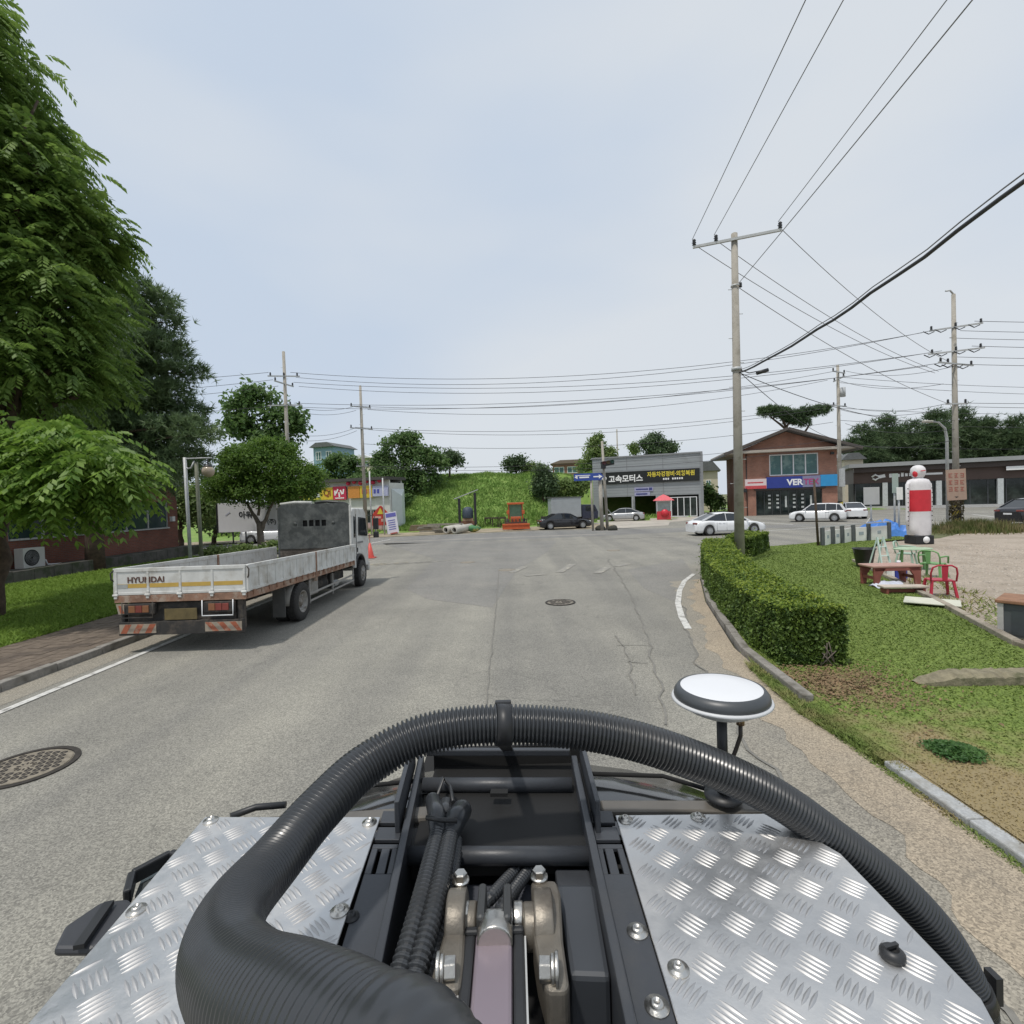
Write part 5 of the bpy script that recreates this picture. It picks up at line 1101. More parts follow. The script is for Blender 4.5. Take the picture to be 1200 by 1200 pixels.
# --- long brown showroom
A = dep(1001, 600, 69); B = dep(1250, 590, 59.5)
BW, Wd = placed('showroom', 'long low brown showroom with glass front and pale columns', 'building', A, B)
mb = MB(); mb.bx(0, Wd, 0, 14, 3.45, 5.55); mb.build('fascia', M('brown_fascia', (.085, .055, .045), .6, 0, .1, .5), BW)
mb = MB(); mb.bx(0, Wd, -.55, -.01, 4.9, 5.5); mb.build('upper_band', M('umber_band', (.06, .045, .04), .6), BW)
mb = MB(); mb.bx(-.6, Wd+.5, -1.0, 14.3, 5.56, 6.05); mb.build('roof', M('roof_metal_grey', (.30, .31, .31), .6, 0, .06, 1), BW)
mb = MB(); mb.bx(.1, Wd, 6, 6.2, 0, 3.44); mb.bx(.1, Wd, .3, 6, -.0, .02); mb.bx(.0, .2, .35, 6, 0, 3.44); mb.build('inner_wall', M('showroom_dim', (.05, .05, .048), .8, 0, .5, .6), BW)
mb = MB(); mb.bx(0, Wd, -.3, .1, 0, .35); mb.build('plinth', M('plinth_pale', (.45, .45, .44), .8), BW)
window(BW, .2, Wd-.1, .36, 3.42, 12, .3, M('mullion_dark', (.05, .055, .06), .4), mShop, 'glazing', 1, .1, .1)
for px_ in (1040, 1097, 1157, 1213):
    q = dep(px_, 592, 66); lx = ((Vector((q.x, q.y, 0))-BW.location) @ Matrix.Rotation(0, 3, 'Z')).length*1.0
    lx = (Matrix.Rotation(-BW.rotation_euler.z, 3, 'Z') @ (Vector((q.x, q.y, 0))-BW.location)).x
    mb = MB(); mb.bx(lx-.28, lx+.28, -.22, .2, .355, 3.45); mb.build('column', M('column_pale', (.5, .53, .53), .6), BW, bevel=.02)
mb = MB(); mb.tube([(2.0, -.06, 4.25), (2.4, -.06, 4.55), (2.9, -.06, 4.2), (2.4, -.06, 3.85), (2.1, -.06, 4.05)], .12, 8); mb.box((3.1, -.06, 4.3), (.75, .08, .42), rot=Matrix.Rotation(-.2, 3, 'Y')); mb.build('emblem', mWh, BW)
mb = MB()
for k in range(8): mb.bx(3.9+k*.42, 3.9+k*.42+.28, -.05, -.012, 4.1+.02*k, 4.1+.02*k+(.38 if k % 3 else .5))
mb.bx(7.5, 9.4, -.05, -.012, 4.25, 4.5); mb.build('wall_writing', mWh, BW)
q = dep(1190, 552, 62); lx = (Matrix.Rotation(-BW.rotation_euler.z, 3, 'Z') @ (Vector((q.x, q.y, 0))-BW.location)).x
mb = MB(); mb.bx(lx-1.2, lx+2.5, -.62, -.56, 4.4, 4.85); mb.build('wall_writing', mWh, BW)
# --- building on the left behind the trees
LB = thing('brick_house', 'dim single storey brick building behind the left lawn trees', 'building', (-21.3, 12, .35))
mb = MB(); Ly = 20.6
for a, b, c, d in [(0, Ly, -.4, 1.45), (0, Ly, 3.0, 4.0), (0, 2, 1.45, 3.0), (Ly-.9, Ly, 1.45, 3.0), (8.2, 9.6, 1.45, 3.0)]: mb.bx(-.3, 0, a, b, c, d)
mb.bx(-9, -.3, Ly-.3, Ly, -.4, 4); mb.bx(-9, -.3, 0, .3, -.4, 4); mb.build('wall', mBrickD, LB)
mb = MB(); mb.bx(-9.4, .5, -.4, Ly+.4, 4.0, 4.3); mb.build('roof', mFasG, LB)
for a, b, n_ in ((2, 8.2, 4), (9.6, Ly-.9, 6)):
    mb = MB(); mb.bx(-.12, -.1, a, b, 1.45, 3.0); mb.build('window_glass', M('dim_teal_glass', (.03, .055, .055), .08, 0, .3, 1), LB)
    mb = MB()
    for k in range(n_+1): y = a+(b-a)*k/n_; mb.bx(-.14, -.03, y-.04, y+.04, 1.45, 3.0)
    mb.bx(-.1, .1, a, b, 1.38, 1.455); mb.build('window_frame', mGalv, LB)
mb = MB(); mb.bx(-.02, .18, Ly-.75, Ly-.5, 1.8, 2.1); mb.build('meter_box', mWhiteM, LB)
AC = thing('air_conditioner', 'white outdoor air conditioner unit against the left brick wall', 'air conditioner', (-20.75, 22.0, .55))
mb = MB(); mb.bx(-.25, .15, -.5, .5, 0, .85); cs = mb.build('casing', M('ac_white', (.52, .52, .49), .6, 0, .06, 3), AC, bevel=.02)
mb = MB(); mb.lathe([(.001, .155), (.05, .165), (.06, .155), (.32, .155), (.33, .165), (.35, .155)], (0, -.12, .43), 28, axis='x'); mb.build('fan_grille', mDark, cs)
mb = MB()
for k in range(6): mb.lathe([(.06+k*.045, .158), (.064+k*.045, .164), (.068+k*.045, .158)], (0, -.12, .43), 28, axis='x')
mb.build('grille_ring', mGalv, cs); mb = MB(); mb.tube([(.05, .5, .3), (.05, .62, .25), (.05, .7, .05), (.05, 1.4, .0)], .035, 8); mb.build('pipe', mWhiteM, AC)
RW = MB()
for i in range(22):
    y0 = 11+i*.9
    RW.bx(-20.0, -19.6, y0, y0+.89, -.05, .62+random.uniform(-.03, .03))
RW.bx(-21.2, -20.0, 11, 33.0, -.05, .55)
tag(RW.build('retaining_wall', M('dark_mossy_stone', (.10, .095, .085), .95, 0, .3, 2.5, .6, 14, c2=(.05, .06, .035), c2scale=1.1), bevel=.02), 'low dark retaining wall below the left brick building', 'wall')
# --- roadside restaurant with banners
A = dep(340, 620, 55); B = dep(458, 622, 50.5)
RS, Wd = placed('restaurant', 'roadside restaurant covered with yellow and red banner signs', 'restaurant', A, B)
mb = MB(); mb.bx(0, Wd, 0, .2, 0, .9); mb.bx(0, Wd, 0, .2, 2.3, 5.2); mb.bx(0, .2, .2, 2.6, 0, 5.2); mb.bx(Wd-.2, Wd, .2, 2.6, 0, 4.9); mb.bx(.2, Wd-.2, 2.4, 2.6, 0, 5.2); mb.bx(Wd-.9, Wd, 0, .2, .9, 2.3); mb.bx(0, 4, 0, .2, .9, 2.3); mb.build('wall', M('restaurant_white', (.62, .62, .6), .7, 0, .08, 1), RS)
mb = MB(); mb.bx(-.3, Wd+.1, -.6, 2.9, 5.2, 5.5); mb.build('roof', M('restaurant_roof', (.07, .065, .06), .7), RS)
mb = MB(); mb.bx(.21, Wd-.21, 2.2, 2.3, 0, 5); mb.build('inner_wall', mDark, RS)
window(RS, 4.05, Wd-.95, .95, 2.25, 7, .12, mGalv, mShop, 'window', 1)
mY = M('banner_yellow', (.66, .47, .04), .6, 0, .06, 1); mR = M('banner_red', (.55, .03, .08), .6, 0, .06, 1); mO = M('banner_orange', (.6, .25, .05), .6); mLi = M('banner_lilac', (.42, .44, .62), .6)
def ban(x0, x1, z0, z1, m, nm='banner'): mb = MB(); mb.bx(x0, x1, -.32, -.22, z0, z1); return mb.build(nm, m, RS)
b1 = ban(2.2, 4.6, 3.5, 4.7, M('banner_lime', (.55, .52, .06), .6)); b2 = ban(4.62, 6.1, 3.45, 4.7, mY); b3 = ban(6.15, 7.75, 3.4, 4.75, mR); b4 = ban(8.0, 9.4, 3.5, 4.7, mO); b5 = ban(9.45, 10.9, 3.5, 4.7, mY); b6 = ban(10.95, Wd+.05, 3.6, 4.6, mLi)
letters('lettering', 'Qi', .8, M('qi_brown', (.3, .08, .02), .6), b2, (5.4, -.335, 4.1), bold=.03)
letters('lettering', '갈비', .75, mWh, b3, (6.95, -.335, 4.1), bold=.02) if False else None
mb = MB()
for k in range(5): mb.box((6.4+.26*k, -.335, 4.1+.2*math.sin(k*2.2)), (.16, .02, .5), rot=Matrix.Rotation(.5*math.sin(k*1.7), 3, 'Y'))
mb.bx(6.4, 7.5, -.335, -.325, 3.52, 3.62); mb.build('brush_writing', mWh, b3)
mb = MB()
for k in range(3): mb.bx(2.9+k*.55, 3.3+k*.55, -.335, -.325, 3.75, 4.2)
mb.build('menu_tile', mWh, b1)
mb = MB()
for k in range(3): mb.bx(9.7+k*.4, 9.95+k*.4, -.335, -.325, 3.9, 4.35)
mb.build('brush_writing', M('ink_red', (.5, .1, .05), .6), b5)
mb = MB()
for k in range(2): mb.bx(11.1+k*.4, 11.35+k*.4, -.335, -.325, 3.9, 4.3)
mb.build('brush_writing', M('ink_blue', (.06, .07, .35), .6), b6)
mb = MB()
for k in range(6): mb.sphere((8.0+k*.75, -.25, 5.0+.15*(k % 2)), .22, 8)
mb.build('roof_ornament', mR, RS)
mb = MB(); mb.bx(1.0, 2.1, -.4, -.3, 3.6, 4.8); mb.build('banner', M('banner_brown', (.16, .05, .03), .6), RS)
mb = MB()
for x in (1.5, 5.0): mb.sphere((x, -.4, 4.95), .16, 8)
mb.build('sign_lamp', mWh, RS)
mb = MB(); mb.bx(8.6, Wd-.9, -.12, -.02, .2, .95); mb.build('lower_sign', M('faded_pink_sign', (.5, .33, .33), .7, 0, .2, 3), RS)
# greenhouse-like white end bay
mb = MB()
pts = [(Wd+.1, 0, 0), (Wd+.1, 0, 4.0), (Wd+1.0, 1.5, 3.6), (Wd+1.6, 4, 2.6), (Wd+1.6, 4, 0)]
mb.add([(Wd+.05, .3, 0), (Wd+.05, .3, 4.3), (Wd+.4, 1.6, 3.6), (Wd+.4, 1.6, 0), (Wd+.05, 2.6, 0), (Wd+.05, 2.6, 4.3)], [(0, 3, 2, 1), (3, 4, 5, 2), (1, 2, 5), (0, 1, 5, 4)]); mb.build('white_side_bay', M('translucent_white_panel', (.55, .6, .6), .4, 0, .05, 2), RS)
# --- far houses seen over the trees
def far_house(name, label, pxl, pxr, ytop, ybase, Y, wall, roof, flat=False, win=2):
    A = dep(pxl, ybase, Y); B = dep(pxr, ybase, Y-1); t, W_ = placed(name, label, 'house', A, B); z0 = A.z; t.location.z = z0; h = zat((pxl+pxr)/2, ytop, Y)-z0
    mb = MB(); mb.bx(0, W_, 0, 6, -4, h*.8); mb.build('wall', wall, t)
    mb = MB(); mb.extr([(-.5, -.5, h*.8), (W_+.5, -.5, h*.8), (W_*.75, -.5, h), (W_*.2, -.5, h)], (0, 7, 0)); mb.build('roof', roof, t)
    for k in range(win): c = W_*(k+.5)/win; window(t, c-W_*.12, c+W_*.12, h*.25, h*.6, 2, 0, mWhiteM, mTeal, 'window', 1, .06, .1)
    return t
far_house('house', 'pale blue house with a dark roof above the restaurant', 368, 392, 519, 546, 85, M('house_blue', (.22, .34, .42), .7), mRoofT)
far_house('house', 'small white roofed house right of the pale blue one', 416, 434, 534, 552, 85, mCreamW, M('white_roof', (.6, .6, .6), .6))
far_house('house', 'flat brick house peeping over the hill beside the garage', 648, 694, 539, 560, 100, brickmat('far_brick', (.30, .15, .11), (.26, .12, .09), (.25, .2, .17), 3), M('rust_roof', (.2, .15, .13), .7), win=3)
far_house('house', 'cream house with dark roof between garage and brick shop', 820, 842, 541, 596, 86, mCreamW, mRoofT, win=1)
far_house('house', 'cream house corner between the brick shop and brown showroom', 990, 1012, 531, 570, 88, mCreamW, mRoofT, win=1)
# ------------------------------------------------------------------ poles and lamps
def insul(mb, p, s=1.): mb.lathe([(.02*s, 0), (.06*s, .03*s), (.035*s, .06*s), (.06*s, .09*s), (.035*s, .12*s), (.055*s, .15*s), (.03*s, .19*s), (.001, .2*s)], p, 10)
def utility_pole(label, x, y, h, r0=.17, r1=.10, arms=(), name='utility_pole', cap=None, steps=True, z0=0.):
    t = thing(name, label, 'utility pole', (x, y, z0))
    mb = MB(); mb.tube([(0, 0, -.3), (0, 0, h)], [r0, r1], 18); mb.lathe([(r1, h), (r1*.6, h+.03), (.001, h+.04)], (0, 0, 0), 18); mb.build('shaft', mConc, t)
    if steps:
        for k in range(int((h-2.5)/.9)): mb = MB(); a = k*math.pi; rr = r0+(r1-r0)*(2.2+k*.9)/h; mb.cyl((math.cos(a)*rr*.9, 0, 2.2+k*.9), (math.cos(a)*(rr+.14), 0, 2.2+k*.9), .012, 6); mb.build('step_bolt', mGalv, t)
    for (z, L_, ang, ins) in arms:
        a = Vector((math.cos(ang), math.sin(ang), 0)); mb = MB(); mb.bar(a*-L_/2+Vector((0, -r1*1.2, z)), a*L_/2+Vector((0, -r1*1.2, z)), .08, .09); o = mb.build('cross_arm', mGalv, t)
        for q in ins:
            m2 = MB(); insul(m2, a*q+Vector((0, -r1*1.2, z+.04)), 1.3); m2.build('insulator', mBlack, o)
    return t
PX, PY = 8.5, 19.2
AW = R(-22)
main = utility_pole('tall concrete pole rising from the hedge with one crossarm on top', PX, PY, 12.35, .185, .112, [(12.1, 3.0, AW, (-1.45, -.68, 1.45))])
main.rotation_euler = (0, R(.35), 0)
mb = MB(); mb.lathe([(.17, 7.3), (.185, 7.3), (.185, 7.42), (.17, 7.42)], (0, 0, 0), 18); mb.lathe([(.145, 10.4), (.155, 10.4), (.155, 10.46), (.145, 10.46)], (0, 0, 0), 18); mb.build('pole_band', mGalv, main)
mb = MB(); mb.tube([(.1, -.1, 7.3), (.35, -.25, 7.15), (.7, -.3, 7.2), (.95, -.3, 7.25)], .018, 8); mb.tube([(.6, -.3, 7.12), (1.0, -.35, 7.22)], .07, 10); mb.build('cable_splice', mBlack, main)
mb = MB(); insul(mb, (.18, -.05, 10.35), 1.); mb.build('side_insulator', mBlack, main)
POL = {}
def far_pole(key, label, pxx, base, top, Y, arms, **k):
    p = dep(pxx, base, Y); h = zat(pxx-4, top, Y); POL[key] = Vector((p.x, p.y, 0)); return utility_pole(label, p.x, p.y, h, .2, .11, arms, **k)
a0 = R(75)
pa = far_pole('a', 'utility pole with switchgear rising behind the round tree', 342, 640, 412, 41, [(13.2, 2.4, R(10), (-1, 0, 1)), (12.6, 2.2, a0, (-1, 1)), (10.9, 2.6, R(5), (-1.1, -.4, .4, 1.1))])
pb = far_pole('b', 'utility pole standing in front of the roadside restaurant', 429, 626, 452, 48, [(11.9, 2.0, R(40), (-.9, .9)), (9.9, 2.2, R(40), (-1, 1)), (6.4, 1.2, R(30), (-.5, .5))])
pc = far_pole('c', 'utility pole with transformer beside the parked white cars', 985, 609, 428, 46, [(13.2, 2.0, R(30), (-.9, .9)), (12.6, 2.2, R(80), (-.9, .9)), (10.2, 2.0, R(25), (-.8, .8))])
pd = far_pole('d', 'tall utility pole on the weedy corner with many crossarms', 1121, 620, 345, 32.5, [(12.7, 2.6, R(150), (-1.2, 0, 1.2)), (11.2, 2.8, R(155), (-1.2, 0, 1.2)), (10.4, 3.4, R(20), (-1.5, -.8, 1.5)), (7.9, 1.5, R(5), (-.6, .6))])
mb = MB(); mb.cyl((.28, -.2, 11.0), (.28, -.2, 11.8), .22, 14); mb.build('transformer', mGalv, pc)
mb = MB(); mb.bx(-.2, .2, -.45, -.2, 3.0, 4.6); mb.bx(.25, .5, -.2, .1, 2.9, 4.0) if False else None; mb.build('control_box', mGalv, pc, bevel=.02)
def stripes(par, r, z0, z1):
    mb = MB(); mb.lathe([(r, z0), (r, z1)], (0, 0, 0), 20); o = mb.build('warning_wrap', M('warning_yellow', (.55, .43, .06), .6, 0, .2, 5), par)
    m2 = MB(); k = 0
    for z in np.arange(z0, z1-.3, .5):
        rows = [[Vector(((r+.004)*math.cos(a), (r+.004)*math.sin(a), z+.28*a/6.283*2+q)) for a in np.linspace(0, 6.283, 21)] for q in (0, .22)]
        m2.grid([[Vector((p.x, p.y, min(p.z, z1))) for p in r_] for r_ in rows])
    m2.build('black_stripe', mBlack, o)
stripes(pc, .215, .2, 1.7); stripes(pd, .21, .3, 1.5)
for i in range(4):
    z = (13.2, 12.7, 11.2, 10.4)[i]
    a = (R(150), R(150), R(155), R(20))[i]
    for q in (-1.1, -.4, .5, 1.1): m2 = MB(); c = Vector((math.cos(a)*q, math.sin(a)*q-.2, z-.1)); m2.tube([c, c+Vector((-.35, 0, -.15)), c+Vector((-.7, 0, .02))], .03, 6); m2.build('dead_end_insulator', mBlack, pd) if i else None
mb = MB(); mb.tube([(0, 0, zat(1117, 345, 32.5)), (-.2, 0, zat(1117, 345, 32.5)+.25), (-.5, 0, zat(1117, 345, 32.5)+.22)], .05, 8); mb.build('top_bracket', mGalv, pd)
# left lamp: two slender posts joined by a bar, a globe hanging
q = dep(229, 657, 21.8); LP = thing('street_lamp', 'two slender grey posts joined on top with a hanging round lamp globe', 'street lamp', (q.x, q.y, 0))
hL = zat(222, 536, 21.8)
mb = MB(); mb.cyl((-.2, 0, 0), (-.25, 0, hL), .07, 12); mb.build('silver_post', mGalv, LP)
mb = MB(); mb.cyl((.22, .1, 0), (.16, .1, hL-.2), .075, 12); mb.build('mossy_post', M('post_green_grey', (.17, .18, .13), .7, 0, .2, 5), LP)
mb = MB(); mb.tube([(-.27, 0, hL-.05), (.9, 0, hL-.05)], .03, 8); mb.tube([(-.27, 0, hL-.3), (-.15, 0, hL-.48), (.0, 0, hL-.45), (.12, .05, hL-.15)], .035, 8); mb.build('top_bar', mGalv, LP)
mb = MB(); mb.cyl((.72, 0, hL-.05), (.72, 0, hL-.4), .025, 8); mb.lathe([(.001, hL-.3), (.16, hL-.36), (.18, hL-.42)], (.72, 0, 0), 16); mb.build('lamp_cap', mBlack, LP)
mb = MB(); mb.sphere((.72, 0, hL-.62), .25, 14); mb.build('globe', M('dusty_globe', (.42, .34, .25), .35, 0, .1, 3, coat=.3), LP)
q = dep(1118, 620, 34.5); SL = thing('street_lamp', 'curved arm street lamp beside the weedy corner pole', 'street lamp', (q.x-.4, q.y, 0))
mb = MB(); mb.tube([(0, 0, 0), (0, 0, 5.9), (-.2, -.1, 6.6), (-.8, -.3, 7.0), (-1.5, -.5, 7.05)], [.11, .09, .07, .06, .05], 12); mb.build('post', mGalv, SL)
mb = MB(); mb.box((-1.75, -.58, 7.04), (.75, .28, .14), rot=Matrix.Rotation(R(18), 3, 'Z')); mb.build('lamp_head', M('lamp_head_pale', (.55, .52, .45), .5), SL, bevel=.04)
# traffic light pole at the garage and the blue direction sign
q = at(712, 621); TL = thing('traffic_signal', 'slim pole with a dark traffic signal before the garage', 'traffic signal', (q.x, q.y, 0))
hT = zat(707, 517, q.y); mb = MB(); mb.cyl((0, 0, 0), (-.25, 0, hT), .13, 12, r2=.1); mb.build('pole', mConc, TL)
mb = MB(); z = zat(713, 543, q.y); mb.box((.1, -.25, z), (1.1, .3, .42), rot=Matrix.Rotation(R(-8), 3, 'Y')); mb.box((-.25, -.3, z-.25), (.4, .25, .4)); sh = mb.build('signal_head', mBlack, TL, bevel=.04)
for k in range(3): m2 = MB(); m2.lathe([(.001, -.41), (.12, -.41), (.15, -.5), (.155, -.41)], (-.2+k*.34, 0, z+.02+.05*k), 14, axis='y'); m2.build('signal_lens', (M('lens_red_off', (.08, .01, .01), .3), M('lens_amber_off', (.08, .05, .01), .3), M('lens_green_off', (.01, .06, .04), .3))[k], sh)
q = at(695, 622); DS = thing('direction_sign', 'blue direction sign with white arrows on a pale post', 'road sign', (q.x, q.y, 0), R(-8))
zs = zat(688, 559, q.y); mb = MB(); mb.cyl((0, 0, 0), (-.05, 0, zs+.3), .1, 10); mb.cyl((.75, .1, 0), (.7, .1, zs-.2), .16, 10); mb.build('post', mConc, DS)
mb = MB(); pts = [(-1.45, zs-.3), (.75, zs-.3), (1.0, zs), (.75, zs+.3), (-1.45, zs+.3)]; mb.extr([(x, -.16, z) for x, z in pts], (0, .05, 0)); pl = mb.build('panel', M('sign_road_blue', (.03, .07, .32), .4), DS)
mb = MB(); mb.bx(-1.35, -.1, -.175, -.165, zs+.1, zs+.16); mb.bx(-1.0, -.2, -.175, -.165, zs-.08, zs+.04); mb.extr([(-1.4, -.175, zs), (-1.15, -.175, zs+.15), (-1.15, -.175, zs-.15)], (0, .01, 0)); mb.extr([(.9, -.175, zs), (.6, -.175, zs+.17), (.6, -.175, zs-.17)], (0, .01, 0)); mb.bx(.15, .6, -.175, -.165, zs-.05, zs+.05); mb.build('white_marking', mWh, pl)
# thin posts by the restaurant
for (x, yb, yt, Y), lb in [((436, 632, 552, 46), 'thin grey post left of the red warning board'), ((451, 630, 560, 46.5), 'thin grey post right of the red warning board')]:
    q = dep(x, yb, Y); h = zat(x, yt, Y); tag(MB().tube([(q.x, q.y, -.1), (q.x, q.y, h)], [.075, .06], 10).build('sign_post', mGalv), lb, 'post')
q = dep(447, 616, 47); WS = thing('warning_board', 'red triangular warning board leaning at the restaurant front', 'warning sign', (q.x, q.y, 0))
zc = zat(447, 603, 47); mb = MB(); mb.extr([(-.95, 0, zc-1.0), (.8, 0, zc-1.0), (.7, 0, zc+.1), (.05, 0, zc+.8), (-.1, 0, zc+.8), (-.75, 0, zc+.1)], (0, .08, 0)); pl = mb.build('board', M('warning_red', (.5, .05, .035), .6, 0, .15, 3), WS, bevel=.02)
mb = MB(); mb.extr([(-.35, -.01, zc+.05), (.25, -.01, zc+.05), (-.05, -.01, zc+.62)], (0, -.01, 0)); mb.build('amber_triangle', mYe, pl)
mb = MB(); mb.bx(-.7, .0, -.02, -.005, zc-.35, zc-.15); mb.bx(.0, .5, -.02, -.005, zc-.65, zc-.4); mb.bx(.25, .45, -.021, -.006, zc-.4, zc+.0); mb.build('pale_marks', M('pale_pink_marks', (.65, .4, .35), .6), pl)
mb = MB(); mb.bx(-.6, -.52, .09, .15, -.1, zc-.9); mb.bx(.45, .53, .09, .15, -.1, zc-.9); mb.build('leg', mGalv, WS)
q = dep(462, 626, 46); FB = thing('banner_stand', 'tilted white and lilac banner stand on the grass verge', 'banner stand', (q.x, q.y, .15), rot=(R(-8), R(-8), R(4)))
mb = MB(); mb.bx(-.55, .45, -.02, .02, .0, 1.95); bb = mb.build('banner', M('banner_offwhite', (.62, .62, .68), .7, 0, .06, 3), FB)
mb = MB(); mb.bx(-.5, .4, -.035, -.025, 1.5, 1.85); [mb.bx(-.4+.05*(k % 2), .25, -.035, -.025, .35+k*.2, .43+k*.2) for k in range(5)]; mb.build('writing', M('ink_violet', (.12, .12, .4), .6), bb)
mb = MB(); mb.bx(-.3, .3, -.2, .3, -.05, .06); mb.build('foot', M('foot_red', (.4, .12, .1), .7), FB)
CN = thing('traffic_cone', 'red traffic cone on the road beyond the truck front', 'traffic cone', (at(434, 654).x, at(434, 654).y, 0))
mb = MB(); mb.lathe([(.20, .05), (.05, .78), (.001, .79)], (0, 0, 0), 18); mb.build('cone', M('cone_red', (.62, .08, .06), .5, 0, .1, 4), CN); mb = MB(); mb.bx(-.26, .26, -.26, .26, 0, .05); mb.build('base', M('cone_base', (.5, .08, .06), .6), CN, bevel=.01)
mb = MB(); mb.lathe([(.03, .75), (.035, 1.1), (.05, 1.15), (.03, 1.3), (.001, 1.32)], (0, 0, 0), 10); mb.build('top_rod', M('rod_pink', (.5, .3, .25), .6), CN)
# billboard
q = dep(257, 640, 36.5); BBd = thing('billboard', 'white billboard on dark posts behind the truck with black lettering', 'billboard', (q.x, q.y, 0), R(2))
z0, z1 = zat(290, 623, 36.5), zat(290, 589, 36.5); wB = dep(327, 600, 36.5).x-q.x
mb = MB(); mb.bx(0, wB, 0, .22, z0, z1); pn = mb.build('panel', M('billboard_white', (.78, .78, .80), .5, 0, .03, 2), BBd, bevel=.01)
mb = MB(); mb.bx(-.12, -.002, -.01, .24, z0-.02, z1+.02); mb.bx(wB+.002, wB+.12, -.01, .24, z0-.02, z1+.02); mb.bx(-.12, wB+.12, .02, .2, z1+.002, z1+.018); mb.build('frame', mBlack, pn)
mB_ = M('letter_black', (.03, .03, .04), .5)
letters('lettering', '아워', .5, mB_, pn, (wB*.44, -.012, z1-.85), bold=.02); letters('lettering', '(주)', .42, mB_, pn, (wB*.86, -.012, z0+.62), bold=.015)
mb = MB(); mb.box((wB*.16, -.012, z1-.75), (.4, .01, .08), rot=Matrix.Rotation(-.6, 3, 'Y')); mb.build('faded_mark', M('faded_lilac', (.55, .57, .66), .6), pn)
for x in (.95, 1.85, 3.0): mb = MB(); mb.cyl((x, .11, -.05), (x, .11, z0+.02), .055, 8); mb.build('post', mBlack, BBd)
# ------------------------------------------------------------------ wires
def wire(label, a, b, sag, r, mat=None, group=None, name='power_line'):
    a = Vector(a); b = Vector(b); P = []
    for i in range(25):
        t = i/24; p = a.lerp(b, t); p.z -= 4*sag*t*(1-t); P.append(p)
    return tag(MB().tube(P, r, 6, 0).build(name, mat or mWire), label, 'wire', group)
ar = Vector((math.cos(AW), math.sin(AW), 0)); topz = 12.38
dirw = Vector((.12, 1, 0)).normalized()
G1 = 'grey overhead wires running back over the road from the tall pole'
for q, lb in ((-1.45, 'leftmost of the overhead wires from the tall pole crossarm'), (-.68, 'second overhead wire from the left on the tall pole crossarm'), (1.45, 'overhead wire from the right end of the tall pole crossarm')):
    s_ = Vector((PX, PY-.15, topz))+ar*q; wire(lb, s_, s_-dirw*42+Vector((0, 0, .1)), .2, .012, mWireG, G1)
s_ = Vector((PX+.16, PY-.1, 10.5)); wire('lone overhead wire from the side insulator of the tall pole', s_, s_-dirw*42+Vector((0, 0, -.1)), .35, .012, mWireG, G1)
# thick bundled cable
P = []
for i in range(40):
    y = 19.2-i*.8; z = 6.62+.0055*(y-9.2)**2*1.05; P.append(Vector((8.62-.15*(19.2-y), y-.1, z)))
P = [p+Vector((.015*math.sin(i*2.1), 0, .015*math.cos(i*1.7))) for i, p in enumerate(P)]
tag(MB().tube(P, .032, 8).build('cable', mWire), 'thick black cable swooping from the tall pole to the upper right', 'cable')
tag(MB().tube([p+Vector((.05, 0, .10+.0022*abs(p.y-16)**1.3)) for p in P], .011, 6).build('cable', mWireG), 'thin messenger wire just above the thick black cable', 'cable')
# from the tall pole to the right corner pole
D = Vector(POL['d']); C = Vector(POL['c']); Aa = Vector(POL['a']); Bb = Vector(POL['b'])
for q, z, lb in ((-1.45, 9.9, 'wire from crossarm left end slanting down to the corner pole'), (-.68, 10.0, 'wire from crossarm middle slanting down to the corner pole'), (1.45, 10.6, 'wire from crossarm right end slanting down to the corner pole')):
    wire(lb, Vector((PX, PY-.1, topz-.1))+ar*q, D+Vector((-.8+q*.3, 0, z)), .5, .013, mWireG, 'thin wires slanting from the tall pole to the corner pole')
wire('wire slanting from the tall pole side insulator to the corner pole', (PX+.15, PY, 10.4), D+Vector((-.3, 0, 7.9)), .4, .013, mWireG, 'thin wires slanting from the tall pole to the corner pole')
wire('low wire from the tall pole cable splice to the striped pole', (PX+.2, PY, 7.2), C+Vector((0, 0, 7.2)), .5, .014, mWire)
wire('low wire from the tall pole cable splice to the corner pole', (PX+.2, PY, 7.2), D+Vector((0, 0, 6.9)), .7, .014, mWire)
# long spans across the junction
Gs = 'long dark wires spanning the junction from left poles to right poles'
for k, (za, zd, dx, sg_) in enumerate([(13.25, 12.75, -1.0, 1.5), (13.1, 12.6, 0., 1.7), (12.6, 11.3, -.5, 1.2), (12.5, 11.15, .5, 1.4), (10.95, 10.5, -.6, 1.0), (10.85, 10.4, .6, 1.1)]):
    wire('long dark wire spanning the junction between the left and right poles', Aa+Vector((.9, dx, za)), D+Vector((-1.2, -dx, zd)), sg_, .016, mWire, Gs)
Gt = 'wires spanning behind the junction from restaurant pole to striped pole'
for k, (zb_, zc_, dx, sg_) in enumerate([(11.9, 13.2, -.7, 1.3), (11.8, 12.7, .7, 1.5), (9.95, 10.3, -.7, 1.2), (9.9, 10.2, .7, 1.3), (8.5, 8.8, 0, 1.2), (6.4, 7.2, -.3, .9), (6.3, 6.6, .3, 1.0)]):
    wire('dark wire spanning from the restaurant pole to the striped pole', Bb+Vector((dx*.6, dx, zb_)), C+Vector((-.5, dx, zc_)), sg_, .018, mWire, Gt)
Gl = 'wires leaving the restaurant pole towards the round tree pole'
for k, (zb_, za, dx) in enumerate([(11.9, 10.9, -.4), (11.7, 10.6, .4), (9.9, 8.6, -.4), (9.8, 8.2, .4)]):
    wire('short wire between the round tree pole and the restaurant pole', Aa+Vector((.2, dx, za)), Bb+Vector((-.6, dx, zb_)), .4, .016, mWire, Gl)
Gm = 'wires leaving the round tree pole to the far left'
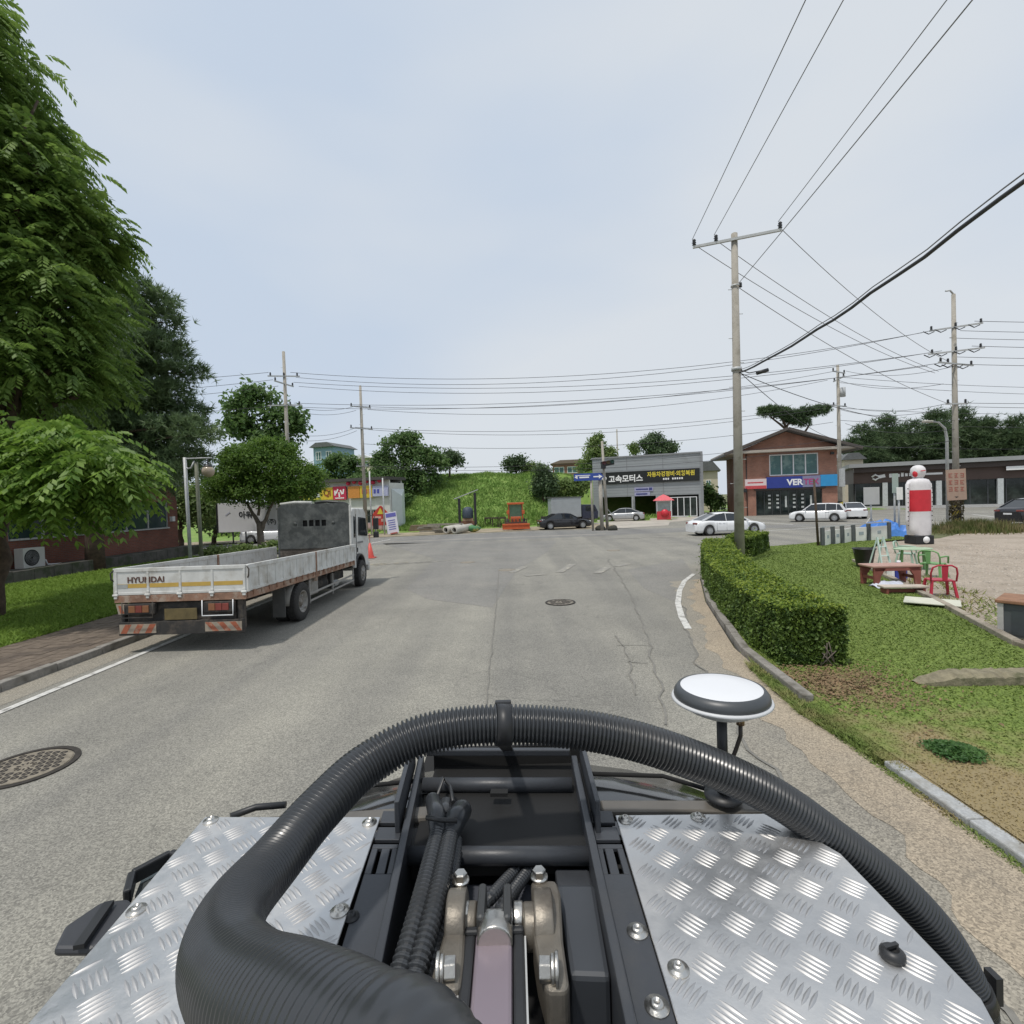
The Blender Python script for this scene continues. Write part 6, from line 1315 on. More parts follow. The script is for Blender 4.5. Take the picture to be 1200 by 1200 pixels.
for k, (za, zo, dx) in enumerate([(13.3, 10.9, -1), (12.9, 10.0, -.3), (12.6, 9.6, .6), (10.9, 8.9, 0)]):
    wire('wire leaving the round tree pole towards the far left', Aa+Vector((-.8, dx, za)), (-45, 36+dx, zo+1.2), .5, .016, mWire, Gm)
Gr = 'wires leaving the corner pole to the far right'
for k, (zd, zo, dx) in enumerate([(12.75, 12.6, -1), (12.5, 12.2, 0), (12.3, 11.9, .8), (11.3, 11.0, -.8), (11.0, 10.8, .5), (10.4, 10.2, 0), (7.9, 8.3, -.3), (7.8, 7.8, .3)]):
    wire('wire leaving the corner pole towards the far right', D+Vector((.4, dx, zd)), (62, 31+dx, zo), .6, .015, mWire, Gr)
Gc = 'wires joining the striped pole and the corner pole'
for k, (zc_, zd, dx) in enumerate([(13.2, 10.2, -.5), (12.6, 9.3, .5), (10.2, 8.0, 0), (10.0, 7.7, .5), (8.6, 6.3, -.3), (7.0, 5.6, 0)]):
    wire('wire joining the striped pole and the corner pole', C+Vector((.4, dx, zc_)), D+Vector((-.3, dx, zd)), .5, .016, mWire, Gc)
Ge = 'wires leaving the striped pole behind the showroom'
for k, (zc_, zo) in enumerate([(12.9, 11.8), (12.4, 11.0), (10.1, 9.8), (9.0, 8.3), (6.8, 6.6)]):
    wire('wire leaving the striped pole above the showroom roof', C+Vector((.5, .5, zc_)), (75, 50, zo), .8, .018, mWire, Ge)
# ------------------------------------------------------------------ trees and hedges
lfA = leafmat('leaf_pinnate', (.075, .145, .03), (.26, .38, .085), .5, 1.8)
lfB = leafmat('leaf_bright', (.085, .18, .03), (.28, .42, .075), .5, 2.4)
lfC = leafmat('leaf_round_tree', (.06, .135, .026), (.19, .30, .05), .45, 1.6)
lfD = leafmat('leaf_mid', (.07, .14, .045), (.19, .29, .095), .45, .8)
lfE = leafmat('leaf_pale', (.12, .20, .06), (.28, .35, .12), .45, .8)
lfF = leafmat('leaf_dark', (.06, .105, .05), (.15, .215, .095), .35, .6)
lfN = leafmat('needle_dark', (.08, .135, .065), (.21, .29, .13), .35, .9)
lfS = leafmat('leaf_bright_shoot', (.15, .235, .03), (.36, .43, .07), .4, 3.0)
lfH = leafmat('leaf_hedge', (.04, .085, .018), (.17, .25, .045), .25, 3.0)
def pinnate(name, P, N, length, mat, parent, pairs=6, lw=.32, droop=.5):
    """sprays of paired leaflets along a drooping stalk"""
    n = len(P); d = N*np.array([1, 1, .35])+unit(n)*.55; d /= np.linalg.norm(d, axis=1, keepdims=True)
    up = np.tile(np.array([0, 0, 1.]), (n, 1))+unit(n)*.3; sd_ = np.cross(d, up); sd_ /= np.linalg.norm(sd_, axis=1, keepdims=True)+1e-9; nn = np.cross(sd_, d)
    Ls = length*(.65+.7*RNG.random(n))[:, None]; V = []
    for i in range(pairs):
        t = (i+.7)/pairs; b = P+d*Ls*t-np.array([0, 0, 1])*Ls*droop*t*t
        for s in (-1, 1):
            ld = d*.55+sd_*s*.75-np.array([0, 0, .8])+unit(n)*.12; ld /= np.linalg.norm(ld, axis=1, keepdims=True)
            ll = Ls*lw*(1-.35*abs(t-.5)); wv = np.cross(ld, nn); wv = wv/(np.linalg.norm(wv, axis=1, keepdims=True)+1e-9)*ll*.215
            V.append(np.stack([b, b+ld*ll*.45+wv, b+ld*ll, b+ld*ll*.45-wv], 1))
    V = np.concatenate(V).reshape(-1, 3); return npmesh(name, V, np.arange(len(V)).reshape(-1, 4), mat, parent)
# big near tree on the left
def rel(pts, base): return [((p[0]-base[0], p[1]-base[1], p[2]-base[2]), r) for p, r in pts]
bx_, by_ = -13.75, 13.4
NT = thing('street_tree', 'huge leafy tree with feathery leaves filling the left edge', 'tree', (bx_, by_, .1))
mb = MB(); tp = limb(mb, (0, 0, -.2), (.3, .2, 4.4), .25, .2, .1, 8, 14)
for e in [(1.6, 1.0, 9), (-.5, .6, 13), (1.2, -.5, 12), (-1.5, 1, 9.5), (2.0, .5, 5.2), (.6, 1.5, 14.5), (1.8, 1.8, 7)]: limb(mb, tp[-1] if e[2] > 6 else tp[-3], e, .14, .03, .3, 8, 8)
mb.build('trunk', mBark, NT)
def L3(x, y, Y, rx, ry, rz): p = dep(x, y, Y); return ((p.x-bx_, p.y-by_, p.z-.1), (rx, ry, rz))
lob = [L3(-80, 50, 15, 1.6, 2.2, 2.0), L3(-10, 140, 15, 1.2, 2.0, 1.3), L3(30, 205, 15, 1.1, 1.8, 1.1), L3(34, 285, 15, 1.4, 2.2, 1.6), L3(-20, 260, 15, 2.4, 2.5, 2.6), L3(40, 370, 14.5, 1.4, 2.0, 1.6), L3(0, 390, 14, 1.8, 2.0, 1.6), L3(10, 440, 14.2, 2.3, 2.3, 1.3), L3(84, 305, 15.5, .7, 1.4, 1.0), L3(-60, 140, 15, 2.4, 2.5, 2.6), L3(50, 440, 14.5, 1.1, 1.6, 1.0)]
P, N = lobe_points(lob, 1250, 8, .36, .5, 3); pinnate('crown', P, N, .52, lfA, NT, 6, .40, .65)
# a lower branch with brighter, broader leaves
lobB = [L3(40, 535, 12.5, 1.1, 1.2, .7), L3(85, 540, 12.3, .75, 1.0, .6), L3(118, 558, 12.1, .65, .9, .5), L3(150, 560, 12.6, .35, .6, .45), L3(60, 575, 12.0, 1.0, .9, .55), L3(95, 588, 12.6, .7, 1.0, .3), L3(-30, 560, 12.5, 1.2, 1.2, .8)]
P, N = lobe_points(lobB, 360, 6, .28, .4); pinnate('lower_branch_leaves', P, N, .46, lfB, NT, 4, .5, .6)
# second trunk and dark pines behind
def conifer(name, label, loc, lobes, trunk_r, mat, ncl, per, sig, nl, bark=None, lean=(0, 0), group=None, top=None):
    t = thing(name, label, 'tree', loc, group=group); mb = MB(); top = top or max(c[2]+r[2]*.8 for c, r in lobes)
    limb(mb, (0, 0, -.2), (lean[0], lean[1], top), trunk_r, trunk_r*.15, .06, 8, 10)
    for c, r in lobes: limb(mb, (lean[0]*c[2]/top, lean[1]*c[2]/top, c[2]-.3), c, trunk_r*.3, .02, .1, 4, 6)
    mb.build('trunk', bark or mBark, t); P, N = lobe_points(lobes, ncl, per, sig, .35); needles('crown', P, N, nl, mat, t, 7, .07); return t
tb = (-20.9+1.1, 24.2)
def L4(b, x, y, Y, rx, ry, rz): p = dep(x, y, Y); return ((p.x-b[0], p.y-b[1], p.z), (rx, ry, rz))
pl = []
for yy, xr in ((352, 188), (374, 200), (394, 214), (412, 208), (430, 220), (450, 234), (468, 226), (488, 243), (508, 236), (524, 250), (542, 238), (560, 226)):
    for k, (dx, rx) in enumerate(((22, .95), (62, 1.35), (110, 1.7), (165, 1.8))):
        if xr-dx > 150-(yy-345)*.6: pl.append(L4(tb, xr-dx+random.uniform(-6, 6), yy-4+random.uniform(-5, 5)+(0, 3, 5, 6)[k], 24.3+random.uniform(-.8, .8), rx, 1.4, .36+.1*(k > 1)))
conifer('pine_tree', 'dark pine behind the left lawn with a thick brown trunk', (tb[0], tb[1], .3), pl, .42, lfN, 3000, 6, .17, .30, top=10)
tb2 = (-24, 28)
pl = [L4(tb2, x, y, 28, rx, ry, rz) for x, y, rx, ry, rz in [(60, 430, 3, 2, 2), (20, 500, 3, 2, 2), (110, 510, 2.4, 2, 1.6), (-30, 470, 3, 2, 2.6), (60, 560, 3, 2, 1.2), (190, 565, 1.2, 1.5, .9)]]
conifer('pine_tree', 'dark pine further back above the left brick house roof', (tb2[0], tb2[1], .3), pl, .3, lfN, 1500, 5, .34, .45, top=9)
# round clipped tree with two stems
q = dep(306, 640, 34); RT = thing('round_tree', 'round clipped maple with a forked trunk behind the truck', 'tree', (q.x, q.y, 0))
def L5(x, y, Y, rx, ry, rz): p = dep(x, y, Y); return ((p.x-RT.location.x, p.y-RT.location.y, p.z), (rx, ry, rz))
mb = MB(); limb(mb, (0, 0, -.1), (-.05, 0, 1.9), .24, .19, .08, 5, 10); limb(mb, (-.05, 0, 1.7), (-.9, .1, 3.2), .16, .07, .1); limb(mb, (.0, 0, 1.2), (.75, 0, 2.9), .17, .08, .1); limb(mb, (.75, 0, 2.8), (1.6, .1, 4.6), .08, .03, .2); limb(mb, (-.9, .1, 3.1), (-1.8, 0, 4.4), .07, .03, .2); limb(mb, (-.1, 0, 2.3), (.1, .2, 5), .1, .03, .2); mb.build('trunk', mBarkG, RT)
lob = [L5(308, 549, 34, 2.3, 2.2, 1.4), L5(275, 562, 34, 1.7, 1.7, 1.0), L5(345, 560, 34, 1.6, 1.7, 1.0), L5(310, 573, 34, 2.6, 2.2, .8), L5(318, 530, 34, 1.4, 1.5, .8), L5(285, 540, 34, 1.3, 1.5, .9), L5(256, 568, 34, .9, 1.2, .7), L5(358, 570, 34, .9, 1.2, .7), L5(305, 582, 34, 2.1, 1.9, .6), L5(268, 580, 34, 1.3, 1.5, .6), L5(345, 580, 34, 1.3, 1.5, .6)]
P, N = lobe_points(lob, 1150, 40, .24, .55, 4); leaf_mesh('crown', P, N, .17, lfC, RT, .6)
# trees beyond
def bg(label, pxx, base, Y, lob, mat, ncl=200, per=24, size=.45, name='broadleaf_tree', tr=.2, sig=.4, z=None, asp=.55):
    p = dep(pxx, base, Y); L_ = []
    zb = hz(p.x, Y) if z is None else z
    for (x, y, rx, rz) in lob:
        c = dep(x, y, Y); L_.append(((c.x-p.x, c.y-p.y, c.z-zb), (rx*Y/600, rx*Y/600*.9, rz*Y/600)))
    return broadleaf(name, label, (p.x, p.y, zb), L_, mat, mBark, size, ncl, per, sig, tr, shell=.55, aspect=asp)
bg('tall loose crowned tree rising behind the round clipped tree', 305, 600, 58, [(300, 470, 26, 18), (282, 500, 20, 16), (330, 490, 24, 20), (318, 520, 26, 22), (345, 508, 14, 18), (272, 478, 10, 10), (290, 540, 26, 18)], lfD, 330, 16, .62, sig=.55)
bg('mid green bushy tree behind the restaurant roof', 402, 590, 66, [(402, 548, 20, 18), (420, 565, 16, 14), (385, 568, 18, 14)], lfD, 200, 22, .5)
bg('wide bush of pale green growth above the restaurant', 372, 590, 60, [(372, 568, 16, 12), (350, 575, 16, 12), (395, 575, 14, 10)], lfE, 150, 22, .45, name='bush')
bg('large dark green tree standing left of the grass hill', 480, 588, 62, [(468, 528, 22, 22), (490, 540, 24, 22), (462, 560, 24, 22), (500, 565, 20, 18), (450, 548, 14, 20), (512, 545, 12, 14), (478, 515, 12, 10), (484, 578, 26, 14)], lfD, 480, 24, .42)
bg('small separate tree on the hill crest by the big one', 527, 560, 66, [(527, 538, 11, 9), (519, 543, 8, 7), (535, 541, 6, 7)], lfF, 120, 22, .36, tr=.14)
bg('low tree left of the big hill tree behind the banners', 448, 600, 58, [(445, 578, 18, 18), (430, 570, 14, 16), (462, 590, 16, 14)], lfD, 180, 24, .42)
bg('rounded dark bush on the hill crest', 605, 556, 70, [(600, 546, 9, 10), (610, 544, 8, 9)], lfF, 110, 24, .34, name='bush')
bg('pale leafy shrub on the hill crest', 622, 558, 70, [(622, 551, 8, 8), (630, 552, 7, 7)], lfE, 100, 22, .34, name='bush')
bg('dark upright conifer on the hill slope behind the grey box truck', 637, 585, 60, [(636, 562, 8, 18), (642, 570, 9, 14), (632, 574, 7, 10)], lfF, 170, 24, .34, name='conifer')
bg('bright green bush on the hill slope near the garage', 664, 588, 62, [(660, 575, 16, 14), (678, 570, 12, 12), (650, 585, 12, 8)], lfE, 170, 24, .4, name='bush')
bg('pointed pale conifer behind the left end of the garage', 702, 560, 80, [(700, 519, 7, 12), (695, 533, 13, 13), (712, 535, 11, 11), (688, 548, 12, 12), (705, 552, 18, 12)], lfE, 260, 22, .45, name='conifer', z=2)
bg('dark shrub wall at the left corner of the garage', 690, 600, 74, [(684, 570, 12, 18), (690, 588, 12, 14)], lfF, 150, 24, .42, name='bush', z=1)
bg('dark tree showing over the right of the garage roof', 770, 560, 84, [(768, 515, 9, 8), (760, 522, 11, 8), (780, 524, 12, 7), (772, 530, 16, 8)], lfF, 200, 22, .42, z=0)
bg('thin young tree showing over the middle of the garage roof', 743, 560, 84, [(742, 524, 4, 5), (744, 530, 5, 5)], lfE, 40, 18, .35, tr=.09, z=0)
bg('green shrubs between the garage and the brick shop', 833, 602, 72, [(829, 580, 6, 14), (838, 590, 8, 10)], lfD, 110, 22, .4, name='bush', z=0)
tp_ = dep(724, 545, 86); tag(MB().tube([(tp_.x, tp_.y, 0), (tp_.x, tp_.y, zat(724, 503, 86))], [.16, .1], 8).build('utility_pole', mConc), 'bare pole standing behind the garage roof', 'utility pole')
# left side undergrowth
bg('pale green overgrown bush beside the lamp posts', 212, 640, 38, [(210, 590, 26, 26), (235, 600, 20, 26), (190, 610, 20, 18)], lfE, 260, 24, .3, name='bush', z=0)
bg('dark green bush behind the lamp posts', 250, 640, 42, [(245, 600, 22, 24), (270, 610, 18, 16)], lfF, 200, 24, .32, name='bush', z=0)
for (x, y, Y, lb) in [(262, 652, 30, 'low broadleaf shrub below the white billboard'), (290, 650, 30.5, 'low shrub at the foot of the forked maple'), (335, 645, 31, 'low shrub between maple trunk and truck cab')]:
    bg(lb, x, y+3, Y, [(x-10, y-4, 14, 7), (x+8, y-3, 14, 7)], lfE, 90, 20, .2, name='shrub', z=0, sig=.16, tr=.05)
# forest of pines behind the showroom: separate trees
FR = []
for i, (x, yt, Y, wd, lb) in enumerate([(1012, 497, 96, 22, 'leftmost dark pine behind the brown showroom'), (1040, 486, 98, 24, 'second dark pine from the left behind the showroom'), (1068, 492, 100, 22, 'dark pine behind the inflatable figure and showroom'), (1098, 480, 96, 24, 'tall dark pine left of the corner pole top'), (1128, 476, 98, 24, 'tallest dark pine just right of the corner pole'), (1158, 490, 96, 22, 'dark pine above the showroom right of the corner pole'), (1188, 487, 94, 22, 'dark pine near the right edge of the view'), (1222, 484, 94, 24, 'dark pine cut by the right edge of the view')]):
    p = dep(x, 560, Y)
    if i < 2:
        ht = zat(x, yt, Y); s_ = Y/600
        lob = [((0, 0, ht-2.0), (1.5, 1.5, 1.8)), ((-1.2, .3, ht-4.4), (2.0, 2, 1.8)), ((1.4, 0, ht-4.2), (2.0, 2, 1.7)), ((0, -.5, ht-6), (3.2, 2.4, 2)), ((-2.2, 0, ht-7.6), (2.0, 2, 1.8)), ((2.3, 0, ht-7.4), (2.1, 2, 1.8)), ((0, 0, ht-9.6), (3.6, 2.6, 2))]
        t = conifer('forest_pine', lb, (p.x, p.y, 0), lob, .3, lfF, 420, 9, .5, .75, group='dark pines behind the showroom'); t['h'] = ht; FR.append(t)
    else:
        t = copy_tree(FR[i % 2]); t.location = (p.x, p.y, 0); k = zat(x, yt, Y)/FR[i % 2]['h']; t.scale = (1.15, 1.15, k); t.rotation_euler = (0, 0, i*1.3); t['label'] = lb
# umbrella pine over the brick shop
q = dep(918, 505, 78); UP = thing('umbrella_pine', 'flat topped pine with bent bare limbs above the brick shop roof', 'tree', (q.x, q.y, 0))
def L6(x, y, rx, rz): p = dep(x, y, 78); return ((p.x-UP.location.x, p.y-UP.location.y, p.z), (rx*.13, rx*.11, rz*.13))
mb = MB(); A6 = lambda x, y: L6(x, y, 1, 1)[0]
mb.tube([(0, 0, 0), A6(921, 530), A6(919, 507), A6(921, 501)], [.35, .3, .26, .24], 10)
for pth in ([(921, 503), (914, 497), (906, 491), (900, 486)], [(921, 502), (924, 496), (932, 496), (940, 490)], [(938, 512), (944, 505), (948, 499), (950, 492)], [(921, 500), (918, 494), (915, 488)]): mb.tube([A6(*p) for p in pth], [.2, .17, .13, .08], 8)
mb.tube([(2.5, 0, 4), A6(938, 512)], [.2, .18], 8); mb.build('trunk', mBark, UP)
P, N = lobe_points([L6(*a) for a in [(902, 482, 10, 4), (915, 484, 11, 4.5), (930, 487, 10, 4), (938, 494, 11, 3.5), (945, 484, 11, 4.5), (958, 482, 10, 4), (966, 480, 5, 3), (926, 494, 8, 3), (895, 482, 5, 3)]], 420, 9, .28, .3); needles('crown', P, N, .45, lfF, UP)
# hedge along the right kerb
def hedge(name, label, path, w_, h, n, size, z0=.08):
    t = thing(name, label, 'hedge', (path[0][0], path[0][1], z0)); o = Vector((path[0][0], path[0][1], 0))
    P = [Vector((p[0], p[1], 0))-o for p in path]; cum = [0]
    for a, b in zip(P, P[1:]): cum.append(cum[-1]+(b-a).length)
    cum = np.array(cum); tot = cum[-1]; XY = np.array([(p.x, p.y) for p in P])
    cx = lambda s: np.stack([np.interp(s, cum, XY[:, 0]), np.interp(s, cum, XY[:, 1])], 1)
    s_ = RNG.uniform(0, tot, n); c = cx(s_); d = cx(np.minimum(s_+.1, tot))-cx(np.maximum(s_-.1, 0)); d /= np.linalg.norm(d, axis=1, keepdims=True); nr = np.stack([d[:, 1], -d[:, 0]], 1)
    per = 2*h+w_; u = RNG.uniform(0, per, n); off = np.where(u < h, -w_/2, np.where(u > h+w_, w_/2, u-h-w_/2)); z = np.where(u < h, u, np.where(u > h+w_, per-u, h))
    dep_ = RNG.random(n)**1.8*.16; nz_ = np.array([noise.noise(Vector((a[0]*1.5, a[1]*1.5, b*1.5+off_))) for a, b, off_ in zip(c, z, off)])
    N3 = np.where((u < h)[:, None], np.concatenate([-nr, np.zeros((n, 1))], 1), np.where((u > h+w_)[:, None], np.concatenate([nr, np.zeros((n, 1))], 1), np.array([[0, 0, 1.]])))
    Q = np.concatenate([c+nr*off[:, None], z[:, None]], 1)-N3*dep_[:, None]+N3*(nz_*.10)[:, None]
    # corners rounded
    e = np.minimum(s_, tot-s_); Q[:, 2] -= np.where(e < .25, (.25-e)*.35, 0)*(Q[:, 2] > h*.6)
    m_ = n//12; Qe = []; Ne = []
    for s0, sg in ((0, -1), (tot, 1)):
        cc = cx(np.full(m_, s0)); dd = (cx(np.full(m_, min(s0+.1, tot)))-cx(np.full(m_, max(s0-.1, 0)))); dd /= np.linalg.norm(dd, axis=1, keepdims=True); rr = np.stack([dd[:, 1], -dd[:, 0]], 1)
        q = cc+rr*RNG.uniform(-w_/2, w_/2, m_)[:, None]-dd*sg*(RNG.random(m_)**1.8*.16)[:, None]; Qe.append(np.concatenate([q, RNG.uniform(0, h, m_)[:, None]], 1)); Ne.append(np.concatenate([dd*sg, np.zeros((m_, 1))], 1))
    Q = np.concatenate([Q]+Qe); N3 = np.concatenate([N3]+Ne); Q[:, 2] = np.maximum(Q[:, 2], .02); Q += RNG.normal(size=Q.shape)*.014
    sh = (RNG.random(len(Q)) < .035); grp = np.array([noise.noise(Vector((a[0]*6, a[1]*6, 3))) for a in Q[sh]]); Q[sh] += N3[sh]*(np.maximum(0, grp)*.32)[:, None]+np.array([0, 0, .03])
    leaf_mesh('foliage', Q, N3, size, lfH, t, .55, .45)
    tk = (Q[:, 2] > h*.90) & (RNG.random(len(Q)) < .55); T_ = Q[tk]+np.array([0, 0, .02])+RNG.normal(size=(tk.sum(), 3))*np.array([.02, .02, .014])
    leaf_mesh('bright_top_shoots', T_, np.tile(np.array([0, 0, 1.]), (len(T_), 1))+RNG.normal(size=T_.shape)*.3, size*.95, lfS, t, .5, .5)  # yellow-green new growth, coloured paler to brighten the hedge top as well
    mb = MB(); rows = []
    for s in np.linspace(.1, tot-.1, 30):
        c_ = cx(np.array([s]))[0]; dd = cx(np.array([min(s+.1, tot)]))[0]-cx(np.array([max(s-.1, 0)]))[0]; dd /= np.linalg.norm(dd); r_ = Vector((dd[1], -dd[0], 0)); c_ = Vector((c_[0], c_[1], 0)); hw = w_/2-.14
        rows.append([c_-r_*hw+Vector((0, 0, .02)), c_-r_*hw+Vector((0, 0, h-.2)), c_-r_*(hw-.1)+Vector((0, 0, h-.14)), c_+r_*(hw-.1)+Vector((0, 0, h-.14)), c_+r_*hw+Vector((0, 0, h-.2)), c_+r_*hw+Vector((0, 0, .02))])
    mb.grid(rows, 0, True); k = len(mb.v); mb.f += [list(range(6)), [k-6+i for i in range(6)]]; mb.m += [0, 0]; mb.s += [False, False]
    mb.build('dark_core', M('hedge_inside', (.022, .026, .012), .95, 0, .4, 9), t)  # solid near-black core; the shade inside the hedge is put into its colour
    for i in range(6): mb = MB(); mb.tube([(random.uniform(.05, .35), -.02, -.02), (random.uniform(.0, .4), -.08, random.uniform(.2, .4))], [.012, .007], 6); mb.build('stem', mBarkG, t)
    return t
hedge('hedge', 'long clipped green hedge curving along the right kerb', [(4.52, 7.75), (4.62, 8.8), (4.95, 10.6), (5.5, 13.0), (6.5, 16.2), (7.35, 18.4), (7.95, 19.9)], .98, .90, 70000, .066)
hedge('hedge', 'short clipped hedge block beyond the tall pole', [(9.5, 21.5), (11.3, 23.8)], 1.1, .85, 10000, .10)
# litter under the hedge end
n = 2600; x = RNG.normal(4.35, .55, n); y = RNG.normal(7.05, .5, n); k = (x > 3.82) & (y < 7.9); x, y = x[k], y[k]
P = np.stack([x, y, np.full(len(x), .085)+RNG.random(len(x))*.02], 1); tag(leaf_mesh('leaf_litter', P, np.tile(np.array([0, 0, 1.]), (len(x), 1)), .045, M('dry_leaf', (.2, .135, .075), .9, 0, .4, 9), None, .55, .8), kind='stuff')
# green weed clump in the dry turf
q = at(1118, 882, .08); WC = thing('weed_clump', 'small round dark green clover clump in the dry turf', 'weed', (q.x, q.y, .075))
a = RNG.uniform(0, 6.28, 2600); r_ = np.sqrt(RNG.random(2600))*(.75+.4*np.array([noise.noise(Vector((math.cos(t)*1.6, math.sin(t)*1.6, 5))) for t in a])+RNG.normal(size=2600)*.22); P = np.stack([r_*np.cos(a)*.27, r_*np.sin(a)*.23, .015+.05*(1-r_**2)*RNG.random(2600)+.01], 1)
leaf_mesh('leaves', P, np.tile(np.array([0, 0, 1.]), (2600, 1)), .034, leafmat('clover', (.035, .10, .025), (.10, .20, .05), .35, 9), WC, .8, .6)
# weeds around the corner pole
P0 = POL['d']; CW_ = thing('weed_patch', 'tall rough weeds round the foot of the corner pole', 'weeds', (P0.x-.6, P0.y-2.2, .02))
n = 5200; x = RNG.normal(0, 1.5, n); y = RNG.normal(0, .9, n); h = RNG.uniform(.15, .8, n)*np.exp(-(x/2.2)**2)+.08; a = RNG.uniform(0, 6.28, n); wv = .03
V = np.stack([np.stack([x-np.cos(a)*wv, y-np.sin(a)*wv, x*0], 1), np.stack([x+np.cos(a)*wv, y+np.sin(a)*wv, x*0], 1), np.stack([x+RNG.normal(size=n)*.2*h, y+RNG.normal(size=n)*.2*h, h], 1)], 1).reshape(-1, 3)
npmesh('blades', V, np.arange(n*3).reshape(-1, 3), grassmat('pole_weeds', (.08, .11, .03), (.14, .16, .05), (.28, .22, .12), [], (.45, .65), tr=.25, fine=2), CW_)
VN = thing('climbing_vine', 'ragged vine wrapped round the foot of the corner pole', 'vine', (P0.x, P0.y, 0))
mb = MB()
for k in range(9): mb = MB(); a0_ = k*.7; mb.tube([(.24*math.cos(a0_+t*1.3), .24*math.sin(a0_+t*1.3), t*.55) for t in np.linspace(0, 4.2+random.random(), 14)], .022, 5); mb.build('stem', mBark, VN)
a = RNG.uniform(0, 6.28, 500); z = RNG.uniform(.3, 2.6, 500); leaf_mesh('leaves', np.stack([.34*np.cos(a), .34*np.sin(a), z], 1), np.stack([np.cos(a), np.sin(a), a*0], 1), .16, leafmat('vine_leaf', (.06, .06, .03), (.15, .12, .07), .25, 3), VN, .6)
# ------------------------------------------------------------------ things on the lawn and the gravel lot
q = at(1077, 637, .03); IF = thing('inflatable_figure', 'tall red and white inflatable air dancer on a black blower box', 'inflatable figure', (q.x, q.y, .02))
k_ = 1.0; mInW = M('inflatable_white', (.70, .68, .69), .6, 0, .07, 3, .5, 4); mInR = M('inflatable_red', (.58, .025, .04), .55, 0, .1, 3, .5, 4)
mb = MB(); mb.bx(-.44, .44, -.38, .38, 0, .42); bs = mb.build('blower_box', M('blower_black', (.02, .02, .022), .6), IF, bevel=.05)
mb = MB(); mb.lathe([(.001, -.43), (.12, -.43), (.14, -.40), (.16, -.39)], (.05, 0, .22), 16, axis='y'); mb.build('badge', mWh, bs)
def sq(z, rx, ry, n=28, p=2.8): return [Vector((rx*np.sign(math.cos(a))*abs(math.cos(a))**(2/p), ry*np.sign(math.sin(a))*abs(math.sin(a))**(2/p), z)) for a in [2*math.pi*i/n for i in range(n)]]
mb = MB(); mb.grid([sq(z, r+.012*math.sin(z*17), .36+.01*math.sin(z*13)) for z, r in [(.42, .40), (.46, .46), (.8, .47), (1.1, .47), (1.4, .475), (1.56, .475)]], closed=True); mb.build('lower_body', mInW, IF)
mb = MB(); mb.grid([sq(z, r, .362) for z, r in [(1.56, .478), (1.58, .482), (1.9, .485), (2.2, .485), (2.56, .48), (2.58, .478)]], closed=True); mb.build('red_middle', mInR, IF)
mb = MB(); mb.grid([sq(z, r, y_) for z, r, y_ in [(2.58, .478, .36), (2.8, .475, .36), (2.95, .46, .35), (3.06, .40, .31), (3.11, .28, .24), (3.13, .2, .19), (3.17, .18, .18)]], closed=True); mb.build('upper_body', mInW, IF)
mb = MB(); mb.grid([sq(3.17+z, r*.84, r*.84) for z, r in [(0, .18), (.04, .25), (.15, .31), (.3, .33), (.45, .30), (.56, .2), (.6, .08), (.605, .001)]], closed=True); hd = mb.build('head', mInW, IF)
mb = MB(); mb.sphere((-.2, -.09, 3.36), .15, 10, sc=(.7, .9, 1.1)); mb.tube([(-.1, -.3, 3.48), (.1, -.32, 3.5)], .02, 6); mb.build('red_face_patch', mInR, hd)
for s in (-1, 1):
    mb = MB(); mb.tube([(s*.42, 0, 2.98), (s*.53, -.02, 2.85), (s*.555, -.04, 2.3), (s*.55, -.03, 1.7), (s*.55, 0, 1.2), (s*.54, 0, .7)], [.07, .085, .08, .075, .07, .05], 10); am = mb.build('arm', mInW, IF)
    mb = MB()
    for z in np.arange(.9, 2.7, .22): mb.sphere((s*.57, -.10, z), .026, 6)
    mb.build('black_dot', mBlack, am)
# low white barrier
FE = thing('barrier_fence', 'low fence of dark posts and white panels at the far lawn edge', 'fence', (0, 0, .0))
pts = [at(x, y, .05) for x, y in ((964, 640), (976, 638), (987, 637), (1000, 635), (1018, 634), (1042, 632))]
FE.location = (pts[0].x, pts[0].y, 0)
mPw = M('panel_white', (.80, .80, .77), .6, 0, .08, 2)
for i, p in enumerate(pts):
    p = Vector((p.x-FE.location.x, p.y-FE.location.y, 0)); mb = MB(); mb.bx(p.x-.075, p.x+.075, p.y-.08, p.y+.08, 0, .95); mb.build('post', M('fence_post_dark', (.09, .10, .105), .6, 0, .1, 5), FE, bevel=.02)
    if i:
        m2 = MB(); a = pp+Vector((.12, 0, .42)); b = p+Vector((-.12, 0, .42)); m2.bar(a, b, .05, .72); pn = m2.build('panel', mPw, FE, bevel=.01)
        m2 = MB(); c = a.lerp(b, .5); d = (b-a).normalized(); m2.bar(c-d*.15+Vector((0, -.032, .05)), c+d*.15+Vector((0, -.032, .05)), .006, .16); m2.build('faded_print', M('print_faded_blue', (.36, .42, .46), .6), pn)
    pp = p
mb = MB(); a = Vector((.0, 0, .98)); b = p+Vector((0, 0, .98)); mb.bar(a, b, .06, .05); mb.build('top_rail', mGalv, FE)
p = at(959, 640, .05); tag(MB().tube([(p.x, p.y, 0), (p.x-.15, p.y, 3.3)], [.06, .05], 8).build('sign_post', mBark), 'thin leaning brown post at the left end of the low fence', 'post')
q = at(1040, 629, .05); TP = MB(); rows = []
for j in range(13):
    v = j/12; rows.append([Vector(((i/16-.5)*3.6, (v-.5)*1.6, max(.02, .95*math.sin(math.pi*min(1, max(0, v)))**.6*math.sin(math.pi*(i/16))**.5*(.75+.6*noise.noise(Vector((i*.5, j*.6, 2)))))))for i in range(17)])
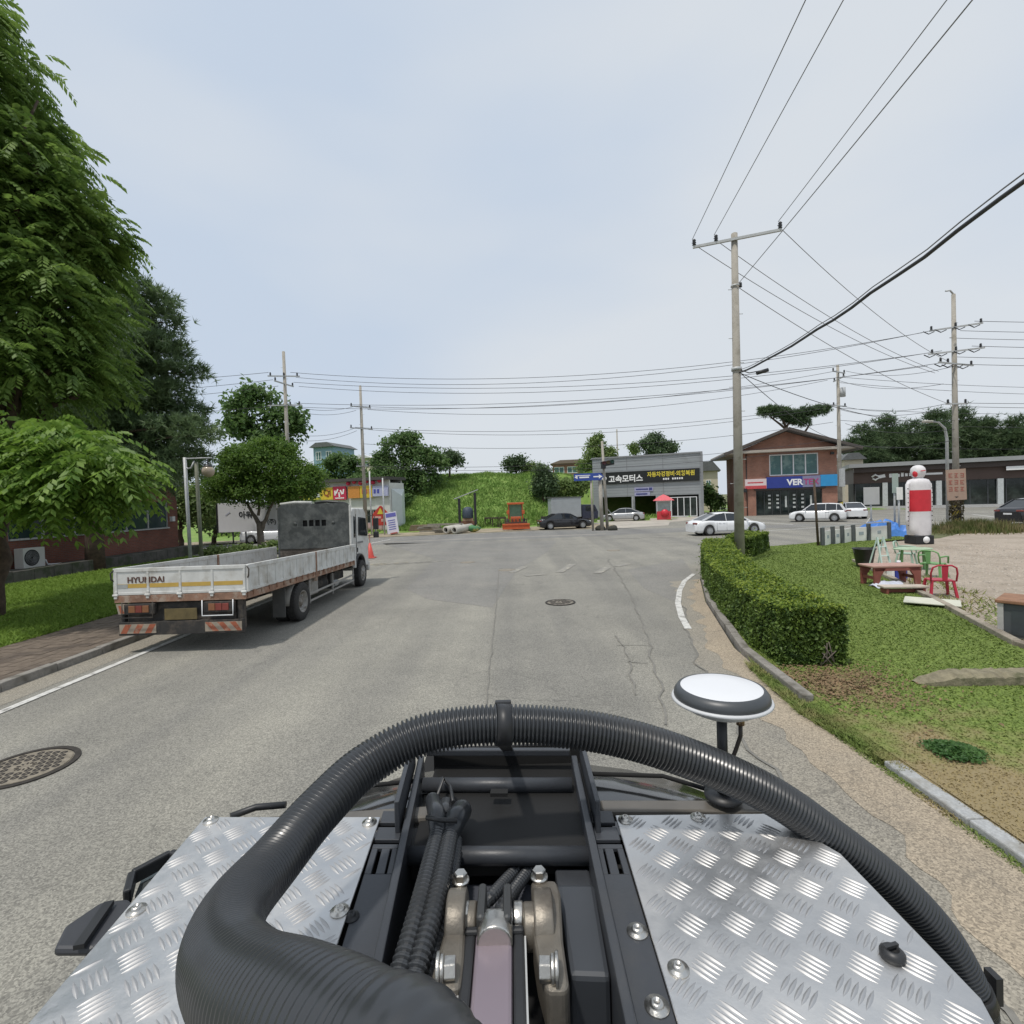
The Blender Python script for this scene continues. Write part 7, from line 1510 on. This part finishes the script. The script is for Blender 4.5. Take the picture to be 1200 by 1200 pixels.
TP.grid(rows, 0, False); tp = TP.build('tarpaulin', M('tarp_blue', (.06, .20, .55), .45, 0, .25, 3)); tp.location = (q.x+.2, q.y+.6, .02); tag(tp, 'crumpled bright blue tarpaulin heap beyond the low fence', 'tarpaulin')
def post_sign(name, label, pxx, base, ytop, Y, w_, h_, mat, legs=False, extra=None):
    p = dep(pxx, base, Y); t = thing(name, label, 'sign', (p.x, p.y, 0)); zt = zat(pxx, ytop, Y)
    mb = MB(); mb.cyl((0, 0, -.05), (0, 0, zt), .05, 10)
    if legs:
        for s in (-1, 1): mb.cyl((0, .02, 1.0), (s*.75, .1, 0), .03, 6)
    mb.build('post', mGalv, t); mb = MB(); mb.bx(-w_/2, w_/2, -.09, -.05, zt-h_, zt); mb.build('panel', mat, t, bevel=.01); return t
post_sign('notice_sign', 'blank pale square sign on a braced post before the showroom', 1021, 618, 571, 31, .95, 1.05, M('sign_pale', (.48, .48, .46), .6, 0, .06, 2), True)
post_sign('notice_sign', 'narrow grey green sign standing left of the inflatable figure', 1049, 632, 555, 29, .34, 1.1, M('sign_sage', (.35, .42, .38), .6, 0, .08, 3))
post_sign('notice_sign', 'small white sign just left of the inflatable figure', 1054, 632, 571, 28.6, .34, .7, mPw)
q = dep(1121, 586, 31.4); CB = thing('hand_painted_sign', 'brown hand painted board with red writing on the corner pole', 'sign', (q.x, q.y, 0))
z0, z1 = zat(1121, 586, 31.4), zat(1121, 550, 31.4); mb = MB(); mb.extr([(-.62, 0, z1-.02), (.58, 0, z1+.04), (.64, 0, z0+.02), (-.54, 0, z0-.02)], (0, .05, 0)); pn = mb.build('board', M('board_tan', (.40, .285, .22), .8, 0, .08, 3), CB)
mR2 = M('writing_faded_red', (.36, .12, .09), .7)
mb = MB()
for r in range(3):
    for k in range(3):
        x = -.36+k*.36; z = z1-.38-r*.42; mb.bx(x-.11, x+.11, -.012, -.002, z+.1, z+.14); mb.bx(x-.11, x+.11, -.012, -.002, z-.12, z-.08); mb.bx(x-.02+.09*((k+r) % 3-1), x+.02+.09*((k+r) % 3-1), -.013, -.003, z-.12, z+.14); mb.bx(x-.1, x+.05, -.0125, -.0025, z-.02, z+.02)
mb.build('red_writing', mR2, pn)
mb = MB(); mb.extr([(-.12, -.01, z0+.22), (.12, -.01, z0+.22), (0, -.01, z0+.14)], (0, .008, 0)); mb.build('arrow_mark', mBlack, pn)
# black bucket, red bench, junk, chairs
q = at(1013, 664, .08); BK = thing('bucket', 'black plastic tub on the lawn beside the red bench', 'bucket', (q.x, q.y, .075))
mb = MB(); mb.lathe([(.001, .01), (.22, .01), (.235, .03), (.33, .60), (.36, .61), (.36, .64), (.31, .64), (.21, .05), (.001, .05)], (0, 0, 0), 24); mb.build('tub', mBlack, BK)
mb = MB(); mb.tube([(-.35, 0, .62), (-.42, -.1, .5), (-.35, -.12, .46)], .012, 6); mb.build('handle', mBlack, BK)
mRW = M('red_brown_wood', (.24, .075, .055), .55, 0, .15, 6, .1, 20, c2=(.36, .2, .15), c2pos=(.6, .75), c2scale=3)
q = at(1043, 687, .04); TB = thing('low_table', 'dark red wooden table standing on the gravel edge', 'table', (q.x, q.y, .02), R(-3))
mb = MB(); mb.bx(-.66, .66, -.32, .32, .58, .63); mb.build('tabletop', M('table_top_worn', (.42, .25, .2), .5, 0, .12, 5), TB, bevel=.012)
for s in (-1, 1):
    mb = MB()
    for y in (-.28, .28): mb.extr([(s*.60, y-.03, 0), (s*.48, y-.03, 0), (s*.43, y-.03, .35), (s*.28, y-.03, .58), (s*.62, y-.03, .58)], (0, .06, 0))
    mb.bx(s*.55-.03, s*.55+.03, -.28, .28, .25, .33); mb.build('leg', mRW, TB, bevel=.008)
mb = MB(); mb.bx(-.6, .6, -.31, -.285, .49, .579); mb.build('apron', mRW, TB)
q = at(1055, 690, .03); SK = MB(); rows = []
for j in range(11):
    a = math.pi*j/10; rows.append([Vector(((i/12-.5)*.85, -.2*math.cos(a), .02+.22*math.sin(a)*(math.sin(math.pi*min(1, max(0, i/12*.9+.05)))**.4)*(.9+.3*noise.noise(Vector((i*.7, j*.7, 5)))))) for i in range(13)])
SK.grid(rows, 0, True); o = SK.build('sack', M('sack_white', (.55, .58, .66), .7, 0, .15, 5)); o.location = (q.x-.25, q.y+.1, .02); tag(o, 'white plastic sack lying under the red table', 'sack')
q = at(1060, 680, .03); JR = thing('water_container', 'blue plastic container stored under the red table', 'container', (q.x-.05, q.y+.15, .02)); mb = MB(); mb.box((0, 0, .26), (.36, .26, .5)); mb.build('tank', M('container_blue', (.04, .06, .32), .4), JR, bevel=.05); mb = MB(); mb.cyl((0, 0, .5), (0, 0, .57), .05, 12); mb.build('cap', mWh, JR)
mb = MB(); mb.bx(-.28, -.2, -.1, .1, 0, .5); mb.build('strap', mWh, JR)
q = at(1058, 697, .03); LBn = thing('plank_stool', 'low bench with pale plank top by the red table', 'bench', (q.x, q.y, .02), R(-8))
mb = MB(); mb.bx(-.52, .52, -.16, .16, .2, .25); mb.build('seat', M('plank_pale', (.50, .44, .37), .8, 0, .12, 6), LBn, bevel=.01)
for s in (-1, 1): mb = MB(); mb.bx(s*.42-.03, s*.42+.03, -.14, .14, 0, .2); mb.build('leg', mRW, LBn, bevel=.006)
mb = MB(); mb.bx(-.39, .39, -.03, .03, .08, .16); mb.build('stretcher', mRW, LBn)
def chair(name, label, loc, rz, m, sc=1.):
    t = thing(name, label, 'chair', loc, rz); t.scale = (sc, sc, sc)
    mb = MB(); mb.prism([(-.24, -.22), (.24, -.22), (.26, .22), (-.26, .22)], .40, .435); mb.build('seat', m, t, bevel=.015)
    for x in (-1, 1):
        for y in (-1, 1): mb = MB(); mb.bar((x*.22, y*.19, .41), (x*.27, y*.26, 0), .058, .058, up=(0, 1, 0)); mb.build('leg', m, t, bevel=.008)
    mb = MB()   # arched back with slats
    arch = [(-.26, .24, .42), (-.27, .28, .62), (-.24, .31, .76), (-.14, .33, .82), (.14, .33, .82), (.24, .31, .76), (.27, .28, .62), (.26, .24, .42)]
    mb.tube(arch, .022, 8); mb.build('back_frame', m, t)
    mb = MB(); mb.extr([(-.05, .315, .44), (.05, .315, .44), (.07, .325, .80), (-.07, .325, .80)], (0, .015, 0)); mb.build('back_slat', m, t)
    return t
mCR = M('plastic_red', (.42, .025, .05), .4, 0, .06, 4)
q = at(1101, 698, .03); chair('plastic_chair', 'red plastic chair standing alone on the gravel', (q.x, q.y, .02), R(160), mCR, .98)
mCG = M('plastic_green', (.16, .34, .12), .45, 0, .08, 4)
def armchair(label, loc, rz, m):
    t = chair('plastic_armchair', label, loc, rz, m)
    for s in (-1, 1): mb = MB(); mb.tube([(s*.27, .27, .64), (s*.31, .0, .65), (s*.30, -.2, .63), (s*.28, -.24, .42)], .024, 8); mb.build('armrest', m, t)
q = at(1088, 676, .03); armchair('green plastic armchair between the red table and red chair', (q.x+.15, q.y, .02), R(120), mCG)
q = at(1062, 662, .03); armchair('pale green plastic armchair behind the red table', (q.x, q.y, .02), R(40), M('plastic_pale_green', (.35, .48, .38), .45, 0, .08, 4))
q = at(1062, 668, .03); t = thing('garden_table', 'green plastic garden table behind the red table', 'table', (q.x+.3, q.y+.1, .02))
mb = MB(); mb.prism([(.6*math.cos(a), .4*math.sin(a)) for a in np.linspace(0, 6.283, 25)[:-1]], .68, .71); mb.build('tabletop', M('plastic_mint', (.34, .45, .30), .5), t, bevel=.008)
for x in (-.35, .35): mb = MB(); mb.bar((x, 0, .68), (x*1.1, 0, 0), .06, .06); mb.build('leg', mCG, t)
q = at(1040, 672, .05); ST = thing('step_ladder', 'pale mint folding step ladder behind the red table', 'step ladder', (q.x, q.y+.3, .03), R(15))
for s in (-1, 1):
    mb = MB(); mb.bar((-.2, s*.0-.25, 0), (-.12, 0, 1.15), .04, .05) if s < 0 else mb.bar((.2, -.25, 0), (.12, 0, 1.15), .04, .05); mb.build('rail', M('mint_metal', (.52, .64, .58), .4), ST)
    mb = MB(); mb.bar((s*.2, .3, 0), (s*.12, 0, 1.13), .03, .035); mb.build('rear_rail', bpy.data.materials['mint_metal'], ST)
for k in range(3): mb = MB(); mb.box((0, -.2+.065*k, .28*(k+1)), (.32-.03*k, .09, .02)); mb.build('tread', bpy.data.materials['mint_metal'], ST)
q = at(1092, 710, .05); tag(MB().box((0, 0, .02), (1.0, .75, .03), rot=Matrix.Rotation(R(-40), 3, 'Z')).build('floor_mat', M('mat_pale', (.56, .56, .46), .7, 0, .06, 4), bevel=.01), 'pale flat board lying on the weedy kerb', 'board').location = (q.x, q.y, .13)
# planter with timber top at the right edge
q = at(1172, 746, .03); PLn = thing('planter_box', 'dark grey box with worn timber top at the right edge', 'planter', (q.x, q.y, .02), R(-52))
mb = MB(); mb.bx(0, 2.2, 0, .75, 0, .62); mb.build('box', M('planter_slate', (.075, .085, .09), .5, 0, .1, 2), PLn, bevel=.02)
mb = MB(); mb.bx(-.06, 2.26, -.06, .81, .62, .68); mb.build('timber_top', M('timber_brown', (.26, .135, .075), .7, 0, .25, 7, .2, 20), PLn, bevel=.012)
for x in (0., 2.2): mb = MB(); mb.bx(x-.03, x+.05, -.03, .05, 0, .619); mb.build('corner_post', M('post_pale', (.45, .44, .42), .6), PLn)
mb = MB(); mb.bx(.15, 2.05, -.015, -.001, .08, .5); mb.build('recessed_panel', M('panel_slate', (.05, .06, .065), .4), PLn)
# long concrete ridge in the lawn
mb = MB(); rows = []
a = at(1072, 800, .08); b = at(1290, 797, .08); d = (b-a).normalized(); n_ = Vector((-d.y, d.x, 0)); Ln = (b-a).length
for i in range(60):
    t = i/59; c = a+d*Ln*t; w_ = .15*min(1, t*9+.4); h_ = .15*min(1, t*5+.1); nn = .03*noise.noise(Vector((i*.6, 0, 7)))
    rows.append([c+n_*(-w_)+Vector((0, 0, -.02)), c-n_*w_*.98+Vector((0, 0, h_*.7+nn)), c-n_*w_*.6+Vector((0, 0, h_+nn)), c+n_*w_*.5+Vector((0, 0, h_*1.05-nn)), c+n_*w_+Vector((0, 0, h_*.6)), c+n_*w_*1.05+Vector((0, 0, -.02))])
mb.grid(rows, 0, False); o = mb.build('stone_edging', M('weathered_stone', (.22, .195, .13), .95, 0, .3, 9, .9, 18, c2=(.11, .11, .06), c2scale=3)); tag(o, 'long weathered stone edging half sunk in the right lawn', 'edging stone')
# things at the foot of the hill
q = at(605, 621.5); TR_ = thing('tractor_implement', 'orange tractor with front blade parked at the foot of the hill', 'tractor', (q.x, q.y+.3, .02)); TR_.scale = (.52, .6, .6)
mO2 = M('tractor_orange', (.52, .105, .03), .5, 0, .12, 3)
mb = MB(); mb.bx(-2.4, 2.4, -.85, -.5, .15, .75); mb.bx(-2.4, 2.4, -.95, -.5, .75, 1.0); [mb.bx(x-.04, x+.04, -.9, .2, .15, 1.0) for x in (-2.35, 2.35)]; mb.build('tiller_blade', mO2, TR_, bevel=.03)
mb = MB(); mb.bx(-2.0, 2.0, -.5, .4, 1.0, 1.25); [mb.bx(x-.1, x+.1, -.45, .3, 1.2, 1.7) for x in np.linspace(-1.9, 1.9, 7)]; mb.build('tiller_frame', M('machine_dark', (.07, .045, .035), .7, 0, .2, 4), TR_, bevel=.02)
mb = MB(); mb.bx(-.9, .9, .4, 3.2, .9, 2.0); mb.build('engine_hood', mO2, TR_, bevel=.08)
mb = MB()
for x in (-1.25, 1.25): mb.bar((x, 1.8, 1.6), (x*.95, 1.8, 3.9), .26, .26); mb.bar((x, .8, 1.6), (x*.95, 1.0, 3.9), .2, .2)
mb.box((0, 1.3, 4.05), (3.0, 1.9, .3)); mb.bx(-1.6, -1.1, .5, .8, 2.4, 3.0); mb.bx(1.1, 1.6, .5, .8, 2.4, 3.0); mb.build('cab_frame', mO2, TR_, bevel=.05)
mb = MB(); mb.bx(-1.1, 1.1, 1.1, 1.14, 2.05, 3.85); mb.build('cab_glass', M('cab_glass_green', (.14, .27, .18), .1, 0, .2, 2), TR_)
for x in (-1.5, 1.5): mb = MB(); mb.lathe([(.001, -.22), (.75, -.22), (.85, -.15), (.85, .15), (.75, .22), (.001, .22)], (x, 2.3, .85), 22, axis='x'); mb.build('wheel', mRub, TR_)
q = at(547, 621); FRm = thing('shade_frame', 'black post frame with slanted rail around a blue drum', 'frame', (q.x, q.y+.9, .05)); FRm.scale = (.62, .7, .72)
mb = MB()
for x in (-1.2, 1.35): mb.bx(x-.2, x+.2, -.15, .15, 0, 4.6+x*.3)
mb.build('post', mBlack, FRm, bevel=.03); mb = MB(); mb.bar((-2.0, -.1, 4.2), (1.9, -.1, 5.4), .12, .12); mb.build('top_rail', mGalv, FRm)
mb = MB(); mb.bx(-1.2, 1.3, -.1, .1, .5, 1.1); mb.bx(-1.6, 1.5, -.5, .5, 0, .35); mb.build('base_rail', M('rust_frame', (.16, .08, .05), .8, 0, .3, 4), FRm)
q2 = Vector((q.x, q.y+1.8, 0)); DR = thing('drum', 'blue rounded drum on a tan stand inside the black frame', 'drum', (q2.x+.05, q2.y-.6, .3)); DR.scale = (.58, .6, .62)
mb = MB(); mb.lathe([(.001, 1.3), (.9, 1.3), (.95, 1.4), (.95, 2.4), (.8, 2.85), (.45, 3.1), (.001, 3.15)], (0, 0, 0), 22); mb.build('tank', M('drum_blue', (.05, .07, .10), .6), DR); mb = MB(); mb.bx(-.9, .9, -.6, .6, 0, 1.29); mb.build('stand', M('stand_tan', (.32, .22, .15), .8, 0, .2, 3), DR)
mCP = M('pipe_concrete', (.48, .46, .41), .85, 0, .1, 2)
for k, (x, y, dx, dz, lb) in enumerate([(522, 626, 2.4, 1.1, 'left concrete pipe lying open end to the road'), (532, 626, 2.2, 1.3, 'right concrete pipe lying open end to the road')]):
    c = at(x, y); a = Vector((0, 0, .42)); b = Vector((1.6, 2.6, .55)); t = thing('concrete_pipe', lb, 'pipe', (c.x, c.y+.2, 0), group=None); t.scale = (.82, .82, .82)
    d = (b-a).normalized(); m_ = MB(); mat_ = Vector((0, 0, 1)).rotation_difference(d).to_matrix().to_4x4(); m_.T = Matrix.Translation(a) @ mat_; m_.lathe([(.26, 0), (.40, 0), (.42, .04), (.40, 3.0), (.26, 3.0), (.26, 0)], (0, 0, 0), 22); m_.build('barrel', mCP, t)
    m_ = MB(); m_.T = Matrix.Translation(a) @ mat_; m_.lathe([(.262, .35), (.001, .36)], (0, 0, 0), 22); m_.build('inside', mDark, t)
q = at(510, 626); o = MB()
for k in range(9): a = Vector((random.uniform(-2.2, .4), random.uniform(0, 1.2), .12+.09*k)); o.bar(a, a+Vector((random.uniform(1.4, 2.2), random.uniform(-.4, .4), random.uniform(-.05, .05))), .16, .13)
o = o.build('lumber_pile', M('grey_lumber', (.27, .25, .21), .9, 0, .25, 3)); o.location = (q.x, q.y+.3, 0); tag(o, 'pile of grey lumber left of the concrete pipes', 'lumber pile')
q = at(495, 624); o = MB()
for k in range(5): o.bx(-1.6+.05*k, 1.2-.08*k, 0, 1, .12*k, .12*k+.1)
o = o.build('board_stack', M('brown_boards', (.23, .17, .12), .9, 0, .25, 3)); o.location = (q.x, q.y+1.5, .05); tag(o, 'low stack of brown boards at the foot of the hill', 'board stack')
q = at(555, 624); GB = MB(); rows = []
for j in range(9): rows.append([Vector((.85*math.cos(a)*math.sin(math.pi*(j+.3)/9.3)**.8*(1+.2*noise.noise(Vector((a, j, 1)))), .5*math.sin(a)*math.sin(math.pi*(j+.3)/9.3)**.8, 1.0*(j/8)*(1+.1*math.sin(a*2)))) for a in np.linspace(0, 6.28, 15)])
GB.grid(rows); o = GB.build('green_bag', M('bag_green', (.06, .20, .08), .7, 0, .3, 2, c2=(.36, .34, .10), c2pos=(.5, .56), c2scale=.9)); o.location = (q.x, q.y+.2, .02); o.scale = (.75, .75, .62); tag(o, 'green and yellow bag slumped by the concrete pipes', 'bag')
for k, (x, y, s_, lb) in enumerate([(704, 621.5, .36, 'dark boulder left of the traffic signal foot'), (718, 621.5, .34, 'dark boulder right of the traffic signal foot')]):
    q = at(x, y); B_ = MB(); B_.sphere((0, 0, s_*.4), s_, 12, sc=(1.3, .9, .8))
    for i, v in enumerate(B_.v): B_.v[i] = v*(1+.22*noise.noise(v*2.2+Vector((k*5, 0, 0))))
    o = B_.build('boulder', M('boulder_dark', (.05, .05, .04), .9, 0, .3, 3, .6, 8)); o.location = (q.x, q.y, 0); tag(o, lb, 'boulder')
q = at(640, 621); o = MB()
for k in range(5): o.box((k*.7-1.4, 0, .5), (.55, .6, 1.0+.2*(k % 2)))
o.build('junk', mDark) if False else None
for k, x in enumerate((571, 580, 589, 640)):
    q = at(x, 620); t = thing('iron_stand', ('rusty dark iron stand left of the orange tractor, first of three', 'rusty dark iron stand left of the orange tractor, middle of three', 'rusty dark iron stand beside the left side of the orange tractor', 'rusty dark iron stand right of the orange tractor')[k], 'stand', (q.x, q.y+1.8, .05))
    mb = MB(); mb.bx(-.35, .35, -.2, .2, .9, 1.05); [mb.bx(a-.05, a+.05, -.05, .05, 0, .9) for a in (-.28, .28)]; mb.bar((-.28, 0, .3), (.28, 0, .6), .05, .05); mb.build('frame', M('iron_dark_rust', (.06, .045, .035), .85), t)
